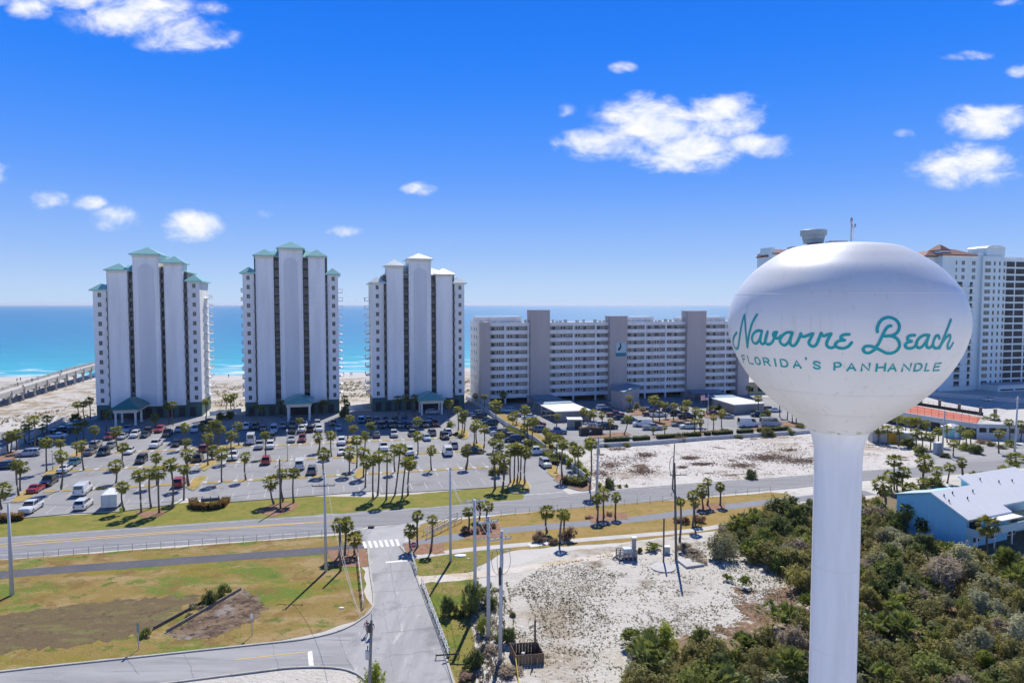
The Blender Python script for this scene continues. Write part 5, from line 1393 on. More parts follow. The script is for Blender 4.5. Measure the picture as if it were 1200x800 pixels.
t, h, b = pole('grey double arm pole with cable loops beside the wooden enclosure', (586, 773), 621.5, .21, .14, CONCP, top_x=588, group='three double arm poles by the side street'); PB['g'] = (b, h)
crossarm(t, -.95, 1.05, h - .75, .09, CONCP, .09, 5); crossarm(t, -1.0, 1.0, h - 1.9, .02, GREYM, .04, 4)
for (sx, rr) in ((-1, .75), (1, .95), (.6, .5), (-.55, .45)):       # cable risers bowing out round the shaft
    mb = MB(); mb.tube(spline([(sx * rr * .95, -.2, h - 1.95), (sx * rr * 1.05, -.2, h - 3.0), (sx * rr * .7, -.2, h - 3.9), (sx * .12, -.2, h - 4.2)], 6), .022, 6); mb.build('cable_loop', DARKM, t)
mb = MB(); mb.tube([(0, -.16, h - 5.2), (0, -.16, h - 3.5)], .13, 8); mb.build('cable_sleeve', DARKM, t)
t, h, b = pole('weathered wooden pole with a grey transformer at the street corner', (432, 836), 726, .15, .11, paint('old_wood_pole', (.24, .225, .20), rough=.85, var=.3, scale=2, stretch=(4, 4, .4)), top_x=435.3); PB['h'] = (b, h)
xl = D(435.3, 726, b.y).x - b.x
mb = MB(); mb.tube([(xl, 0, h - .02), (xl + .02, 0, h + .55)], .025, 6); mb.build('spike', DARKM, t)
mb = MB(); mb.lathe([(.16, h - 3.3), (.2, h - 3.25), (.2, h - 2.55), (.12, h - 2.45)], 14, (xl - .33, -.05)); mb.build('transformer', GREYM, t, True)
mb = MB(); mb.tube([(xl - .33, -.05, h - 2.46), (xl - .33, -.05, h - 2.15)], .05, 8); mb.build('bushing', DARKM, t)
mb = MB(); mb.box(xl - .28, xl + .02, -.3, -.1, h - .95, h - .3); mb.build('fuse_box', DARKM, t)
t, h, b = pole('tall grey pole on the far kerb where the lot entrance meets the highway', (699, 580), 511, .24, .14, CONCP, top_x=701.5); PB['i'] = (b, h)
crossarm(t, -.9, 1.3, h - 1.0, .25, DARKM, .05, 3)
mb = MB(); mb.box(-.05, .55, -.3, -.1, h - 3.2, h - 2.2); mb.build('equipment_box', GREYM, t)
t, h, b = pole('tall dark pole with a crossarm beside the concrete pads', (792.5, 656), 542, .19, .11, WOODG, top_x=790.5); PB['j'] = (b, h)
crossarm(t, -1.0, 1.1, h - 1.6, .05, DARKM, .06)
mb = MB(); mb.tube(spline([(0, -.1, h - .7), (.5, -.15, h - .55), (.75, -.15, h - .75)], 5), .03, 6); mb.build('arm', DARKM, t)
t, h, b = pole('thin brown pole across the highway from the concrete pads', (788, 573), 520, .16, .09, WOODW, top_x=790.5); PB['k'] = (b, h)
mb = MB(); mb.tube(spline([(.2, -.15, 2.0), (-.55, -.2, 3.5), (-.5, -.2, 5.6), (.1, -.15, 6.2)], 6), .05, 6); mb.build('conduit', DARKM, t)
pole('short bare wooden post beside the concrete pads', (777.5, 658), 607, .12, .10, WOODG, 'wooden_post', 'post')
pole('dark wooden pole standing among the three palms on the lawn', (328.7, 596), 538, .16, .11, WOODG)
t, h, b = pole('tall grey pole behind the house near the parking deck end', (1189, 529), 464, .24, .14, CONCP, top_x=1193); PB['l'] = (b, h)
mb = MB(); mb.box(-.5, .5, -.3, -.15, h - .6, h - .45); mb.build('crossarm', GREYM, t)
t, h, b = pole('pale pole rising between the palms in front of the red court', (1104, 533), 481, .22, .13, CONCP, top_x=1107); PB['m'] = (b, h)

def wire(label, a, b, sag, dz0=0, dz1=0, dx0=0, dx1=0, r=.018):
    (p, h0), (q, h1) = PB[a], PB[b]
    A = p + Vector((dx0, -.2, h0 + dz0)); Bq = q + Vector((dx1, -.2, h1 + dz1))
    pts = [A.lerp(Bq, k / 24.0) - Vector((0, 0, sag * 4 * (k / 24.0) * (1 - k / 24.0))) for k in range(25)]
    mb = MB(); mb.tube(pts, r, 5); tag(mb.build('power_line', paint('aluminium_wire', (.42, .42, .43), rough=.5)), label, 'cable', 'overhead lines between the poles')
for k, dx in enumerate((-.85, -.2, .5)):
    wire('slack overhead line from the slim corner pole to the far double arm pole, %s strand' % ordn(k + 1), 'd', 'e', 1.6 + .2 * k, -.35 - .8 * k, 0.05, .1, dx)
for k, dx in enumerate((-.9, -.1, .9)):
    wire('overhead line between the far and the middle double arm poles, %s strand' % ordn(k + 1), 'e', 'f', .25, .05, -.35, dx, dx)
    wire('overhead line between the middle pole and the cable loop pole, %s strand' % ordn(k + 1), 'f', 'g', .25, -.35, -.55, dx, dx)
def wire_to(label, a, gp_, dz0, dx0, r=.015):
    p, h0 = PB[a]; A_ = p + Vector((dx0, -.2, h0 + dz0)); q = G(*gp_)
    mb = MB(); mb.tube([A_.lerp(q, k / 8.0) for k in range(9)], r, 5); tag(mb.build('guy_wire', paint('aluminium_wire', (.42, .42, .43))), label, 'cable', 'guy wires to the ground')
wire_to('guy wire running down from the dark wooden pole to the grass by the street', 'c', (421, 722), -2.2, 0)
wire_to('second guy wire down from the dark wooden pole to the verge', 'c', (417, 712), -2.6, 0)
wire('long line crossing the lane from the tall crossarm pole to the transformer pole', 'b', 'h', 2.6, -1.6, -.4, .4, 0)
wire('long line above the highway between the lone pole and the crossarm pole', 'a', 'b', 1.0, 0, -1.6, 0, -1.4)
for k in range(3):
    wire('line sagging between the pale grove pole and the deck end pole, %s strand' % ordn(k + 1), 'm', 'l', 1.5 + .3 * k, -.8 - k * .7, -.6 - k * .6)
mb = MB(); q0, q1 = G(608, 801), G(604, 768, .9)
mb.tube([q1, q1.lerp(q0, .5), q0], .05, 8); tag(mb.build('guy_guard', paint('yellow_plastic', (.62, .44, .06), rough=.5)), 'yellow plastic guy wire guard beside the wooden enclosure', 'guy guard')

# lamp posts in the car parks
def lamp_post(label, base, top_y, style):
    b = G(*base); h = HGT(base[0], top_y, b); t = thing('lamp_post', label, 'lamp post', b, 0, 'lamp posts of the car parks')
    mb = MB(); mb.tube([(0, 0, 0), (0, 0, h - .25)], [.09, .06], 8); mb.build('post', DARKM if style else GREYM, t, True)
    mb = MB(); mb.box(-.14, .14, -.14, .14, 0.003, .25); mb.build('base', CONC, t)
    mb = MB()
    if style: mb.box(-.35, .35, -.3, .3, h - .25, h)
    else: mb.lathe([(.05, h - .28), (.2, h - .2), (.24, h), (.12, h + .16)], 14)
    mb.build('lamp_head', WHITEP, t)
lamp_post('lamp post with a white globe in the third island row before the middle tower', (337, 540), 504, 0)
lamp_post('short lamp post at the pier end of the second island row', (62, 551), 528, 0)
lamp_post('lamp post with a square white head beside the white fence', (653, 549), 519, 1)
lamp_post('slim lamp post by the shrubs between the rows near the entrance drive', (544.5, 507), 496, 0)
lamp_post('low lamp post with white globe in the shade of the first tower', (266, 526), 516, 0)

# flag
b = G(829.5, 506); h = HGT(829.5, 461, b)
t = thing('flagpole', 'white flagpole in front of the rust stained carport', 'flagpole', b)
mb = MB(); mb.tube([(0, 0, 0), (0, 0, h)], [.07, .04], 8); mb.build('pole', WHITEP, t, True)
mb = MB(); mb.lathe([(.02, h), (.07, h + .06), (.02, h + .13)], 10); mb.build('finial', paint('brass', (.5, .36, .1), metal=.6, rough=.3), t)
fl = thing('flag', 'striped flag with a blue canton flying from the flagpole', 'flag', b + Vector((0, 0, h - 1.75)))
def flag_sheet(u0, u1, z0, z1, y):
    mb = MB(); n = 8; x0, x1 = -.06 - 2.0 * u1, -.06 - 2.0 * u0
    for k in range(n):
        xa, xb = x0 + (x1 - x0) * k / n, x0 + (x1 - x0) * (k + 1) / n
        f = lambda x: .14 * math.sin(x * 4.2) + y
        s = lambda x: .10 * x
        mb.face([(xa, f(xa), z0 + s(xa)), (xb, f(xb), z0 + s(xb)), (xb, f(xb), z1 + s(xb)), (xa, f(xa), z1 + s(xa))])
    return mb
FR, FW, FB = paint('flag_red', (.45, .03, .05), rough=.7), paint('flag_white', (.72, .72, .72), rough=.7), paint('flag_blue', (.03, .05, .22), rough=.7)
for k in range(13): flag_sheet(0, 1, k * .115, (k + 1) * .115, 0).build('stripe', FR if k % 2 == 0 else FW, fl)
flag_sheet(0, .42, 6 * .115, 13 * .115, -.012).build('canton', FB, fl); flag_sheet(0, .42, 6 * .115, 13 * .115, .012).build('canton', FB, fl)

# signs
def sign_post(label, base, top_y, panel, cat='sign', kind='road_sign'):
    b = G(*base); h = HGT(base[0], top_y, b); t = thing(kind, label, cat, b)
    mb = MB(); mb.box(-.035, .035, -.03, .03, 0, h - .02); mb.build('post', GREYM, t)
    panel(t, h); return t
STOPR = paint('sign_red', (.45, .015, .03), rough=.4)
def stop_panel(t, h):
    c = h - .42
    mb = MB()
    def octo(r, y0, y1):
        P = [(r * math.cos(PI / 8 + k * PI / 4), c + r * math.sin(PI / 8 + k * PI / 4)) for k in range(8)]
        mb.face([(x, y0, z) for x, z in P]); mb.face([(x, y1, z) for x, z in P][::-1])
        for k in range(8):
            p, q = P[k], P[(k + 1) % 8]; mb.face([(p[0], y0, p[1]), (p[0], y1, p[1]), (q[0], y1, q[1]), (q[0], y0, q[1])])
    mb.cur = 0; octo(.44, -.05, -.035); mb.cur = 1; octo(.405, -.056, -.049); mb.build('panel', [WHITEP, STOPR], t)
    mb = MB()
    for i, ch in enumerate('STOP'):
        x0 = -.31 + i * .165
        gl = {'S': GLY['S'], 'T': [[(0, 1), (1, 1)], [(.5, 1), (.5, 0)]], 'O': GLY['O'], 'P': GLY['P']}[ch]
        for g_ in gl:
            for p, q in zip(g_, g_[1:]):
                a = Vector((x0 + p[0] * .11, c - .13 + p[1] * .26)); b2 = Vector((x0 + q[0] * .11, c - .13 + q[1] * .26)); d = (b2 - a)
                if d.length < 1e-6: continue
                n = Vector((-d.y, d.x)).normalized() * .018
                mb.face([(a.x - n.x, -.062, a.y - n.y), (b2.x - n.x, -.062, b2.y - n.y), (b2.x + n.x, -.062, b2.y + n.y), (a.x + n.x, -.062, a.y + n.y)])
    mb.build('lettering', WHITEP, t)
sign_post('red octagonal stop sign among palms at the mouth of the side street', (485, 652), 634.3, stop_panel, 'stop sign', 'stop_sign')
def plate(w, hh, mat, off=.0):
    def f(t, h):
        mb = MB(); mb.box(-w / 2, w / 2, -.05, -.033, h - hh, h); mb.build('panel', mat, t)
    return f
sign_post('narrow green sign post on the verge of the cross lane', (162.5, 761), 729, plate(.22, 1.0, paint('sign_green', (.16, .26, .24))))
sign_post('short white topped utility marker post beside the dirt swale', (295.5, 744), 718.5, plate(.26, .5, WHITEP), 'marker post', 'marker_post')
sign_post('small yellow sign on the lawn below a single palm', (142.3, 603), 594.5, plate(.55, .75, paint('sign_yellow', (.58, .60, .06))))
sign_post('little sign facing the crosswalk by the path', (408.5, 648), 639.5, plate(.35, .3, WHITEP))

# fences
def rail_fence(label, a, b, n, hgt, rails, mat, w=.09, name='rail_fence', zt=0):
    A_, B_ = G(*a), G(*b); t = thing(name, label, 'fence', A_)
    d = B_ - A_; ang = math.atan2(d.y, d.x); t.rotation_euler = (0, 0, ang); Lf = d.length
    for k in range(n + 1):
        x = Lf * k / n; mb = MB(); mb.box(x - w / 2, x + w / 2, -w / 2, w / 2, 0, hgt); mb.build('post', mat, t)
    for z in rails:
        mb = MB(); mb.box(0, Lf, -w / 2 - .045, -w / 2 - .003, z - .07, z + .07); mb.build('rail', mat, t)
    return t
FENW = paint('white_rail_paint', (.66, .66, .63), rough=.7, var=.2, scale=2)
rail_fence('white rail fence on the grass beside the side street', (419.5, 650), (426.5, 712), 9, .95, (.88, .5), FENW)
rail_fence('short white rail fence below the stop sign', (481.5, 650), (489, 673), 4, .95, (.88, .5), FENW)
rail_fence('long white rail fence between the side street and the green verge', (494.5, 684), (526.5, 769), 14, .95, (.88, .5, .2), FENW)
rail_fence('white handrail at the path near the highway, uphill one of the pair', (496, 627), (536, 607), 5, 1.0, (.95, .55), FENW, .07)
rail_fence('white handrail at the path near the highway, lower one of the pair', (500, 631), (541, 611), 5, 1.0, (.95, .55), FENW, .07)
t = rail_fence('low dark barrier across the foot of the green verge', (511, 772), (538, 770), 2, .5, (.42,), DARKM, .08, 'barrier')
def cable_fence(label, pts, n):
    P = [G(*p) for p in pts]; t = thing('cable_fence', label, 'fence', (0, 0, 0))
    Ls = [0]
    for a, b in zip(P, P[1:]): Ls.append(Ls[-1] + (b - a).length)
    def at(s):
        for k in range(len(P) - 1):
            if s <= Ls[k + 1] + 1e-6: return P[k].lerp(P[k + 1], (s - Ls[k]) / (Ls[k + 1] - Ls[k]))
        return P[-1]
    for k in range(n + 1):
        p = at(Ls[-1] * k / n); mb = MB(); mb.tube([(p.x, p.y, 0), (p.x, p.y, 1.0)], .035, 6); mb.build('post', GREYM, t)
    for z in (.55, 1.0):
        mb = MB(); mb.tube([at(Ls[-1] * k / n) + Vector((0, 0, z)) for k in range(n + 1)], .011, 5); mb.build('cable', GREYM, t)
cable_fence('low grey cable fence on the near side of the highway up to the side street', [(-120, 668), (0, 657), (150, 645), (300, 634), (392, 627.5)], 30)
cable_fence('low grey cable fence along the highway beside the grass bank', [(536, 609), (600, 602.5), (700, 593.5), (800, 585), (903, 576)], 24)
VINYL = paint('white_vinyl', (.66, .68, .70), rough=.5, var=.1, scale=.7)
def panel_fence(label, pts, hgt, mat, th=.1, name='panel_fence', pw=2.4):
    P = [G(*p) for p in pts]; t = thing(name, label, 'fence', (0, 0, 0))
    for a, b in zip(P, P[1:]):
        n = max(1, int((b - a).length / pw))
        for k in range(n):
            p, q = a.lerp(b, k / n), a.lerp(b, (k + 1) / n); g_ = (q - p).normalized() * .06
            mb = MB(); wall_band(mb, p + g_, q - g_, .05, hgt, th); mb.build('panel', mat, t)
            mb = MB(); mb.box(p.x - .055, p.x + .055, p.y - .055, p.y + .055, 0, hgt + .12); mb.build('post', mat, t)
    return t
panel_fence('white panel fence between the beach and the car park by the pier', [(-40, 553), (0, 533.5), (40, 512), (78, 493)], 1.5, VINYL)
panel_fence('white panel fence down the drive of the long condominium', [(546, 467), (571, 484), (596, 501.5), (626, 517), (640, 528)], 1.3, VINYL)
panel_fence('low white fence past the bright green bushes to the highway', [(650, 533), (668, 547), (692, 567)], 1.2, VINYL)
panel_fence('low pale wall between the long condominium lot and the vacant sand', [(692, 524.5), (760, 521), (830, 515), (930, 509), (985, 504)], .9, paint('pale_lot_wall', (.55, .54, .51), rough=.85, var=.12), .2, 'boundary_wall', 6.0)
panel_fence('white pool fence between the first and middle towers', [(246, 487), (283, 483)], 1.3, VINYL, .06)
panel_fence('white walkway wall between the middle tower and the pale roofed one', [(400, 482), (434, 478)], 1.6, VINYL, .2)
# timber edges of the swale
for a, b, m, l in (((195.5, 741), (282.5, 691), WOODW, 'pale timber edging along the dirt swale'), ((180, 737.5), (237.5, 706.5), WOODG, 'dark timber edging on the grass side of the dirt swale')):
    mb = MB(); A_, B_ = G(*a), G(*b)
    for k in range(4):
        p, q = A_.lerp(B_, k / 4), A_.lerp(B_, (k + .985) / 4); wall_band(mb, p, q, 0, .35, .14)
    tag(mb.build('timber_edging', m), l, 'edging')
# concrete pads
e = G(777, 665.5); mb = MB(); rx = (G(791, 665.5) - G(763, 665.5)).length / 2; ry = (G(777, 660) - G(777, 671)).length / 2
mb.prism([(e.x + rx * math.cos(k * PI / 16), e.y + ry * math.sin(k * PI / 16)) for k in range(32)], 0, .16); tag(mb.build('concrete_pad', CONC), 'round concrete pad flush with the sand', 'pad')
mb = MB(); mb.prism(gp((792.5, 657), (813, 655.8), (825.5, 663.3), (804.5, 666.2)), 0, .3); tag(mb.build('concrete_pad', CONC), 'square raised concrete pad beside the round one', 'pad')
# meter box
q = G(781, 648); t = thing('meter_box', 'white utility cabinet on a pad between the two posts', 'utility box', q)
mb = MB(); mb.box(-.7, .7, -.5, .5, 0, .12); mb.build('base', CONC, t); mb = MB(); mb.box(-.42, .42, -.32, .32, .123, .95); mb.build('cabinet', paint('pale_cabinet', (.55, .62, .64)), t)
mb = MB(); mb.box(-.47, .47, -.38, .36, .953, 1.02); mb.build('lid', WHITEP, t)
mb = MB(); mb.box(-.36, .36, -.335, -.318, .2, .85); mb.build('door', GREYM, t)
# pump skid with railing, white tank and upright
q = G(735, 655); t = thing('pump_skid', 'weathered pump skid with railings, white tank and upright stack', 'pump skid', q, .12)
SK = 1.62
GRID = paint('weathered_aluminium', (.33, .31, .30), rough=.6, var=.3, scale=4)
mb = MB(); mb.box(-1.3, 1.25, -.6, 1.1, .15, .3); mb.build('base', DARKM, t)
for x in (-1.2, -.6, 0, .6, 1.15):
    mb = MB(); mb.box(x - .07, x + .07, -.62, -.48, .003, 1.15); mb.build('post', GRID, t)
    mb = MB(); mb.box(x - .07, x + .07, 1.0, 1.12, .003, 1.15); mb.build('post', GRID, t)
for z in (.55, .85, 1.15):
    mb = MB(); mb.box(-1.3, 1.25, -.66, -.623, z - .05, z + .05); mb.build('rail', GRID, t); mb = MB(); mb.box(-1.3, 1.25, 1.123, 1.16, z - .05, z + .05); mb.build('rail', GRID, t)
mb = MB(); mb.tube([(-.5, .2, 1.05), (.75, .25, 1.05)], .42, 16); mb.build('tank', WHITEP, t, True)
mb = MB(); mb.box(-.55, .5, -.3, .75, 1.35, 1.5); mb.build('cover', paint('pale_blue_cover', (.50, .56, .62)), t)
mb = MB(); mb.box(.82, 1.28, .2, .7, .3, 2.7); mb.build('stack', GRID, t); mb = MB(); mb.box(.72, 1.38, .1, .8, 2.703, 2.85); mb.build('stack_cap', WHITEP, t)
mb = MB(); mb.tube(spline([(-1.3, .2, .5), (-1.75, .1, .3), (-2.0, 0, .08)], 5), .09, 8); mb.build('hose', DARKM, t)
mb = MB(); mb.tube([(-1.28, -.55, 1.1), (-1.9, -.3, .1)], .05, 6); mb.build('brace', GRID, t)
# wooden enclosure
P4 = [G(604.5, 779.5), G(637, 777), G(629.5, 763), G(598, 765)]
t = thing('wooden_enclosure', 'brown wooden board enclosure on the sand below the three poles', 'enclosure', (0, 0, 0))
BOARD = paint('brown_boards', (.23, .15, .09), rough=.85, var=.35, scale=1.2, stretch=(6, 6, .3), bump=.2)
for k in range(4):
    a, b = P4[k], P4[(k + 1) % 4]; n = 9 if k % 2 == 0 else 6
    mb = MB()
    for j in range(n):
        p, q = a.lerp(b, (j + .04) / n), a.lerp(b, (j + .96) / n); wall_band(mb, p, q, .02, .98 + .02 * ((j * 7) % 3), .05)
    mb.build('board_wall', BOARD, t)
for p in P4: mb = MB(); mb.box(p.x - .06, p.x + .06, p.y - .06, p.y + .06, 0, 1.03); mb.build('corner_post', BOARD, t)
mb = MB(); c = sum(P4, Vector()) / 4; mb.prism([c + (p - c) * .93 for p in P4], 0.03, .06); mb.build('floor', DARKM, t)
pole('dark wooden post leaning inside the board enclosure', (627, 768), 726, .12, .09, WOODG, 'wooden_post', 'post')
mb = MB(); q = G(613, 768); mb.lathe([(.05, .07), (.22, .1), (.18, .32), (.06, .38)], 9, (q.x, q.y)); tag(mb.build('valve', WHITEP), 'white valve lying inside the board enclosure', 'valve')
# storm drain marker, white stones
for k, (x, y, l) in enumerate(((540, 651, 'flat pale stone slab in the grass near the slim corner pole'), (400.5, 712.5, 'small white paper scrap lying on the grass by the rail fence'), (549, 655, 'tiny white stone beside the sidewalk'))):
    q = G(x, y); mb = MB(); s = (.75, .25, .15)[k]; mb.prism([(q.x + s * math.cos(j * PI / 4) * (1 + .2 * (j % 3)), q.y + .6 * s * math.sin(j * PI / 4)) for j in range(8)], 0, .12); tag(mb.build('stone' if k != 1 else 'paper_scrap', WHITEP), l, 'stone' if k != 1 else 'litter')
q = G(435, 618.3); mb = MB(); mb.box(q.x - .45, q.x + .45, q.y - .3, q.y + .3, Z4, .32); tag(mb.build('rubber_block', DARKM), 'small dark block lying on the highway edge at the side street', 'block')

# shed, dumpster, container, cones in the condominium lot
q = G(672, 501.5); t = thing('shed', 'small dark shed with a white flat roof beside the traffic cones', 'shed', q, BETA - .25)
mb = MB(); mb.box(-1.6, 2.2, -1.4, 2.2, 0, 2.5); mb.build('wall', WALLG, t); mb = MB(); mb.box(-1.8, 2.4, -1.6, 2.4, 2.503, 2.7); mb.build('roof', WHITEM, t)
mb = MB(); mb.box(.2, 1.9, -1.46, -1.38, .1, 2.2); mb.build('door', DARKM, t)
q = G(692, 509); t = thing('dumpster', 'long black open dumpster heaped with brown debris', 'dumpster', q, BETA - .1)
mb = MB(); mb.box(-2.9, 2.9, -1.1, -1.0, .2, 1.9); mb.box(-2.9, 2.9, 1.0, 1.1, .2, 1.9); mb.box(-2.9, -2.8, -.997, .997, .2, 1.9); mb.box(2.8, 2.9, -.997, .997, .2, 1.9); mb.box(-2.79, 2.79, -.99, .99, .2, .3); mb.build('bin', DARKM, t)
for x in (-2.5, -1.2, 0, 1.2, 2.5): mb = MB(); mb.box(x - .06, x + .06, -1.2, -1.103, .2, 1.85); mb.build('rib', DARKM, t)
mb = MB(); mb.box(-.6, -.1, -1.115, -1.1025, .9, 1.4); mb.build('sticker', WHITEP, t)
mb = MB(); r = random.Random(3)
for k in range(60):
    x, y = r.uniform(-2.6, 2.6), r.uniform(-.85, .85); z = 1.6 + .5 * (1 - abs(x) / 3.2); s = r.uniform(.15, .4)
    a = r.random() * PI; mb.prism([(x + s * math.cos(a + j * PI / 2), y + .6 * s * math.sin(a + j * PI / 2)) for j in range(4)], z - .3, z + r.uniform(0, .25))
o_ = mb.build('debris', paint('debris', (.34, .24, .14), rough=.9, var=.4, scale=3), t); stuff(o_)
CONE = paint('cone_orange', (.62, .10, .02), rough=.5)
for k, (x, y) in enumerate(((657, 494.3), (660.7, 496.6), (665.5, 498), (655.4, 494))):
    q = G(x, y); t = thing('traffic_cone', 'orange traffic cone beside the small shed, %s counted from the shed' % ordn([3, 2, 1, 4][k]), 'traffic cone', q, 0, 'traffic cones by the shed')
    mb = MB(); mb.box(-.2, .2, -.2, .2, 0, .05); mb.build('base', CONE, t); mb = MB(); mb.lathe([(.15, .052), (.03, .8)], 12); mb.build('cone', CONE, t); mb = MB(); mb.lathe([(.112, .35), (.075, .55)], 12); mb.build('reflective_band', WHITEP, t)
q = G(1031, 519); t = thing('shipping_container', 'grey container with a yellow end on the sand beside the palm grove', 'container', q, -.12)
mb = MB(); mb.box(-1.8, 7.5, 0, 2.6, .1, 2.6); mb.build('body', GREYM, t); mb = MB(); mb.box(1.9, 3.9, -.06, -.003, .1, 2.5); mb.build('panel', paint('container_yellow', (.62, .33, .03)), t)
mb = MB(); mb.box(-1.85, 7.55, -.05, 2.65, 2.603, 2.7); mb.build('roof', WHITEM, t)
q = G(1120, 513); t = thing('kiosk', 'small pale blue kiosk half hidden in the palm grove', 'kiosk', q, BETA)
mb = MB(); mb.box(-1.6, 1.8, 0, 2.5, 0, 2.4); mb.build('wall', paint('kiosk_blue', (.26, .52, .55)), t); mb = MB(); mb.hip(-1.6, 1.8, 0, 2.5, 2.7, .8, .3, .2); mb.build('roof', WHITEM, t)
mb = MB(); mb.box(-.4, .5, -.06, -.003, .1, 2.0); mb.build('door', WHITEP, t)
q = G(1099, 532); t = thing('utility_cabinet', 'pale blue utility cabinet standing at the edge of the palm grove', 'utility box', q, .3)
mb = MB(); mb.box(-.9, .9, -.5, .5, 0, 2.6); mb.build('cabinet', paint('cabinet_blue', (.36, .46, .52)), t); mb = MB(); mb.box(-.95, .95, -.55, .55, 2.603, 2.75); mb.build('lid', WHITEP, t)
mb = MB(); mb.box(-.7, -.05, -.53, -.503, .3, 2.3); mb.build('door', GREYM, t)
# entrance sign by the curved hedge
q = G(246, 590.5); t = thing('lawn_sign', 'dark low sign frame set inside the curved brown hedge', 'sign', q, BETA)
mb = MB(); mb.box(-1.5, 1.5, .5, .6, .35, .95); mb.build('panel', paint('sign_grey', (.14, .16, .18)), t)
for x in (-1.3, 0, 1.3): mb = MB(); mb.box(x - .06, x + .06, .603, .7, 0, 1.2); mb.build('post', DARKM, t)
# parked white box trailer
q = G(128, 598); t = thing('box_trailer', 'white enclosed box trailer parked at the lawn edge', 'trailer', q, BETA)
mb = MB(); mb.box(-1.15, 1.15, 0, 4.6, .55, 2.65); mb.build('body', paint('trailer_white', (.74, .74, .74), rough=.35), t)
mb = MB(); mb.box(-1.05, 1.05, -.05, -.003, .62, 2.5); mb.build('rear_door', paint('trailer_door', (.60, .64, .68), rough=.4), t)
for x in (-1.17, -.02, 1.11): mb = MB(); mb.box(x, x + .06, -.08, -.053, .6, 2.6); mb.build('door_bar', GREYM, t)
for x in (-1.2, 1.05): 
    mb = MB(); mb.tube([(x, 2.2, .34), (x + .15, 2.2, .34)], .34, 16); mb.build('wheel', DARKM, t, False)
    mb = MB(); mb.box(x - .02, x + .17, 1.75, 2.65, .7, .76); mb.build('fender', GREYM, t)
mb = MB(); mb.tube([(-.5, 4.6, .5), (0, 5.8, .5), (.5, 4.6, .5)], .05, 6); mb.build('hitch', DARKM, t)

# people
def skin_person(name, joints, edges, mats, zcut):
    me = bpy.data.meshes.new(name); me.from_pydata([j[0] for j in joints], edges, []); o = link(name, me)
    md = o.modifiers.new('s', 'SKIN'); sv = me.skin_vertices[0].data
    for k, j in enumerate(joints): sv[k].radius = (j[1], j[1] * (j[2] if len(j) > 2 else 1))
    sv[0].use_root = True
    m2 = o.modifiers.new('u', 'SUBSURF'); m2.levels = 2; m2.render_levels = 2
    dg = bpy.context.evaluated_depsgraph_get(); nm = bpy.data.meshes.new_from_object(o.evaluated_get(dg))
    bpy.data.objects.remove(o)
    nm.materials.clear()
    for m in mats: nm.materials.append(m)
    for p in nm.polygons:
        p.use_smooth = True; c = p.center; p.material_index = zcut(c)
    return nm
SKINM = paint('skin', (.42, .24, .17), rough=.6)
HAIR = paint('dark_hair', (.05, .035, .025), rough=.7)
def person_mesh(name, shirt, trousers, stride=.28):
    s = stride
    J = [((0, 0, .93), .15, .8), ((0, 0, 1.15), .145, .75), ((0, 0, 1.38), .16, .72), ((0, 0, 1.5), .06), ((0, .01, 1.60), .085), ((0, .01, 1.70), .095), 
         ((-.1, 0, .88), .10), ((-.11, s * .45, .49), .068), ((-.12, s * .55, .09), .045), ((-.12, s * .55 + .16, .04), .04),
         ((.1, 0, .88), .10), ((.11, -s * .35, .49), .068), ((.12, -s * 1.1, .11), .045), ((.12, -s * 1.1 + .15, .04), .04),
         ((-.21, 0, 1.42), .065), ((-.27, -.10, 1.14), .048), ((-.27, -.02, .88), .035), ((-.27, .03, .79), .03),
         ((.21, 0, 1.42), .065), ((.27, .10, 1.14), .048), ((.27, .20, .90), .035), ((.27, .24, .82), .03)]
    E = [(0, 1), (1, 2), (2, 3), (3, 4), (4, 5), (0, 6), (6, 7), (7, 8), (8, 9), (0, 10), (10, 11), (11, 12), (12, 13), (2, 14), (14, 15), (15, 16), (16, 17), (2, 18), (18, 19), (19, 20), (20, 21)]
    def zc(c):
        if c.z > 1.64 or (c.z > 1.54 and c.y < -.02): return 3
        if c.z > 1.47: return 0
        if abs(c.x) > .2 and c.z < 1.18: return 0
        if c.z > .96: return 1
        if c.z > .52: return 2
        return 0 if c.z > .1 else 3
    return skin_person(name, J, E, [SKINM, shirt, trousers, HAIR], zc)
PMS = [person_mesh('person', paint('shirt_red', (.34, .05, .09)), paint('shorts_pale', (.42, .38, .36))), person_mesh('person', paint('shirt_dark', (.05, .06, .09)), paint('shorts_dark', (.05, .05, .07)), .22), person_mesh('person', paint('shirt_blue', (.08, .14, .30)), paint('shorts_tan', (.36, .30, .22)), .15)]
def person(k, loc, rz, label, group=None, h=1.0):
    o_ = link('person', PMS[k], None, loc, rz); o_.scale = (h, h, h); tag(o_, label, 'person', group)
p = G(430, 744); person(0, p + Vector((0, 0, Z3 + .01)), PI * .95, 'person in a red top and pale shorts walking on the cross lane', 'walkers at the street corner', .92)
p = G(435.5, 746); person(1, p + Vector((0, 0, Z3 + .01)), PI * .95, 'person in dark clothes walking beside the one in red', 'walkers at the street corner', .95)
for k, (x, v) in enumerate(((-.9, 26), (-5.6, 34), (-1.3, 62), (-5.8, 47), (-.9, 84), (-5.2, 75))):
    q = XY(uP + x, v0.y - 10 + v, pz(v0.y - 10 + v) + .01); person((1, 2)[k % 2], q, k * 1.3, 'person in %s clothes on the pier deck, %s out from the shore' % (('dark', 'blue')[k % 2], ordn(k // 2 + 1)), 'people on the pier')
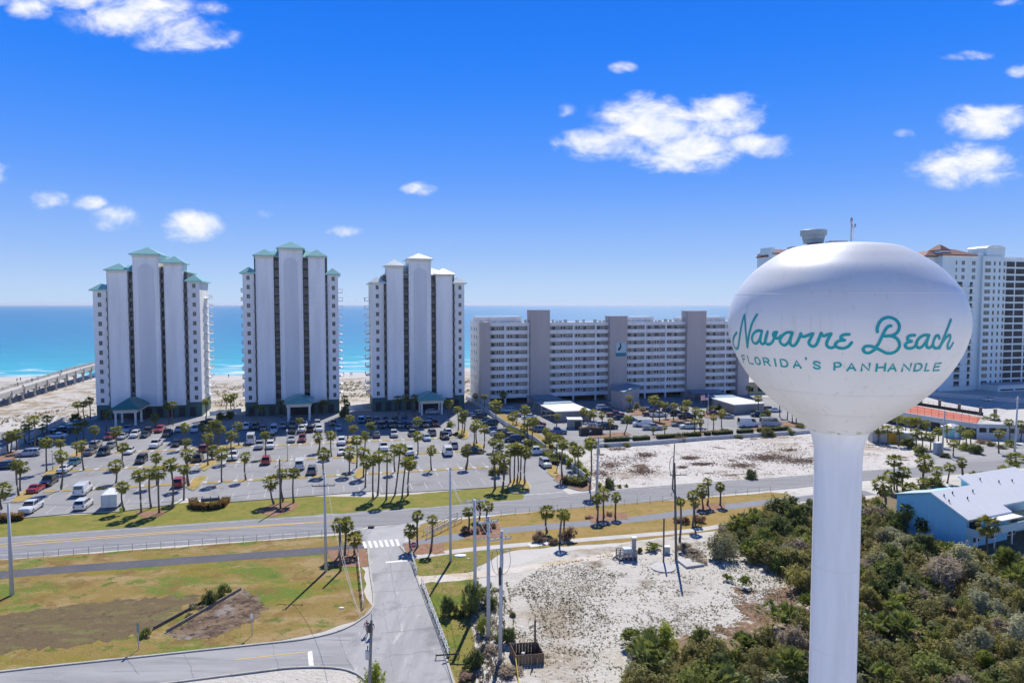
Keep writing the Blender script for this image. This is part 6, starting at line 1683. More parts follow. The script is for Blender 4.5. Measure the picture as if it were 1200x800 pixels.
for k, (x, y) in enumerate(((20, 447.5), (24, 446.5), (403, 439), (411, 440.2), (268, 442.5), (412.5, 440))):
    person(k % 3, G(x, y, Z1), k * .9, 'tiny person in a %s top on the beach %s' % (('red', 'dark', 'blue')[k % 3], ('beside the pier', 'beside the pier, seaward one', 'past the pale roofed tower, seaward one', 'just past the pale roofed tower', 'in the gap behind the first tower', 'by the dunes near the third tower')[k]), 'people on the beach')
# ---------------------------------------------------------------- cabbage palms
BARK = paint('palm_bark', (.17, .14, .11), rough=.9, var=.35, scale=3, stretch=(1, 1, 5), bump=.3)
FROND = leaf_mat('palm_frond', (.10, .125, .03), (.28, .285, .09), .55, .5)
FRONDY = leaf_mat('yellowing_frond', (.17, .17, .04), (.30, .26, .06), .5, .2)
DEADF = leaf_mat('dead_frond', (.16, .11, .065), (.27, .20, .12), .8, .1)

def fan_leaf(mb, base, d, up, length, blade, n=7, droop=.25, w=.10):
    """petiole plus a fan of pointed leaflets"""
    d = d.normalized(); side = d.cross(up).normalized(); up2 = side.cross(d).normalized()
    tip = base + d * (length - blade * .55)
    mb.face([base - side * .018, base + side * .018, tip + side * .014, tip - side * .014])
    for k in range(n):
        a = (k - (n - 1) / 2) / ((n - 1) / 2) * 1.25
        dd = (d * math.cos(a) + side * math.sin(a)).normalized()
        L = blade * (1.0 - .18 * abs(a))
        mid = tip + dd * L * .55 - up2 * droop * L * .12 + up2 * (.05 * L * math.cos(a * 3))
        end = tip + dd * L - up2 * droop * L * (.5 + .3 * abs(a))
        ww = dd.cross(up2).normalized() * w * .5
        mb.face([tip, mid - ww, end, mid + ww])

def palm_crown(seed, n=26, R=1.25, skirt=0, ylw=0.0):
    r = random.Random(seed); mb = MB(); sk = MB(); yl = MB()
    for k in range(n):
        az = k * 2.399963 + r.uniform(-.25, .25)
        el = math.radians(84 - 128 * ((k + .5) / n) ** .9 + r.uniform(-9, 9))
        d = Vector((math.cos(az) * math.cos(el), math.sin(az) * math.cos(el), math.sin(el)))
        L = R * r.uniform(.85, 1.1) * (.82 if k < 5 else 1.0)
        fan_leaf(yl if r.random() < ylw else mb, Vector((0, 0, r.uniform(-.1, .1))), d, Vector((0, 0, 1)) if abs(d.z) < .95 else Vector((1, 0, 0)), L, L * .66, 7, r.uniform(.3, 1.1), .18 * R)
    for k in range(skirt):
        az = k * 2.399963 + r.uniform(-.3, .3); el = math.radians(r.uniform(-78, -50))
        d = Vector((math.cos(az) * math.cos(el), math.sin(az) * math.cos(el), math.sin(el)))
        fan_leaf(sk, Vector((0, 0, -.15)), d, Vector((math.cos(az), math.sin(az), .3)), R * r.uniform(.75, 1.15), R * .6, 6, .5, .13 * R)
    return mb, sk, yl
def trunk_mesh(seed, bend=0.03):
    r = random.Random(seed); mb = MB(); pts = []; rad = []
    a = r.random() * 6.28
    for k in range(9):
        t = k / 8.0; o_ = bend * math.sin(t * PI); pts.append((o_ * math.cos(a) * 8, o_ * math.sin(a) * 8, t)); rad.append(.155 - .035 * t + (.05 if k == 0 else 0) + r.uniform(-.008, .008) + (.02 if k == 8 else 0))
    pts[0] = (pts[0][0], pts[0][1], -.02)
    mb.tube(pts, rad, 9); return mb.mesh('trunk', BARK, True)
TRUNKS = [trunk_mesh(k, .012 + .008 * k) for k in range(4)]
CROWNS = []
for k in range(6):
    mb, sk, yl = palm_crown(k + 1, 28 + k * 2, 1.0, 8 if k in (1, 4) else 0, .0); CROWNS.append((mb.mesh('crown', FROND), sk.mesh('dead_fronds', DEADF) if k in (1, 4) else None, None))
SKIRTED = []
for k in range(3):
    mb, sk, yl = palm_crown(k + 20, 28, 1.0, 30, .2); SKIRTED.append((mb.mesh('crown', FROND), sk.mesh('dead_fronds', DEADF), yl.mesh('yellow_fronds', FRONDY)))
YELLOWC = []
for k in range(2):
    mb, sk, yl = palm_crown(k + 30, 30, 1.0, 6, .6); YELLOWC.append((mb.mesh('crown', FROND), sk.mesh('dead_fronds', DEADF), yl.mesh('yellow_fronds', FRONDY)))

PCOUNT = [0]
def palm(base, crown, label, group, kind='n', size=1.0):
    b = G(*base); dpt = b.y
    c = D(crown[0], crown[1], dpt)
    h = max(1.0, c.z); lean = math.atan2(c.x - b.x, h)
    lean = max(-.30, min(.30, lean))
    PCOUNT[0] += 1; r = random.Random(PCOUNT[0] * 13 + 5)
    t = thing('cabbage_palm', label, 'palm tree', b, 0, group)
    t.rotation_euler = (r.uniform(-.02, .02), lean, 0)
    tr = link('trunk', TRUNKS[r.randrange(4)], t); tr.scale = (1, 1, h); tr.rotation_euler = (0, 0, r.random() * 6.28)
    if kind == 'd': tr.scale = (1.35, 1.35, h)
    src = {'n': CROWNS, 'd': SKIRTED, 'y': YELLOWC}[kind]
    ms = src[r.randrange(len(src))]
    s = size * r.uniform(.95, 1.34)
    rz = r.random() * 6.28
    cr = link('crown', ms[0], t, (0, 0, h), rz); cr.scale = (s, s, s * r.uniform(.9, 1.05))
    if ms[1]: q = link('dead_fronds', ms[1], t, (0, 0, h), rz); q.scale = (s, s, s)
    if ms[2]: q = link('yellow_fronds', ms[2], t, (0, 0, h), rz); q.scale = (s, s, s)
    return t

# clusters: phrase, group, list of (base x, base y, crown x, crown y[, kind, size])
PALMS = [
 ('by the white fence at the beach edge', 'palms along the beach fence', [(2, 597, 3, 574), (9.5, 529, 9, 512), (12.5, 530, 13, 509), (19, 528, 18.5, 509), (30, 519, 29, 501), (34, 517, 34, 500), (40, 527, 39.5, 492.5), (52, 510, 50, 500), (55, 507, 55, 491)]),
 ('around the pier end of the car park', 'palms at the pier end of the car park', [(22, 581.6, 19, 544), (23.5, 575, 24.5, 548), (54.6, 552.5, 54, 519), (69, 540, 70.5, 519), (71.5, 574, 71, 534), (90, 535, 89, 522), (98, 551, 95, 521), (90, 515.6, 89.5, 501), (98, 515, 99, 496), (111.6, 525, 110.6, 503)]),
 ('on the sand beside the first tower', 'palms beside the first tower', [(91, 490, 90, 474), (99.5, 491, 98, 474), (106, 490.5, 105, 469.6)]),
 ('in front of the first tower', 'palms in front of the first tower', [(125, 508, 125, 485), (181, 501, 180.6, 489), (198, 497, 196.5, 476), (203, 498, 201.7, 474), (241, 492, 240.7, 471)]),
 ('between the first and middle towers', 'palms between the towers', [(265, 479, 264.5, 465), (271, 480, 270, 467), (274.5, 481, 274, 464.5)]),
 ('on the first lawn clump beside the highway', 'palms on the roadside lawn', [(145.6, 599, 143.7, 570), (165.6, 600.6, 163.7, 557), (177, 595.6, 175, 555), (186.5, 601, 185.6, 554), (202, 595.6, 199.7, 545), (215.4, 585.6, 215.6, 550)]),
 ('on the lawn clump with the dark pole', 'palms on the roadside lawn', [(321, 591, 317.5, 564), (332, 588, 330.6, 555), (344, 589, 344, 555)]),
 ('in the leaning lawn clump above the crosswalk', 'palms on the roadside lawn', [(428, 571, 429.5, 541), (437, 584, 437.5, 539), (442.5, 580.6, 444, 534), (452.7, 585.6, 453.7, 536), (463, 579, 469, 527), (471, 584, 475.6, 541), (478, 580, 480.6, 542.5)]),
 ('in the dense clump at the lot entrance', 'palms at the lot entrance', [(580, 572.5, 579, 536, 'd'), (584, 556, 584, 534, 'd'), (589, 574, 590.6, 539, 'd'), (598, 566, 599, 527), (602.5, 565, 603.5, 525), (606, 566, 606.5, 528), (610, 562.5, 611, 527), (615, 567.5, 617, 530)]),
 ('in the first island row of the car park', 'palms in the car park rows', [(136, 566, 135.6, 545), (184, 569, 183, 536), (221, 570, 220, 532, 'd'), (259.7, 565, 259.4, 532), (288, 562.5, 287.5, 535), (379.4, 557, 379.4, 532.5), (409.4, 556, 409.4, 530.6), (426, 559, 426, 531), (462.7, 553, 462, 526), (505.6, 551, 505.6, 527.5), (546, 549, 546, 527, 'd')]),
 ('in the second island row of the car park', 'palms in the car park rows', [(145, 548, 144, 524), (218, 543, 219, 517.5), (243.7, 546, 243.7, 512.5), (248.7, 537.5, 249, 527.5), (272.5, 540.6, 270.6, 510), (311, 535.6, 310.6, 510), (373, 530, 372.5, 512, 'd', .9), (388.5, 535.6, 387.5, 510.6), (418, 548, 418, 516), (427, 529, 427.5, 510), (489.7, 532.5, 489, 511)]),
 ('in the third island row of the car park', 'palms in the car park rows', [(138.5, 529, 136, 504.5), (216.5, 526, 216, 501), (236, 512, 236, 500), (246, 520, 246, 502), (249, 523, 249.5, 496), (253, 523, 253.7, 497), (257, 522, 258, 503), (280, 522.5, 279, 499), (352, 507, 351, 493), (407.5, 514, 410, 490), (414.5, 517, 414, 502), (435, 511, 435, 499), (489, 507, 489, 493)]),
 ('in the shade in front of the middle tower', 'palms in front of the middle tower', [(300, 491, 299.5, 476), (307, 494, 307, 478), (331, 490, 331, 472), (379, 486, 379, 472), (403, 488, 404, 467), (406, 490, 407, 473)]),
 ('in front of the pale roofed tower', 'palms in front of the third tower', [(467, 486, 466, 467), (475, 487, 475, 466), (485.6, 490, 485.6, 466), (526, 490, 525.6, 472.5, 'y'), (537, 505, 536, 480), (541, 508, 541.5, 490), (543.5, 507.5, 544, 485)]),
 ('on the round shrub island by the drive', 'palms along the drive', [(555, 522.5, 555, 501), (558.5, 520, 559, 496), (567, 525, 567, 503), (577.5, 530, 577, 518), (585.6, 527.5, 585.6, 520), (586.5, 523, 586, 511)]),
 ('along the white fence of the drive', 'palms along the drive', [(557.5, 473, 557, 464), (566, 484, 567.5, 465), (581, 502.5, 580.5, 475, 'n', 1.4), (590.6, 475, 590, 462.5), (600, 501, 600, 489), (605, 497, 605, 484), (615.6, 501, 615.6, 480, 'n', 1.3), (614, 511, 614, 502), (618.7, 515, 618, 495), (624, 521, 625, 494, 'n', 1.2), (640, 516, 640, 506), (644, 526, 644, 512), (652.5, 506, 653, 488), (653, 537, 652.5, 514)]),
 ('by the bright bushes', 'palms beside the green bushes', [(659, 561, 660, 520), (674, 549, 672, 527), (677.5, 561, 677.5, 529), (691, 575, 692.5, 521, 'n', 1.3)]),
 ('in the lot by the shed and dumpster', 'palms in the condominium lot', [(684, 495, 684, 482.5), (692, 498, 692, 485.6, 'y'), (695.6, 497, 695.6, 484), (705.6, 506, 705, 486, 'y'), (715, 511, 715.6, 494, 'y'), (731, 510, 736, 490), (738, 481, 738, 467)]),
 ('in the middle of the condominium lot', 'palms in the condominium lot', [(766, 509, 766, 502, 'y', .7), (765, 492, 766, 468, 'n', 1.3), (773, 494, 774, 474, 'n', 1.2), (779, 509, 779, 501, 'n', .7), (780, 490, 780, 474, 'y'), (789, 492.5, 790, 475.6), (798, 490, 799, 477.5, 'y'), (804, 492, 804, 479, 'y'), (805, 486, 805, 472.5), (814, 506, 814, 494), (815, 490, 815, 481, 'y'), (821, 505, 821, 494, 'y'), (821, 500, 821, 484)]),
 ('between the flagpole and the water tower', 'palms in the condominium lot', [(836, 504, 836, 489), (845.6, 501, 846, 484), (877, 465, 877, 455), (888.5, 485, 888.5, 467, 'n', 1.2), (914, 489, 914, 470), (922.5, 492, 922.5, 473), (928.5, 494, 928.5, 475), (933, 495, 933, 477)]),
 ('at the mouth of the side street', 'palms at the side street', [(398, 651, 398, 616), (404, 650, 405.6, 615), (415.6, 650, 416, 630.6), (482, 645, 481, 622), (489, 641, 489, 605), (505, 645, 506.5, 609)]),
 ('behind the double arm poles', 'palms on the grass bank', [(549.5, 620, 549, 600), (561.3, 609, 561, 591), (571, 612, 572, 594)]),
 ('on the grass bank beside the round brown shrubs', 'palms on the grass bank', [(641, 624, 641, 600), (656, 637, 659, 602), (661, 622, 662, 604)]),
 ('in the bark bed of three on the grass bank', 'palms on the grass bank', [(700, 610, 700, 585), (707.5, 606, 707.5, 579), (721, 606, 722, 582.5)]),
 ('on the grass bank near the crossarm pole', 'palms on the grass bank', [(796.5, 635, 797.5, 588, 'n', .75), (811.5, 617.5, 811.5, 581), (815.5, 612, 815, 588), (824, 595, 822.5, 575), (829, 592, 829, 565), (844, 592, 844, 570)]),
 ('in the grove in front of the parking deck', 'palms in the grove by the parking deck', [(1029, 519, 1029, 502), (1040, 521, 1040, 503), (1052, 506, 1052, 490), (1053, 523, 1053, 504), (1060, 512, 1060, 492), (1067, 511, 1067, 493), (1075, 512, 1075, 493), (1073, 525, 1073, 507), (1080, 526, 1080, 511), (1085, 514, 1085, 497), (1090, 527, 1090, 512), (1100, 523, 1100, 506), (1110, 518, 1110, 502), (1117, 534, 1118, 520), (1124, 520, 1125, 503), (1133, 526, 1133, 509), (1138, 522, 1138, 507)]),
 ('beside the parking deck end wall', 'palms by the parking deck end', [(1157, 507, 1156, 492), (1164, 508, 1165, 490), (1170.5, 531, 1171, 508, 'y', .9), (1183, 517, 1182, 495), (1196, 517, 1197, 497)]),
 ('on the roadside behind the blue house', 'palms behind the blue house', [(1037, 602, 1034, 567, 'd', 1.3), (1045, 577, 1044, 558), (1048, 574, 1047.5, 540), (1052, 577.5, 1052, 562), (1058.7, 578, 1059.5, 553), (1066, 584, 1067, 574, 'n', 1.2), (1083, 575, 1084, 541, 'd', 1.3), (1083, 590, 1082, 566, 'd', .9), (1098, 567, 1098, 552), (1110, 566, 1113, 548), (1129, 565, 1127, 541, 'd', .9), (1144, 566, 1144, 559, 'y', 1.1), (1176, 563, 1177, 551, 'y'), (1192, 556, 1190, 538, 'n', 1.3)]),
 ('against the walls of the blue house', 'palms at the blue house', [(1063, 622, 1063.5, 598, 'd', .9), (1082, 627, 1082.5, 615), (1157, 648, 1158, 615, 'y', 1.15)]),
]
ADJ = {'n': 'cabbage palm', 'd': 'cabbage palm with a skirt of dead fronds', 'y': 'yellowing palm'}
for phrase, group, lst in PALMS:
    n = len(lst)
    cnt = {}
    tot = {}
    for e in lst: k = e[4] if len(e) > 4 else 'n'; tot[k] = tot.get(k, 0) + 1
    for e in lst:
        k = e[4] if len(e) > 4 else 'n'; cnt[k] = cnt.get(k, 0) + 1
        lab = (ADJ[k] if k != 'd' else 'dead skirted cabbage palm') + ' ' + phrase
        if tot[k] > 1: lab = ('%s palm' % ordn(cnt[k]) if k == 'n' else '%s %s' % (ordn(cnt[k]), {'d': 'dead skirted palm', 'y': 'yellowing palm'}[k])) + ' from the pier, ' + phrase
        palm((e[0], e[1]), (e[2], e[3]), lab, group, k, (e[5] if len(e) > 5 else 1.0) * (.82 if group in ('palms on the grass bank', 'palms at the side street') else 1.0))

# ---------------------------------------------------------------- cars
TYRE = paint('tyre_rubber', (.02, .02, .02), rough=.8, var=.3)
RIM = paint('alloy_rim', (.38, .38, .39), rough=.35, metal=.6)
CGLASS = paint('car_glass', (.02, .026, .03), rough=.06, var=.3, spec=.7)
HEADL = paint('headlight_glass', (.62, .64, .66), rough=.1, spec=.7)
TAILL = paint('taillight_glass', (.30, .012, .015), rough=.2, spec=.6)
TRIMB = paint('black_trim', (.025, .025, .027), rough=.6)
CARCOL = {'white': (.72, .72, .71), 'silver': (.40, .41, .42), 'grey': (.15, .16, .17), 'black': (.014, .015, .017), 'dark blue': (.02, .04, .09), 'red': (.36, .025, .03), 'dark red': (.16, .018, .025), 'dark green': (.018, .045, .04), 'teal': (.03, .10, .11), 'tan': (.33, .29, .22), 'blue': (.05, .12, .28), 'pale blue': (.33, .44, .55), 'brown': (.10, .075, .06)}
def carpaint(c):
    return paint('car_paint_' + c.replace(' ', '_'), CARCOL[c], rough=.22, var=.05, spec=.55, coat=.6, scale=.8)

# side outlines: (y along the car, z) of the body shell top from nose to tail, belt line, cabin outline
TYPES = {
 'sedan': dict(L=4.6, W=1.78, hood=[(-2.3, .52), (-2.22, .72), (-1.15, .92), (1.35, .98), (2.2, .93), (2.3, .60)], cab=[(-1.15, .92), (-.35, 1.40), (.75, 1.42), (1.55, .98)], wr=.32, ax=(-1.4, 1.35)),
 'suv': dict(L=4.7, W=1.88, hood=[(-2.35, .60), (-2.28, .92), (-1.2, 1.08), (2.2, 1.10), (2.33, 1.0), (2.35, .62)], cab=[(-1.2, 1.08), (-.55, 1.66), (1.85, 1.68), (2.25, 1.10)], wr=.36, ax=(-1.45, 1.42)),
 'van': dict(L=5.4, W=1.98, hood=[(-2.7, .62), (-2.62, 1.0), (-1.9, 1.22), (2.6, 1.22), (2.7, 1.1), (2.7, .58)], cab=[(-1.95, 1.22), (-1.25, 1.98), (2.5, 2.02), (2.66, 1.22)], wr=.36, ax=(-1.7, 1.65)),
 'tall van': dict(L=5.9, W=2.0, hood=[(-2.95, .65), (-2.88, 1.1), (-2.2, 1.35), (2.9, 1.3), (2.95, 1.2), (2.95, .55)], cab=[(-2.25, 1.35), (-1.45, 2.45), (2.8, 2.55), (2.92, 1.3)], wr=.36, ax=(-1.9, 1.8)),
 'pickup': dict(L=5.6, W=1.95, hood=[(-2.8, .66), (-2.74, 1.0), (-1.45, 1.14), (.75, 1.14), (2.72, 1.12), (2.8, .70)], cab=[(-1.45, 1.14), (-.75, 1.76), (.55, 1.78), (.80, 1.14)], wr=.40, ax=(-1.75, 1.7)),
}
def car_protos(kind, color, beacon=None):
    T_ = TYPES[kind]; W = T_['W']; L_ = T_['L']; hw = W / 2
    paintm = carpaint(color); out = {}
    mb = MB()
    top = T_['hood']; zb = .24
    # lower shell: loft of cross sections along y, tucked in at the sills and shoulders
    ys = []
    for (y0, z0), (y1, z1) in zip(top, top[1:]):
        n = max(1, int((y1 - y0) / .35))
        for k in range(n): ys.append((y0 + (y1 - y0) * k / n, z0 + (z1 - z0) * k / n))
    ys.append(top[-1])
    secs = []
    for (y, z) in ys:
        e = min(y - top[0][0], top[-1][0] - y); tp = 1 - .16 * max(0, 1 - e / .55) ** 2
        zl = zb + .12 * max(0, 1 - e / .4)
        w0 = hw * tp
        secs.append([(-w0 * .93, y, zl), (-w0, y, zl + .18), (-w0, y, zl + (z - zl) * .62), (-w0 * .90, y, z - .02), (-w0 * .5, y, z + .03), (0, y, z + .045), (w0 * .5, y, z + .03), (w0 * .90, y, z - .02), (w0, y, zl + (z - zl) * .62), (w0, y, zl + .18), (w0 * .93, y, zl)])
    for a, b in zip(secs, secs[1:]):
        for k in range(10): mb.face([a[k], b[k], b[k + 1], a[k + 1]][::-1])
        mb.face([a[0], a[10], b[10], b[0]])
    mb.face(secs[0]); mb.face(secs[-1][::-1])
    # cabin (pillars and roof)
    c = T_['cab']; (ya, za), (yb, zb2), (yc, zc_), (yd, zd) = c
    wi, wo = hw * .74, hw * .89
    if kind in ('van', 'tall van'): wi = hw * .84
    q = lambda y, z, w_: ((-w_, y, z), (w_, y, z))
    A_, B_, C_, D_ = q(ya, za - .02, wo), q(yb, zb2, wi), q(yc, zc_, wi), q(yd, zd - .02, wo)
    ym = (yb + yc) / 2; M_ = q(ym, (zb2 + zc_) / 2 + .05, wi * .99); MC = (0, ym, (zb2 + zc_) / 2 + .08)
    mb.face([B_[0], B_[1], M_[1], M_[0]]); mb.face([M_[0], M_[1], C_[1], C_[0]])
    mb.face([A_[0], A_[1], B_[1], B_[0]]); mb.face([C_[0], C_[1], D_[1], D_[0]])
    for s in (0, 1):
        P = [A_[s], B_[s], M_[s], C_[s], D_[s]]
        mb.face(P if s else P[::-1])
    if kind == 'pickup':     # open load bed
        mb2 = MB(); mb2.box(-hw * .80, hw * .80, .95, 2.66, 1.165, 1.185); out['bed'] = mb2.mesh('bed', TRIMB)
    for y, z in ((top[0][0] - .02, .38), (top[-1][0] - .10, .40)):
        mb.box(-hw * .80, hw * .80, y, y + .12, z, z + .16)
    out['body'] = mb.mesh('body', paintm)
    # glass
    def lerp(p, q2, f): return tuple(p[k] + (q2[k] - p[k]) * f for k in range(3))
    def inset(quad, fx, f0, f1, off):
        (bl, br, tr, tl) = quad
        a, b = lerp(bl, tl, f0), lerp(br, tr, f0); d_, c_ = lerp(bl, tl, f1), lerp(br, tr, f1)
        P = [lerp(a, b, fx), lerp(a, b, 1 - fx), lerp(d_, c_, 1 - fx), lerp(d_, c_, fx)]
        n = (Vector(P[1]) - Vector(P[0])).cross(Vector(P[3]) - Vector(P[0])).normalized()
        return [Vector(p) + n * off for p in P]
    g = MB(); g.face(inset((A_[0], A_[1], B_[1], B_[0]), .06, .08, .93, .015)); out['windshield'] = g.mesh('windshield', CGLASS)
    g = MB(); g.face(inset((D_[1], D_[0], C_[0], C_[1]), .10, .15, .88, .015)); out['rear_window'] = g.mesh('rear_window', CGLASS)
    for s, nm in ((0, 'l'), (1, 'r')):
        g = MB()
        Aq, Bq, Cq, Dq = A_[s], B_[s], C_[s], D_[s]
        end = .97 if kind in ('sedan', 'suv', 'pickup') else .42
        cuts = {'sedan': ((.04, .47), (.51, .93)), 'suv': ((.04, .36), (.40, .66), (.70, .95)), 'pickup': ((.05, .50), (.54, .94)), 'van': ((.05, .26),), 'tall van': ((.06, .26),)}[kind]
        for f0, f1 in cuts:
            lo = lambda f: lerp(Aq, Dq, f); hi = lambda f: lerp(Bq, Cq, f)
            P = [lerp(lo(f0), hi(f0), .12), lerp(lo(f1), hi(f1), .12), lerp(lo(f1), hi(f1), .88), lerp(lo(f0), hi(f0), .88)]
            o_ = Vector((-.015 if s == 0 else .015, 0, .004))
            P = [Vector(p) + o_ for p in P]
            g.face(P[::-1] if s == 0 else P)
        out['side_window_' + nm] = g.mesh('side_window', CGLASS)
    out['headlight_l'] = None
    for s in (-1, 1):
        y0, z0 = top[0][0], top[1][1]
        g = MB(); x = s * hw * .66; g.box(x - .17, x + .17, y0 - .012, y0 + .2, z0 - .22, z0 - .06); out['headlight_%d' % s] = g.mesh('headlight', HEADL)
        y1, z1 = top[-1][0], top[-2][1]
        g = MB(); x = s * hw * .72; g.box(x - .12, x + .12, y1 - .1, y1 + .012, z1 - .30, z1 - .05); out['taillight_%d' % s] = g.mesh('taillight', TAILL)
    out.pop('headlight_l')
    wr = T_['wr']; g = MB(); g.cur = 0; g.tube([(-.11, 0, 0), (.11, 0, 0)], wr, 16); g.cur = 1; g.tube([(-.118, 0, 0), (.118, 0, 0)], wr * .62, 10)
    out['wheel'] = g.mesh('wheel', [TYRE, RIM])
    return out
PROTO = {}
def car(px, py, kind, color, face, label, group, rz=None, roofc=None):
    key = (kind, color)
    if key not in PROTO: PROTO[key] = car_protos(kind, color)
    P = PROTO[key]; T_ = TYPES[kind]
    b = G(px, py); r = random.Random(int(px * 31 + py * 17))
    # nose of the model points to -y (towards the road)
    a = {'f': BETA, 'r': BETA + PI, 'L': BETA - PI / 2, 'R': BETA + PI / 2}[face] if rz is None else rz
    a += r.uniform(-.05, .05)
    # the photo point is where the near bumper meets the ground
    if face == 'f': b = b + Vector((VD.x, VD.y, 0)) * T_['L'] * .42
    elif face == 'r': b = b + Vector((VD.x, VD.y, 0)) * T_['L'] * .42
    else: b = b + Vector((VD.x, VD.y, 0)) * .8
    t = thing({'sedan': 'parked_sedan', 'suv': 'parked_suv', 'van': 'parked_van', 'tall van': 'parked_van', 'pickup': 'pickup_truck'}[kind], label, {'sedan': 'car', 'suv': 'car', 'van': 'van', 'tall van': 'van', 'pickup': 'truck'}[kind], (b.x, b.y, Z3 + .004), a, group)
    for nm, me in P.items():
        if nm == 'wheel':
            for y in T_['ax']:
                for s in (-1, 1): link('wheel', me, t, (s * (T_['W'] / 2 - .10), y, T_['wr']))
        else:
            link(me.name.split('.')[0], me, t)
    return t

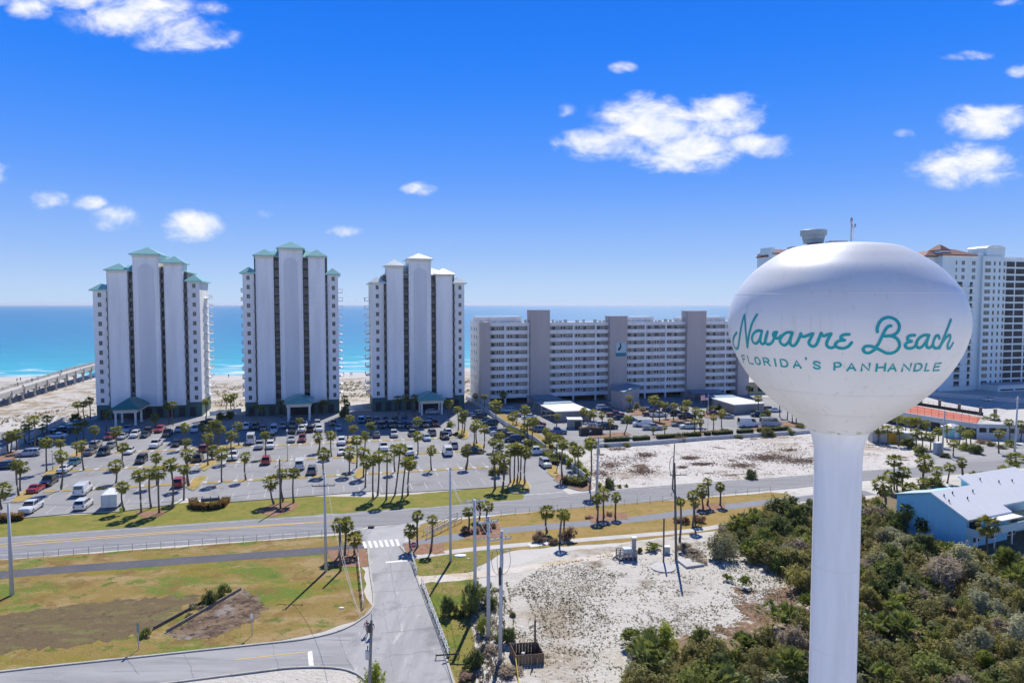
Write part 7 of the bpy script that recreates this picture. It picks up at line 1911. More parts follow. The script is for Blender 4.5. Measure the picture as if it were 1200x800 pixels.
CARS = [
 ('by the beach fence at the pier end', 'cars at the pier end', [(32, 535, 'suv', 'silver', 'L'), (4, 550, 'suv', 'dark blue', 'L'), (45, 521, 'sedan', 'dark blue', 'L'), (66, 514, 'sedan', 'white', 'L'), (72, 508, 'pickup', 'black', 'L'), (79, 504, 'suv', 'pale blue', 'L'), (87, 498, 'sedan', 'grey', 'L')]),
 ('in the front rows near the pier end of the lawn', 'cars in the front rows', [(30, 603, 'pickup', 'white', 'f'), (37, 579, 'sedan', 'red', 'r'), (52, 571, 'pickup', 'black', 'f'), (92, 582, 'van', 'white', 'r'), (93, 599, 'suv', 'white', 'r'), (207.5, 572, 'suv', 'red', 'r')]),
 ('in the second row of the car park', 'cars in the second row', [(72, 555, 'sedan', 'white', 'r'), (83, 547, 'sedan', 'teal', 'f'), (163, 544, 'suv', 'black', 'f'), (230, 542, 'suv', 'black', 'r'), (272, 540, 'pickup', 'white', 'f'), (311, 545, 'suv', 'red', 'r'), (351, 551, 'van', 'white', 'r'), (365.5, 557, 'suv', 'grey', 'r'), (401, 534, 'sedan', 'white', 'f'), (450.5, 529, 'pickup', 'white', 'f'), (481, 534, 'suv', 'white', 'f'), (526.5, 534.5, 'van', 'white', 'r'), (533, 526.5, 'suv', 'silver', 'r'), (554, 532, 'suv', 'black', 'R')]),
 ('in the third row of the car park', 'cars in the third row', [(102, 534.5, 'sedan', 'grey', 'r'), (118, 534.5, 'suv', 'dark green', 'f'), (109, 526, 'suv', 'tan', 'r'), (127, 526.5, 'sedan', 'grey', 'f'), (149, 533, 'sedan', 'white', 'f'), (180, 525.5, 'pickup', 'white', 'f'), (205, 524, 'sedan', 'black', 'f'), (237.5, 530.5, 'suv', 'dark red', 'r'), (293, 521, 'tall van', 'white', 'r'), (303, 527, 'pickup', 'silver', 'f'), (316, 526.5, 'suv', 'white', 'f'), (317.5, 517, 'suv', 'black', 'f'), (341, 519, 'sedan', 'silver', 'f'), (354, 518.5, 'suv', 'dark red', 'f'), (400.5, 522, 'suv', 'white', 'f'), (442, 513.5, 'sedan', 'grey', 'r'), (462.5, 513, 'suv', 'silver', 'f'), (484, 511.5, 'suv', 'grey', 'r'), (501, 517, 'sedan', 'pale blue', 'f'), (507.5, 511, 'suv', 'tan', 'r'), (522.5, 515.5, 'suv', 'black', 'f'), (526, 510.5, 'suv', 'white', 'r')]),
 ('in the shade of the first tower', 'cars in front of the first tower', [(126, 516, 'suv', 'dark red', 'f'), (141, 515.5, 'sedan', 'silver', 'f'), (147, 507.5, 'pickup', 'pale blue', 'f'), (156, 513.5, 'suv', 'white', 'f'), (168, 513.5, 'sedan', 'dark green', 'f'), (172.5, 508.5, 'suv', 'brown', 'r'), (185, 507.5, 'suv', 'red', 'f'), (194, 512.5, 'pickup', 'black', 'f'), (208, 507, 'sedan', 'pale blue', 'f'), (227.5, 507, 'suv', 'white', 'f'), (239, 511, 'sedan', 'dark blue', 'f'), (244, 496.5, 'sedan', 'black', 'L')]),
 ('in the shade of the middle tower', 'cars in front of the middle tower', [(276, 505.5, 'sedan', 'white', 'f'), (288, 504, 'suv', 'white', 'f'), (299, 504, 'suv', 'black', 'f'), (308, 506, 'sedan', 'grey', 'f'), (320.6, 508, 'van', 'pale blue', 'f'), (331, 502.5, 'sedan', 'silver', 'f'), (342, 502.5, 'suv', 'brown', 'f'), (342, 508.5, 'suv', 'black', 'f'), (353, 507, 'suv', 'white', 'f'), (356.5, 501, 'sedan', 'white', 'f'), (363, 507, 'suv', 'black', 'r'), (372, 500.5, 'suv', 'silver', 'f'), (373.5, 506.5, 'suv', 'white', 'f'), (390.6, 499.5, 'sedan', 'black', 'f'), (397, 505, 'sedan', 'pale blue', 'f')]),
 ('in the shade of the pale roofed tower', 'cars in front of the third tower', [(424, 496.5, 'suv', 'dark blue', 'f'), (432.5, 495, 'sedan', 'black', 'f'), (442, 496.5, 'suv', 'grey', 'f'), (448, 502.5, 'suv', 'black', 'f'), (452.5, 495.5, 'sedan', 'dark blue', 'f'), (459, 502, 'suv', 'dark green', 'f'), (464, 496.5, 'suv', 'black', 'f'), (470, 502, 'sedan', 'grey', 'f'), (475.5, 496.5, 'suv', 'blue', 'f'), (480, 502.5, 'sedan', 'black', 'f'), (487.5, 501.5, 'suv', 'white', 'f'), (499, 501.5, 'suv', 'black', 'f'), (505, 495.5, 'sedan', 'pale blue', 'f'), (511, 500, 'suv', 'dark red', 'f'), (507.5, 485.5, 'suv', 'silver', 'R')]),
 ('along the white fence of the drive', 'cars along the drive fence', [(559.5, 487.5, 'suv', 'grey', 'L'), (562, 490.5, 'suv', 'black', 'L'), (570, 495, 'sedan', 'teal', 'L'), (575, 498.5, 'suv', 'dark green', 'L'), (579, 506.5, 'sedan', 'blue', 'L'), (586, 510, 'suv', 'silver', 'L'), (591, 513, 'pickup', 'black', 'L'), (602, 518, 'suv', 'dark blue', 'L'), (630, 533, 'pickup', 'white', 'R'), (642.5, 549, 'suv', 'silver', 'f')]),
 ('at the fence end of the condominium lot', 'cars in the condominium lot', [(596, 483.5, 'suv', 'pale blue', 'L'), (610, 486, 'sedan', 'black', 'L'), (615, 488.5, 'suv', 'silver', 'L'), (621, 491, 'sedan', 'white', 'L'), (631, 500, 'suv', 'dark red', 'R'), (631, 505, 'sedan', 'tan', 'R'), (636, 506.5, 'suv', 'grey', 'R'), (653, 509, 'pickup', 'blue', 'R'), (642.5, 484, 'sedan', 'white', 'L')]),
 ('in the middle of the condominium lot', 'cars in the condominium lot', [(707.5, 480.5, 'suv', 'white', 'R'), (714, 484, 'suv', 'black', 'R'), (722, 488.5, 'pickup', 'dark red', 'R'), (727.5, 492, 'sedan', 'black', 'R'), (740, 496, 'pickup', 'teal', 'R'), (754, 500, 'van', 'white', 'L'), (766, 504, 'pickup', 'silver', 'R'), (709, 501, 'suv', 'white', 'R'), (715.5, 503, 'suv', 'black', 'R'), (699, 499.5, 'sedan', 'white', 'R'), (722.5, 474, 'sedan', 'white', 'L')]),
 ('in the island rows of the condominium lot', 'cars in the condominium lot', [(766, 481, 'suv', 'blue', 'L'), (765, 487.5, 'pickup', 'black', 'R'), (773, 488.5, 'pickup', 'white', 'R'), (786, 484, 'suv', 'dark blue', 'R'), (795, 487.5, 'suv', 'black', 'R'), (806, 490.5, 'pickup', 'black', 'R'), (798, 500, 'sedan', 'grey', 'L'), (808, 502.5, 'suv', 'white', 'L')]),
 ('near the flagpole and rust stained carport', 'cars in the condominium lot', [(838, 486.5, 'sedan', 'dark red', 'R'), (853, 490.5, 'sedan', 'silver', 'L'), (873, 484, 'sedan', 'black', 'L'), (890, 488.5, 'suv', 'dark blue', 'L'), (879, 500.5, 'tall van', 'white', 'R'), (905, 500, 'tall van', 'silver', 'R'), (903, 482.5, 'suv', 'dark red', 'R'), (909, 483, 'sedan', 'white', 'R')]),
 ('by the long pale wall of the tall grey condominium', 'cars near the grey condominium', [(1162, 470, 'sedan', 'white', 'L')]),
]
KN = {'sedan': 'sedan', 'suv': 'SUV', 'van': 'van', 'tall van': 'high roofed van', 'pickup': 'pickup truck'}
for phrase, group, lst in CARS:
    tot = {}; cnt = {}
    for e in lst: tot[(e[2], e[3])] = tot.get((e[2], e[3]), 0) + 1
    for e in lst:
        k = (e[2], e[3]); cnt[k] = cnt.get(k, 0) + 1
        lab = '%s %s %s' % (e[3], KN[e[2]], phrase)
        if tot[k] > 1: lab = '%s %s %s from the pier, %s' % (ordn(cnt[k]), e[3], KN[e[2]], phrase)
        rz = None
        if e[4] in 'LR' and 'condominium lot' in group: rz = {'L': BETA - PI / 2 - .25, 'R': BETA + PI / 2 - .2}[e[4]]
        if e[0] in (630,): rz = BETA - PI / 2 - .1
        car(e[0], e[1], e[2], e[3], e[4], lab, group, rz)
# side windows of the passenger van by the flagpole
for o_ in [x for x in C.objects if x.get('label', '').startswith('silver high roofed van')]:
    for s in (-1, 1):
        g = MB(); xx = s * .93
        for k in range(3): g.face([(xx * (1.0), -1.0 + k * 1.2, 1.55), (xx, .1 + k * 1.2, 1.55), (xx * .93, .1 + k * 1.2, 2.15), (xx * .93, -1.0 + k * 1.2, 2.15)])
        g.build('side_window', CGLASS, o_)
# ---------------------------------------------------------------- shrubs
LM = {
 'olive': leaf_mat('olive_leaves', (.135, .13, .05), (.36, .34, .145), .75, .5),
 'dark': leaf_mat('dark_green_leaves', (.07, .095, .03), (.21, .24, .085), .65, .45),
 'green': leaf_mat('fresh_green_leaves', (.11, .135, .03), (.29, .32, .095), .7, .45),
 'grey': leaf_mat('grey_green_leaves', (.18, .18, .105), (.39, .38, .245), .8, .4),
 'silver': leaf_mat('silvery_leaves', (.24, .25, .165), (.46, .46, .32), .8, .4),
 'brown': leaf_mat('dry_brown_leaves', (.16, .105, .075), (.34, .24, .18), .85, .3),
 'twig': leaf_mat('bare_twigs', (.22, .175, .13), (.40, .335, .26), .85, .3),
 'bright': leaf_mat('bright_green_leaves', (.16, .20, .03), (.38, .42, .09), .7, .45),
 'rust': leaf_mat('rusty_hedge_leaves', (.17, .105, .03), (.32, .19, .07), .75, .4),
 'hedge': leaf_mat('hedge_leaves', (.13, .165, .04), (.28, .29, .10), .7, .4),
}
STEM = paint('shrub_stem', (.12, .095, .07), rough=.9)
def bush_mesh(seed, mat, n=900, leaf=.17, h=.8, twiggy=False):
    """many leaf faces set on uneven clumps, more at the outside; radius about 1, height h*2"""
    r = random.Random(seed); mb = MB()
    cl = []
    for k in range(17):
        a = r.random() * 6.28; d = r.uniform(.1, .85) if k else 0
        cl.append((Vector((d * math.cos(a), d * math.sin(a), h * r.uniform(.3, 1.25) * (1.1 - .45 * d))), r.uniform(.16, .46)))
    sh_ = []
    for k in range(26):
        c, rad = cl[r.randrange(len(cl))]; a = r.random() * 6.28
        sh_.append((c, Vector((math.cos(a) * .5, math.sin(a) * .5, r.uniform(.4, 1.3))).normalized(), rad * r.uniform(1.3, 2.0)))
    wt_ = [q[1] ** 2 for q in cl]
    for k in range(n):
        if r.random() < .13:
            c, dv, L_ = sh_[r.randrange(len(sh_))]
            p = c + dv * L_ * r.uniform(.4, 1.0) + Vector((r.gauss(0, .035), r.gauss(0, .035), r.gauss(0, .03))); v = dv
        else:
            c, rad = r.choices(cl, wt_)[0]
            v = Vector((r.gauss(0, 1), r.gauss(0, 1), r.gauss(0, .85)))
            if v.length < 1e-3: continue
            v = v.normalized() * rad * (r.random() ** .32) * r.uniform(.85, 1.18)
            p = c + v
        if p.z < .03: p.z = r.uniform(.03, .25)
        out = (v.normalized() + Vector((0, .25, 1.1)) + Vector((r.gauss(0, .5), r.gauss(0, .5), r.gauss(0, .4)))).normalized()
        s = leaf * r.uniform(.5, 1.35)
        e1 = out.cross(Vector((r.gauss(0, 1), r.gauss(0, 1), r.gauss(0, 1)))).normalized(); e2 = out.cross(e1)
        w_ = .22 if twiggy else .52
        mb.face([p - e1 * s, p + e2 * s * w_ - e1 * s * .1, p + e1 * s, p - e2 * s * w_ + e1 * s * .1])
    return mb.mesh('foliage', mat)
def stem_mesh(seed, h):
    r = random.Random(seed); mb = MB()
    for k in range(7):
        a = r.random() * 6.28; d = r.uniform(.2, .6)
        mb.tube([(0.06 * math.cos(a), 0.06 * math.sin(a), -.03), (d * .5 * math.cos(a), d * .5 * math.sin(a), h * .55), (d * math.cos(a + .2), d * math.sin(a + .2), h * 1.05)], [.035, .024, .01], 5)
    return mb.mesh('stem', STEM)
def palmetto_mesh(seed, n=64, dead=False):
    r = random.Random(seed); mb = MB()
    heads = [Vector((0, 0, .35))] + [Vector((r.uniform(-.55, .55), r.uniform(-.55, .55), r.uniform(.2, .55))) for _ in range(5)]
    for k in range(n):
        b = heads[k % len(heads)]; az = r.random() * 6.28; el = math.radians(r.uniform(8, 82))
        d = Vector((math.cos(az) * math.cos(el), math.sin(az) * math.cos(el), math.sin(el)))
        fan_leaf(mb, b, d, Vector((0, 0, 1)) if el < 1.4 else Vector((1, 0, 0)), r.uniform(.45, .85), .36, 9, r.uniform(.1, .6), .075)
    return mb.mesh('foliage', mat_pal)
mat_pal = leaf_mat('palmetto_fronds', (.075, .105, .025), (.25, .285, .10), .4, .35)
BUSH = {}
for mname in ('olive', 'dark', 'green', 'grey', 'silver', 'brown', 'bright'):
    BUSH[mname] = [bush_mesh(100 + k * 7 + len(mname), LM[mname], 2600, .07 if mname != 'dark' else .085, .72 + .1 * k) for k in range(4)]
BUSH['twig'] = [bush_mesh(300 + k, LM['twig'], 1800, .12, .7, True) for k in range(2)]
PALMETTO = [palmetto_mesh(k + 50) for k in range(4)]
STEMS = [stem_mesh(k, .8) for k in range(3)]
SC = [0]
SHN = {'olive': 'olive green bush', 'dark': 'dark green dense bush', 'green': 'fresh green bush', 'grey': 'grey green bush', 'silver': 'silvery leaved bush', 'brown': 'dry brown bush', 'bright': 'bright green bush', 'twig': 'leafless twiggy bush', 'pal': 'palmetto with fan leaves'}
def shrub(p, kind, rad, label, group, hs_=1.0):
    SC[0] += 1; r = random.Random(SC[0] * 7 + 3)
    t = thing('palmetto' if kind == 'pal' else 'shrub', label, 'palmetto' if kind == 'pal' else 'shrub', (p.x, p.y, .0), r.random() * 6.28, group)
    me = PALMETTO[r.randrange(4)] if kind == 'pal' else BUSH[kind][r.randrange(len(BUSH[kind]))]
    f = link('foliage', me, t); f.scale = (rad * r.uniform(.9, 1.1), rad * r.uniform(.9, 1.1), rad * hs_ * r.uniform(.75, 1.3))
    if kind != 'pal': s = link('stem', STEMS[r.randrange(3)], t); s.scale = (rad, rad, rad * hs_ * .9)
    return t
# the thicket round the foot of the water tower
THICK = [G(a, b) for a, b in ((842, 632), (865, 610), (905, 600), (945, 594), (1020, 590), (1040, 606), (1052, 624), (1085, 640), (1130, 655), (1165, 662), (1260, 668), (1330, 900), (725, 900), (738, 790), (750, 765), (775, 758), (800, 756), (850, 760), (900, 755), (938, 745), (945, 705), (915, 668), (880, 660), (858, 655))]
xs = [p.x for p in THICK]; ys = [p.y for p in THICK]
pts = []; rr = random.Random(77); tries = 0
while tries < 9000:
    tries += 1
    p = Vector((rr.uniform(min(xs), max(xs)), rr.uniform(min(ys), max(ys)), 0))
    if not inside(p, THICK): continue
    if (p - Vector((AX, AY, 0))).length < 2.9: continue
    # leave the bare brown clearings
    u_ = p.x * .16; v_ = p.y * .16
    dmin = 1.85 if p.y < 80 else 2.15
    if any((p - q).length < dmin for q in pts): continue
    if (p - G(1125, 735)).length < 1.6 or (p - G(1118, 722)).length < 1.3 or (p - G(1060, 722)).length < .9: continue
    # keep out of the house and out of what the photo cannot show
    hx = (Vector((p.x - p0.x, p.y - p0.y))); lx = hx.x * math.cos(ang) + hx.y * math.sin(ang); ly = -hx.x * math.sin(ang) + hx.y * math.cos(ang)
    if -1 < lx < Lw + 3 and ly > -1.2: continue
    sx_ = 600 + 800 * p.x / p.y
    if sx_ > 1215 or sx_ < 715 or p.y < 57: continue
    pts.append(p)
# named ones the photo shows clearly
SPEC = [(845, 655, 'grey', 2.1), (852, 640, 'olive', 1.8), (868, 628, 'pal', 1.9), (887, 622, 'pal', 2.2), (896, 630, 'dark', 2.0), (912, 632, 'dark', 2.2), (927, 606, 'dark', 2.4), (938, 622, 'dark', 2.3), (878, 655, 'pal', 2.0), (897, 662, 'olive', 2.2), (915, 668, 'green', 1.8), (930, 668, 'olive', 2.4), (932, 648, 'twig', 2.1), (940, 690, 'olive', 2.0), (920, 647, 'olive', 1.6),
        (912, 735, 'pal', 2.0), (933, 728, 'olive', 1.7), (940, 748, 'olive', 1.6), (738, 757, 'pal', 1.3), (760, 790, 'pal', 2.3), (778, 765, 'bright', 1.7), (752, 775, 'silver', 1.5), (845, 815, 'pal', 2.2), (920, 802, 'pal', 2.0), (1024, 745, 'pal', 2.0), (1062, 752, 'pal', 2.1), (1064, 700, 'dark', 2.6), (1045, 690, 'dark', 2.3), (1080, 722, 'olive', 2.4), (1100, 690, 'twig', 2.8), (1110, 680, 'twig', 2.4), (1030, 670, 'grey', 2.0), (1045, 652, 'silver', 1.7), (1062, 645, 'silver', 1.9), (1080, 655, 'dark', 2.2), (1130, 670, 'silver', 2.2), (1160, 700, 'grey', 2.6), (1150, 725, 'silver', 2.0), (1180, 675, 'pal', 2.2), (1192, 690, 'pal', 2.2), (1170, 668, 'silver', 1.6), (1092, 800, 'green', 2.2), (1195, 760, 'silver', 1.9), (1040, 808, 'pal', 1.6)]
kinds_ = ['olive'] * 12 + ['green'] * 3 + ['grey'] * 3 + ['dark'] * 4 + ['silver'] * 1 + ['pal'] * 2 + ['twig'] * 1 + ['bright'] * 1
SPL = [(G(a, b), k, r_) for a, b, k, r_ in SPEC]
allsh = [(p, k, r_) for p, k, r_ in SPL]
for p in pts:
    if any((p - q).length < 1.5 for q, _, _ in SPL): continue
    n_ = math.sin(p.x * .31 + 1.3) + math.sin(p.y * .27 + p.x * .11)
    k = rr.choice(kinds_)
    allsh.append((p, k, rr.uniform(1.1, 1.75)))
zone_pts = {}
for p, k, r_ in allsh:
    sx_ = 600 + 800 * p.x / p.y
    zone = 'by the sand lot' if sx_ < 955 and p.y > 70 else 'in the thicket below the sand' if sx_ < 945 else 'beside the blue house' if p.y > 82 else 'between the column and the blue house' if p.y > 68 else 'in the low scrub'
    zone_pts.setdefault((zone, k), []).append((p, r_))
for (zone, k), L3 in zone_pts.items():
    ref = Vector((AX, AY, 0)); L3.sort(key=lambda e: (e[0] - ref).length)
    for i, (p, r_) in enumerate(L3):
        lab = SHN[k] + ' ' + zone if len(L3) == 1 else '%s, %s out from the column, %s' % (SHN[k], ordn(i + 1), zone)
        shrub(p, k, r_, lab, 'scrub round the water tower', 1.05)
print('shrubs', len(allsh), 'palms', PCOUNT[0])
# single bushes elsewhere
for x, y, k, r_, hs2, lab in (
    (553, 718, 'dark', 1.35, 1.5, 'tall dark bush behind the farthest double arm pole'), (564, 708, 'pal', 1.7, 1.3, 'yellow green palmetto crowning the bush behind the double arm poles'), (527, 720, 'dark', 1.15, 1.2, 'dark bush on the grass beside the rail fence'), (541, 722, 'dark', .7, 1, 'little dark bush beside the taller one by the rail fence'), (575, 712, 'dark', 1.0, 1.2, 'dark leafy bush between the poles and the sand'), (567, 742, 'bright', 1.0, 1.1, 'light green bush at the foot of the middle pole'), (594, 752, 'dark', 1.25, 1.15, 'dark bush between the middle pole and the wooden enclosure'), (556, 782, 'dark', 1.05, 1.1, 'dark round bush on the grass in front of the poles'), (601, 722, 'olive', .45, .9, 'tiny olive bush at the edge of the sand'),
    (597, 790, 'twig', 1.3, .5, 'low dry bush in front of the wooden enclosure'), (570, 765, 'twig', 1.2, .5, 'low dry brush at the foot of the row of poles'), (544, 795, 'brown', .9, .6, 'dry brown tuft at the bottom of the verge'),
    (437, 812, 'bright', 1.25, 1.4, 'yellow green bush round the transformer pole'), (247, 707, 'dark', 1.0, 1.1, 'round dark bush beside the timber edging'), (262, 697, 'green', .9, 1.3, 'taller green bush at the top of the timber edging'), (225, 712, 'grey', .6, .7, 'grey tuft between the timber edgings'), (171, 745, 'green', .7, 1, 'small green bush beside the green sign post'), (222, 722, 'grey', .45, .7, 'smaller grey tuft beside the timber edging'), (237, 714, 'grey', .5, .7, 'grey green tuft by the dark bush at the swale'), (269, 692, 'grey', .5, .8, 'small grey tuft at the head of the timber edging'),
    (634, 634, 'brown', 1.15, 1, 'round brown shrub on the grass bank under the single palm'), (650, 637, 'brown', .95, .9, 'small brown shrub in the middle of the bank group'), (666, 634, 'brown', 1.35, 1, 'large brown shrub on the grass bank beside the sidewalk'), (545, 624, 'brown', .8, .9, 'brown shrub in the bed behind the poles, street end'), (558, 624, 'brown', .9, 1, 'brown shrub in the bed behind the poles, second one'), (570, 622, 'brown', 1.0, 1, 'brown shrub in the bed behind the poles, third one'), (578, 618, 'brown', .8, .9, 'brown shrub in the bed behind the poles, highway end'),
    (795, 612, 'brown', .8, .8, 'brown shrub beside the thin leaning palm'), (803, 613, 'brown', .9, .8, 'brown shrub in the middle of the bank bed'), (819, 611, 'brown', 1.0, .9, 'brown shrub by the crosswise palms on the bank'), (690, 607, 'brown', .6, .7, 'small brown shrub in the bark bed of three palms'), (714, 604, 'brown', .6, .7, 'small brown shrub between palms in the bark bed'),
    (768, 645, 'pal', 1.3, .8, 'palmetto clump beside the white utility cabinet'), (812, 652, 'twig', 1.6, .6, 'leafless brush behind the square concrete pad'), (803, 644, 'twig', 1.2, .6, 'leafless brush beside the tall dark pole'), (820, 660, 'twig', 1.1, .5, 'leafless brush at the corner of the square pad'), (749, 647, 'dark', .5, .9, 'small dark bush beside the pump skid'), (855, 681, 'pal', .7, .8, 'tiny yellow green palmetto on the sand'), (875, 689, 'pal', 1.0, 1.0, 'small dark palmetto alone on the sand'), 
    (713, 572, 'dark', 1.3, 1.3, 'dark green bush on the vacant sand near the tall kerb pole'), (726, 571, 'bright', .6, .8, 'small light bush on the vacant sand edge'), (734, 570, 'bright', .5, .8, 'second small light bush on the vacant sand edge'), (703, 573, 'bright', .8, 1.3, 'light green bush beside the tall kerb pole'), (879, 560, 'dark', 1.45, 1.2, 'lone dark bush between the vacant sand and the highway'),
    (655, 538, 'bright', 1.0, 1, 'bright green bush behind the low white fence, first'), (662, 542, 'bright', 1.3, 1.1, 'bright green bush behind the low white fence, second'), (669, 547, 'bright', 1.4, 1.1, 'bright green bush behind the low white fence, third'), (677, 552, 'bright', 1.4, 1.1, 'bright green bush behind the low white fence, fourth'), (684, 557, 'bright', 1.3, 1.1, 'bright green bush behind the low white fence, fifth'), (689, 563, 'bright', 1.1, 1.1, 'bright green bush behind the low white fence, last'),
    (641, 520, 'green', 1.3, 1, 'green bush at the corner of the condominium lot'), (647, 527, 'green', 1.2, 1, 'green bush by the square headed lamp post'), (660, 525, 'bright', 1.3, .9, 'light green bush at the lot wall, first'), (670, 524, 'green', 1.3, .9, 'green bush at the lot wall, second'), (690, 524, 'bright', 1.5, 1.1, 'light green bush at the lot wall beside the tall pole'), (698, 523, 'green', 1.2, 1, 'green bush at the lot wall near the tall pole'), (648, 514, 'brown', 1.6, .8, 'reddish brown shrub bed beside the blue pickup'), (656, 515, 'brown', 1.3, .8, 'reddish brown shrub beside the lot hedge'),
    (610, 512, 'hedgeb', 0, 0, ''), (556, 530, 'grey', 1.2, .8, 'pale shrub on the round island by the drive'), (563, 531, 'grey', 1.2, .8, 'second pale shrub on the round island by the drive'), (548, 525, 'grey', 1.0, .9, 'pale shrub at the car park end of the round island'), (528, 500, 'bright', 1.6, .9, 'yellow shrub in front of the pale roofed tower'), (521, 499, 'rust', 0, 0, ''), (541, 513, 'grey', 1.1, .9, 'pale shrub between the rows near the drive'), (534, 510, 'dark', .9, .9, 'dark shrub between the rows near the drive'), (590, 554, 'dark', 1.3, 1, 'dark shrub under the dead skirted palms'), (579, 556, 'dark', 1.1, 1, 'dark shrub beside the dead skirted palms'),
    (738, 483, 'grey', 1.4, .8, 'pale round shrub in front of the entrance wing'), (746, 480, 'grey', 1.6, .9, 'larger pale shrub in front of the entrance wing'), (753, 482, 'grey', 1.2, .8, 'third pale shrub in front of the entrance wing'), (841, 480, 'dark', 1.6, .8, 'round dark shrub behind the flagpole'), (832, 482, 'dark', 1.5, .8, 'dark shrub beside the flagpole'), (893, 490, 'green', 1.5, 1, 'green shrub beside the dark blue SUV'), (899, 488, 'green', 1.6, 1.1, 'larger green shrub beside the dark blue SUV'), (886, 485, 'olive', 1.3, 1, 'olive shrub at the end of the rust stained carport'),
    (898, 511, 'olive', 1.8, .9, 'olive bush on the lot wall below the vans'), (905, 511, 'olive', 1.6, .9, 'second olive bush on the lot wall below the vans'), (866, 513, 'olive', 1.2, .9, 'olive bush on the lot wall beyond the flagpole'), (927, 509, 'green', 1.2, .9, 'green bush on the lot wall near the tank'), (937, 501, 'green', 1.3, .9, 'green bush at the end of the lot near the tank'), (797, 517, 'brown', 1.1, .9, 'brown bush on the lot wall'), (803, 516.5, 'olive', .9, .9, 'olive bush next to the brown one on the lot wall'), (735, 523, 'olive', 1.2, .8, 'olive bush below the lot wall'), (710, 523.5, 'dark', .9, .8, 'dark bush below the lot wall near the tall pole'),
    (88, 493, 'dark', 1.9, .9, 'dark bush at the beach corner of the first tower'), (258, 492, 'dark', 1.6, 1, 'dark bush between the first and middle towers'), (269, 491, 'dark', 1.6, 1, 'second dark bush between the first and middle towers'), (402, 489, 'dark', 1.8, 1.2, 'dark bush at the corner of the middle tower'),
    (1068, 525, 'dark', 2.0, .8, 'dark bush in front of the palm grove'), (1078, 533, 'dark', 1.9, .8, 'dark hedge bush at the sand end of the grove'), (1060, 521, 'olive', 1.8, .8, 'olive bush beside the grey container'), (1107, 536, 'dark', 1.2, .8, 'small dark bush by the pale utility cabinet'), (1130, 527, 'green', 1.6, .8, 'clipped green bush beside the driveway'), (1144, 531, 'dark', 1.8, .7, 'long dark bush beside the driveway'), (1160, 522, 'olive', 1.5, .7, 'olive bush before the deck end wall'), (1172, 525, 'grey', 1.4, .7, 'grey bush before the deck end wall'), (1184, 523, 'bright', 1.5, .7, 'light green bush before the deck end wall'), (1150, 519, 'brown', 1.5, .7, 'reddish bush at the corner of the deck'), (1094, 570, 'dark', 1.7, .8, 'dark bush under the roadside palms behind the house'), (1196, 573, 'dark', 2.0, 1.2, 'dark bush at the far end of the blue house'), (1160, 566, 'olive', 1.3, .8, 'low olive bush behind the house roof'), (1028, 612, 'twig', 2.2, 1, 'leafless brush between the column and the blue house corner'), (1030, 598, 'green', 1.4, .6, 'fresh green low bush beyond the column'), (1043, 632, 'silver', 1.8, .9, 'silvery bush at the corner of the blue house'),
    ):
    if not lab: continue
    shrub(G(x, y), k, r_, lab, None, hs2)

# ---------------------------------------------------------------- clipped hedges
def hedge(label, pts, w_, h, mat, group='clipped hedges', dens=170, name='hedge'):
    P = [G(*p) for p in pts]; r = random.Random(int(pts[0][0] * 3)); mb = MB()
    Lt = 0
    for a, b in zip(P, P[1:]):
        Lf = (b - a).length; d = (b - a).normalized(); n = Vector((-d.y, d.x, 0)); Lt += Lf
        m = int(dens * Lf)
        for k in range(m):
            s = r.random() * Lf; f = r.random()
            x = r.uniform(-1, 1) * w_ / 2; z = h * (r.random() ** .6)
            if f < .45: z = h * r.uniform(.93, 1.05)
            elif f < .9: x = (w_ / 2) * r.choice((-1, 1)) * r.uniform(.9, 1.05)
            z += .07 * math.sin(s * 2.1) + .05 * math.sin(s * 5.3)
            p = a + d * s + n * x + Vector((0, 0, max(.03, z)))
            o_ = Vector((r.gauss(0, 1), r.gauss(0, 1), r.gauss(.6, 1))).normalized(); e1 = o_.cross(Vector((r.gauss(0, 1), r.gauss(0, 1), r.gauss(0, 1)))).normalized(); e2 = o_.cross(e1); s2 = r.uniform(.07, .15)
            mb.face([p - e1 * s2, p + e2 * s2 * .6, p + e1 * s2, p - e2 * s2 * .6])
    t = thing(name, label, 'hedge', (0, 0, 0), 0, group)
    mb.build('foliage', mat, t)
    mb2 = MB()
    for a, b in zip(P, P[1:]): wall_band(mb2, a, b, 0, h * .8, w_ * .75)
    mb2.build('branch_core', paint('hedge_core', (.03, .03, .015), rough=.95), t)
    return t
hedge('curved brown and green hedge round the dark lawn sign', [(226, 590), (228, 596), (245, 597), (259, 595), (266, 588)], 1.3, 1.0, LM['rust'])
hedge('low rusty hedge on the lawn beside the lone pole', [(-14, 611), (0, 611.5), (28, 608)], 1.6, 1.1, LM['rust'])
hedge('large clipped green hedge block at the lot entrance', [(661, 566), (674, 568), (686, 570)], 2.4, 1.45, LM['hedge'])
hedge('clipped hedge mounds along the drive beside the white fence, upper one', [(594, 504), (603, 510), (611, 515)], 2.2, 1.2, LM['hedge'])
hedge('clipped hedge mounds along the drive beside the white fence, lower one', [(618, 520), (628, 526), (637, 530)], 2.2, 1.2, LM['hedge'])
hedge('long pale hedge by the fence below the white pickup', [(639, 531), (646, 538), (651, 545)], 1.8, 1.1, LM['hedge'])
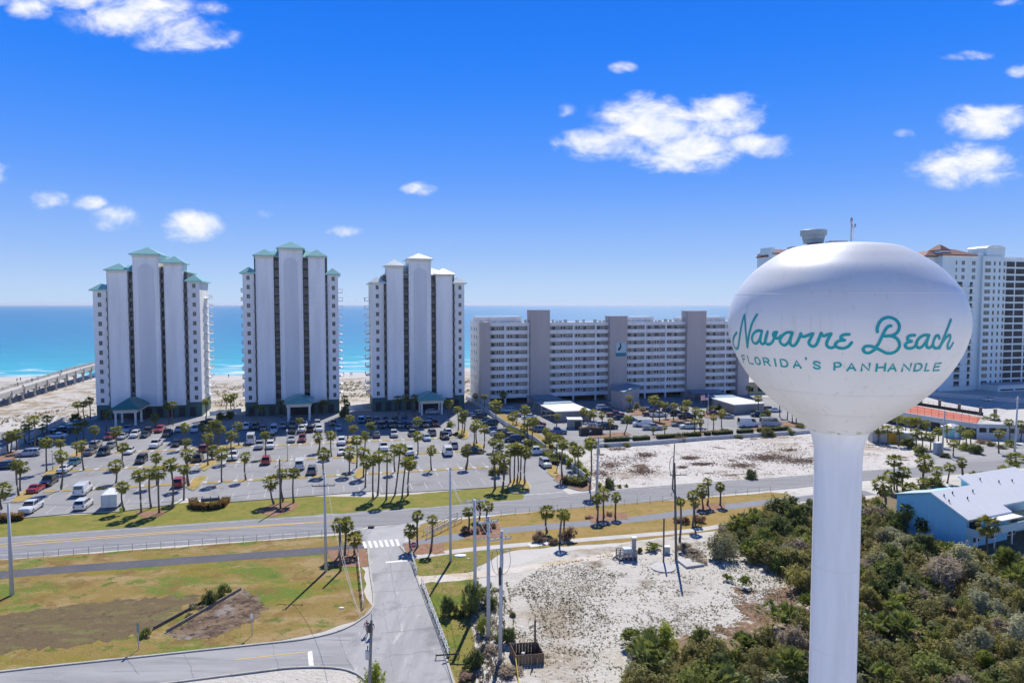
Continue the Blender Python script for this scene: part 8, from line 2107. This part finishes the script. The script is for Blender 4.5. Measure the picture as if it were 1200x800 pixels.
for a, b, l in (((708, 517.5), (737, 516), 'first from the shed'), ((742, 516), (761, 514.5), 'second from the shed'), ((770, 514), (798, 512), 'third from the shed'), ((800, 511.5), (821, 510.5), 'fourth from the shed'), ((826, 510), (832, 509.5), 'below the flagpole'), ((835, 509.5), (858, 507.8), 'just past the flagpole'), ((864, 507.5), (882, 506.5), 'below the white cargo van'), ((888, 506), (924, 503.5), 'below the silver van')):
    hedge('dark clipped hedge strip on the lot wall, ' + l, [a, b], 1.1, 1.0, LM['dark'], 'hedge strips along the condominium lot', 120)

# ---------------------------------------------------------------- tufts on the sand and grass (too many to count)
def tufts(name, poly, n, mat, s0, s1, seed, dens_fn=None, blades=5, hgt=1.0):
    r = random.Random(seed); mb = MB(); P = [G(*p) for p in poly]
    xs_ = [p.x for p in P]; ys_ = [p.y for p in P]; k = 0; g_ = 0
    while k < n and g_ < n * 30:
        g_ += 1
        p = Vector((r.uniform(min(xs_), max(xs_)), r.uniform(min(ys_), max(ys_)), 0))
        if not inside(p, P): continue
        if dens_fn and r.random() > dens_fn(p): continue
        k += 1
        s = r.uniform(s0, s1)
        for j in range(blades):
            a = r.random() * 6.28; d = Vector((math.cos(a), math.sin(a), 0)); n_ = Vector((-d.y, d.x, 0))
            b0 = p + d * s * .25 + Vector((0, 0, Z2 + .01)); tip = p + d * s * r.uniform(.7, 1.1) + Vector((0, 0, s * hgt * r.uniform(.35, 1.0)))
            mb.face([b0 - n_ * s * .22, b0 + n_ * s * .22, tip + n_ * s * .05, tip - n_ * s * .05])
    return stuff(mb.build(name, mat))
from mathutils import noise as mnoise
def nd(sc, lo, hi):
    return lambda p: max(0, min(1, (mnoise.fractal(Vector((p.x * sc, p.y * sc, 3.3)), 1.0, 2.0, 5) * .5 + .5 - lo) / (hi - lo)))
LOTP = [(596, 690), (640, 660), (720, 646), (830, 634), (870, 655), (925, 672), (930, 735), (850, 745), (748, 748), (738, 870), (560, 870), (590, 765)]
tufts('dune_grass', LOTP, 6000, leaf_mat('sand_tufts', (.13, .12, .075), (.26, .225, .15), .8, .3), .05, .17, 1, nd(.06, .44, .56), 5, .9)
tufts('dune_grass', LOTP, 2600, leaf_mat('green_tufts', (.075, .085, .035), (.17, .17, .07), .7, .3), .07, .22, 2, nd(.30, .45, .62), 5, .8)
tufts('dry_grass', LOTP, 1200, leaf_mat('dry_tufts', (.22, .165, .11), (.36, .28, .20), .8, .35), .06, .2, 3, nd(.18, .46, .6), 5, .5)
tufts('dry_grass', [(800, 745), (870, 722), (862, 692), (905, 690), (945, 684), (958, 745), (900, 752), (850, 748)], 1500, leaf_mat('brown_tufts', (.16, .10, .065), (.33, .23, .16), .8, .35), .06, .2, 4, None, 5, .5)
tufts('dry_grass', [(690, 574), (660, 560), (700, 528), (900, 513), (1005, 508), (1075, 535), (1075, 545), (900, 558)], 3800, leaf_mat('lot_tufts', (.12, .09, .065), (.27, .21, .15), .8, .3), .08, .26, 5, nd(.10, .42, .6), 5, .7)
tufts('dune_grass', [(-200, 470), (0, 490), (70, 480), (108, 462), (140, 455), (440, 447), (560, 445), (560, 462), (440, 470), (270, 478), (100, 490), (60, 494), (0, 505), (-200, 510)], 3800, leaf_mat('sea_oats', (.16, .135, .07), (.32, .26, .15), .8, .1), .2, .75, 6, nd(.07, .44, .58))
tufts('grass', [(482, 655), (560, 648), (566, 662), (548, 690), (552, 730), (556, 790), (545, 860), (530, 790), (500, 700)], 1600, leaf_mat('verge_tufts', (.10, .14, .03), (.24, .26, .07), .7, .4), .05, .14, 7, nd(.3, .3, .6), 5, .5)
tufts('dry_grass', [(550, 690), (590, 690), (592, 720), (588, 760), (600, 800), (560, 870), (545, 870), (556, 780), (552, 730)], 900, leaf_mat('brush_tufts', (.17, .13, .09), (.32, .26, .18), .8, .1), .12, .4, 8)
mb = MB(); r = random.Random(31)
for x, y, rx, ry, n in ((757, 533, 12, 3.0, 420), (808, 536.5, 11, 2.2, 420), (823, 543.5, 16, 2.0, 420), (800, 547, 6, 1.5, 160), (900, 536, 34, 5.0, 1500), (940, 540, 24, 4.0, 800), (925, 527, 12, 2.0, 200), (752, 552, 16, 4.5, 500), (715, 545, 14, 5.0, 420), (724, 526, 10, 1.8, 200), (870, 545, 18, 3.0, 420), (702, 555, 14, 5, 360), (735, 538, 26, 6, 300)):
    for k in range(n):
        p = G(x + r.gauss(0, rx * .5), y + r.gauss(0, ry * .5), Z2 + .012); s = r.uniform(.10, .30)
        for j in range(4):
            a = r.random() * 6.28; d = Vector((math.cos(a), math.sin(a), 0)); n_ = Vector((-d.y, d.x, 0)); tp = p + d * s + Vector((0, 0, s * r.uniform(.1, .5)))
            mb.face([p - n_ * s * .3, p + n_ * s * .3, tp + n_ * s * .08, tp - n_ * s * .08])
stuff(mb.build('dead_weeds', leaf_mat('dead_weeds', (.075, .045, .035), (.21, .135, .10), .85, .15)))
mb = MB(); r = random.Random(21)
for (xa, ya), (xb, yb) in (((594, 682), (603, 735)), ((612, 688), (634, 738)), ((620, 686), (643, 738)), ((642, 690), (640, 728)), ((658, 690), (662, 725)), ((668, 700), (668, 735)), ((590, 700), (600, 722)), ((690, 655), (640, 664)), ((760, 647), (700, 653)), ((735, 672), (690, 680))):
    A_, B_ = G(xa, ya), G(xb, yb); n = int((B_ - A_).length * 9)
    for k in range(n):
        p = A_.lerp(B_, r.random()) + Vector((r.gauss(0, .10), r.gauss(0, .16), Z2 + .012)); s = r.uniform(.05, .16)
        for j in range(4):
            a = r.random() * 6.28; d = Vector((math.cos(a), math.sin(a), 0)); n_ = Vector((-d.y, d.x, 0)); tp = p + d * s + Vector((0, 0, s * r.uniform(.2, .8)))
            mb.face([p - n_ * s * .25, p + n_ * s * .25, tp + n_ * s * .06, tp - n_ * s * .06])
stuff(mb.build('rut_weeds', leaf_mat('rut_weeds', (.10, .10, .055), (.20, .18, .11), .8, .3)))
tufts('undergrowth', [(850, 640), (905, 605), (1020, 595), (1060, 635), (1200, 668), (1210, 880), (730, 880), (745, 770), (850, 762), (940, 748), (945, 705), (890, 665)], 5200, leaf_mat('scrub_tufts', (.10, .095, .045), (.24, .20, .11), .75, .15), .15, .5, 12, None, 5, 1.0)
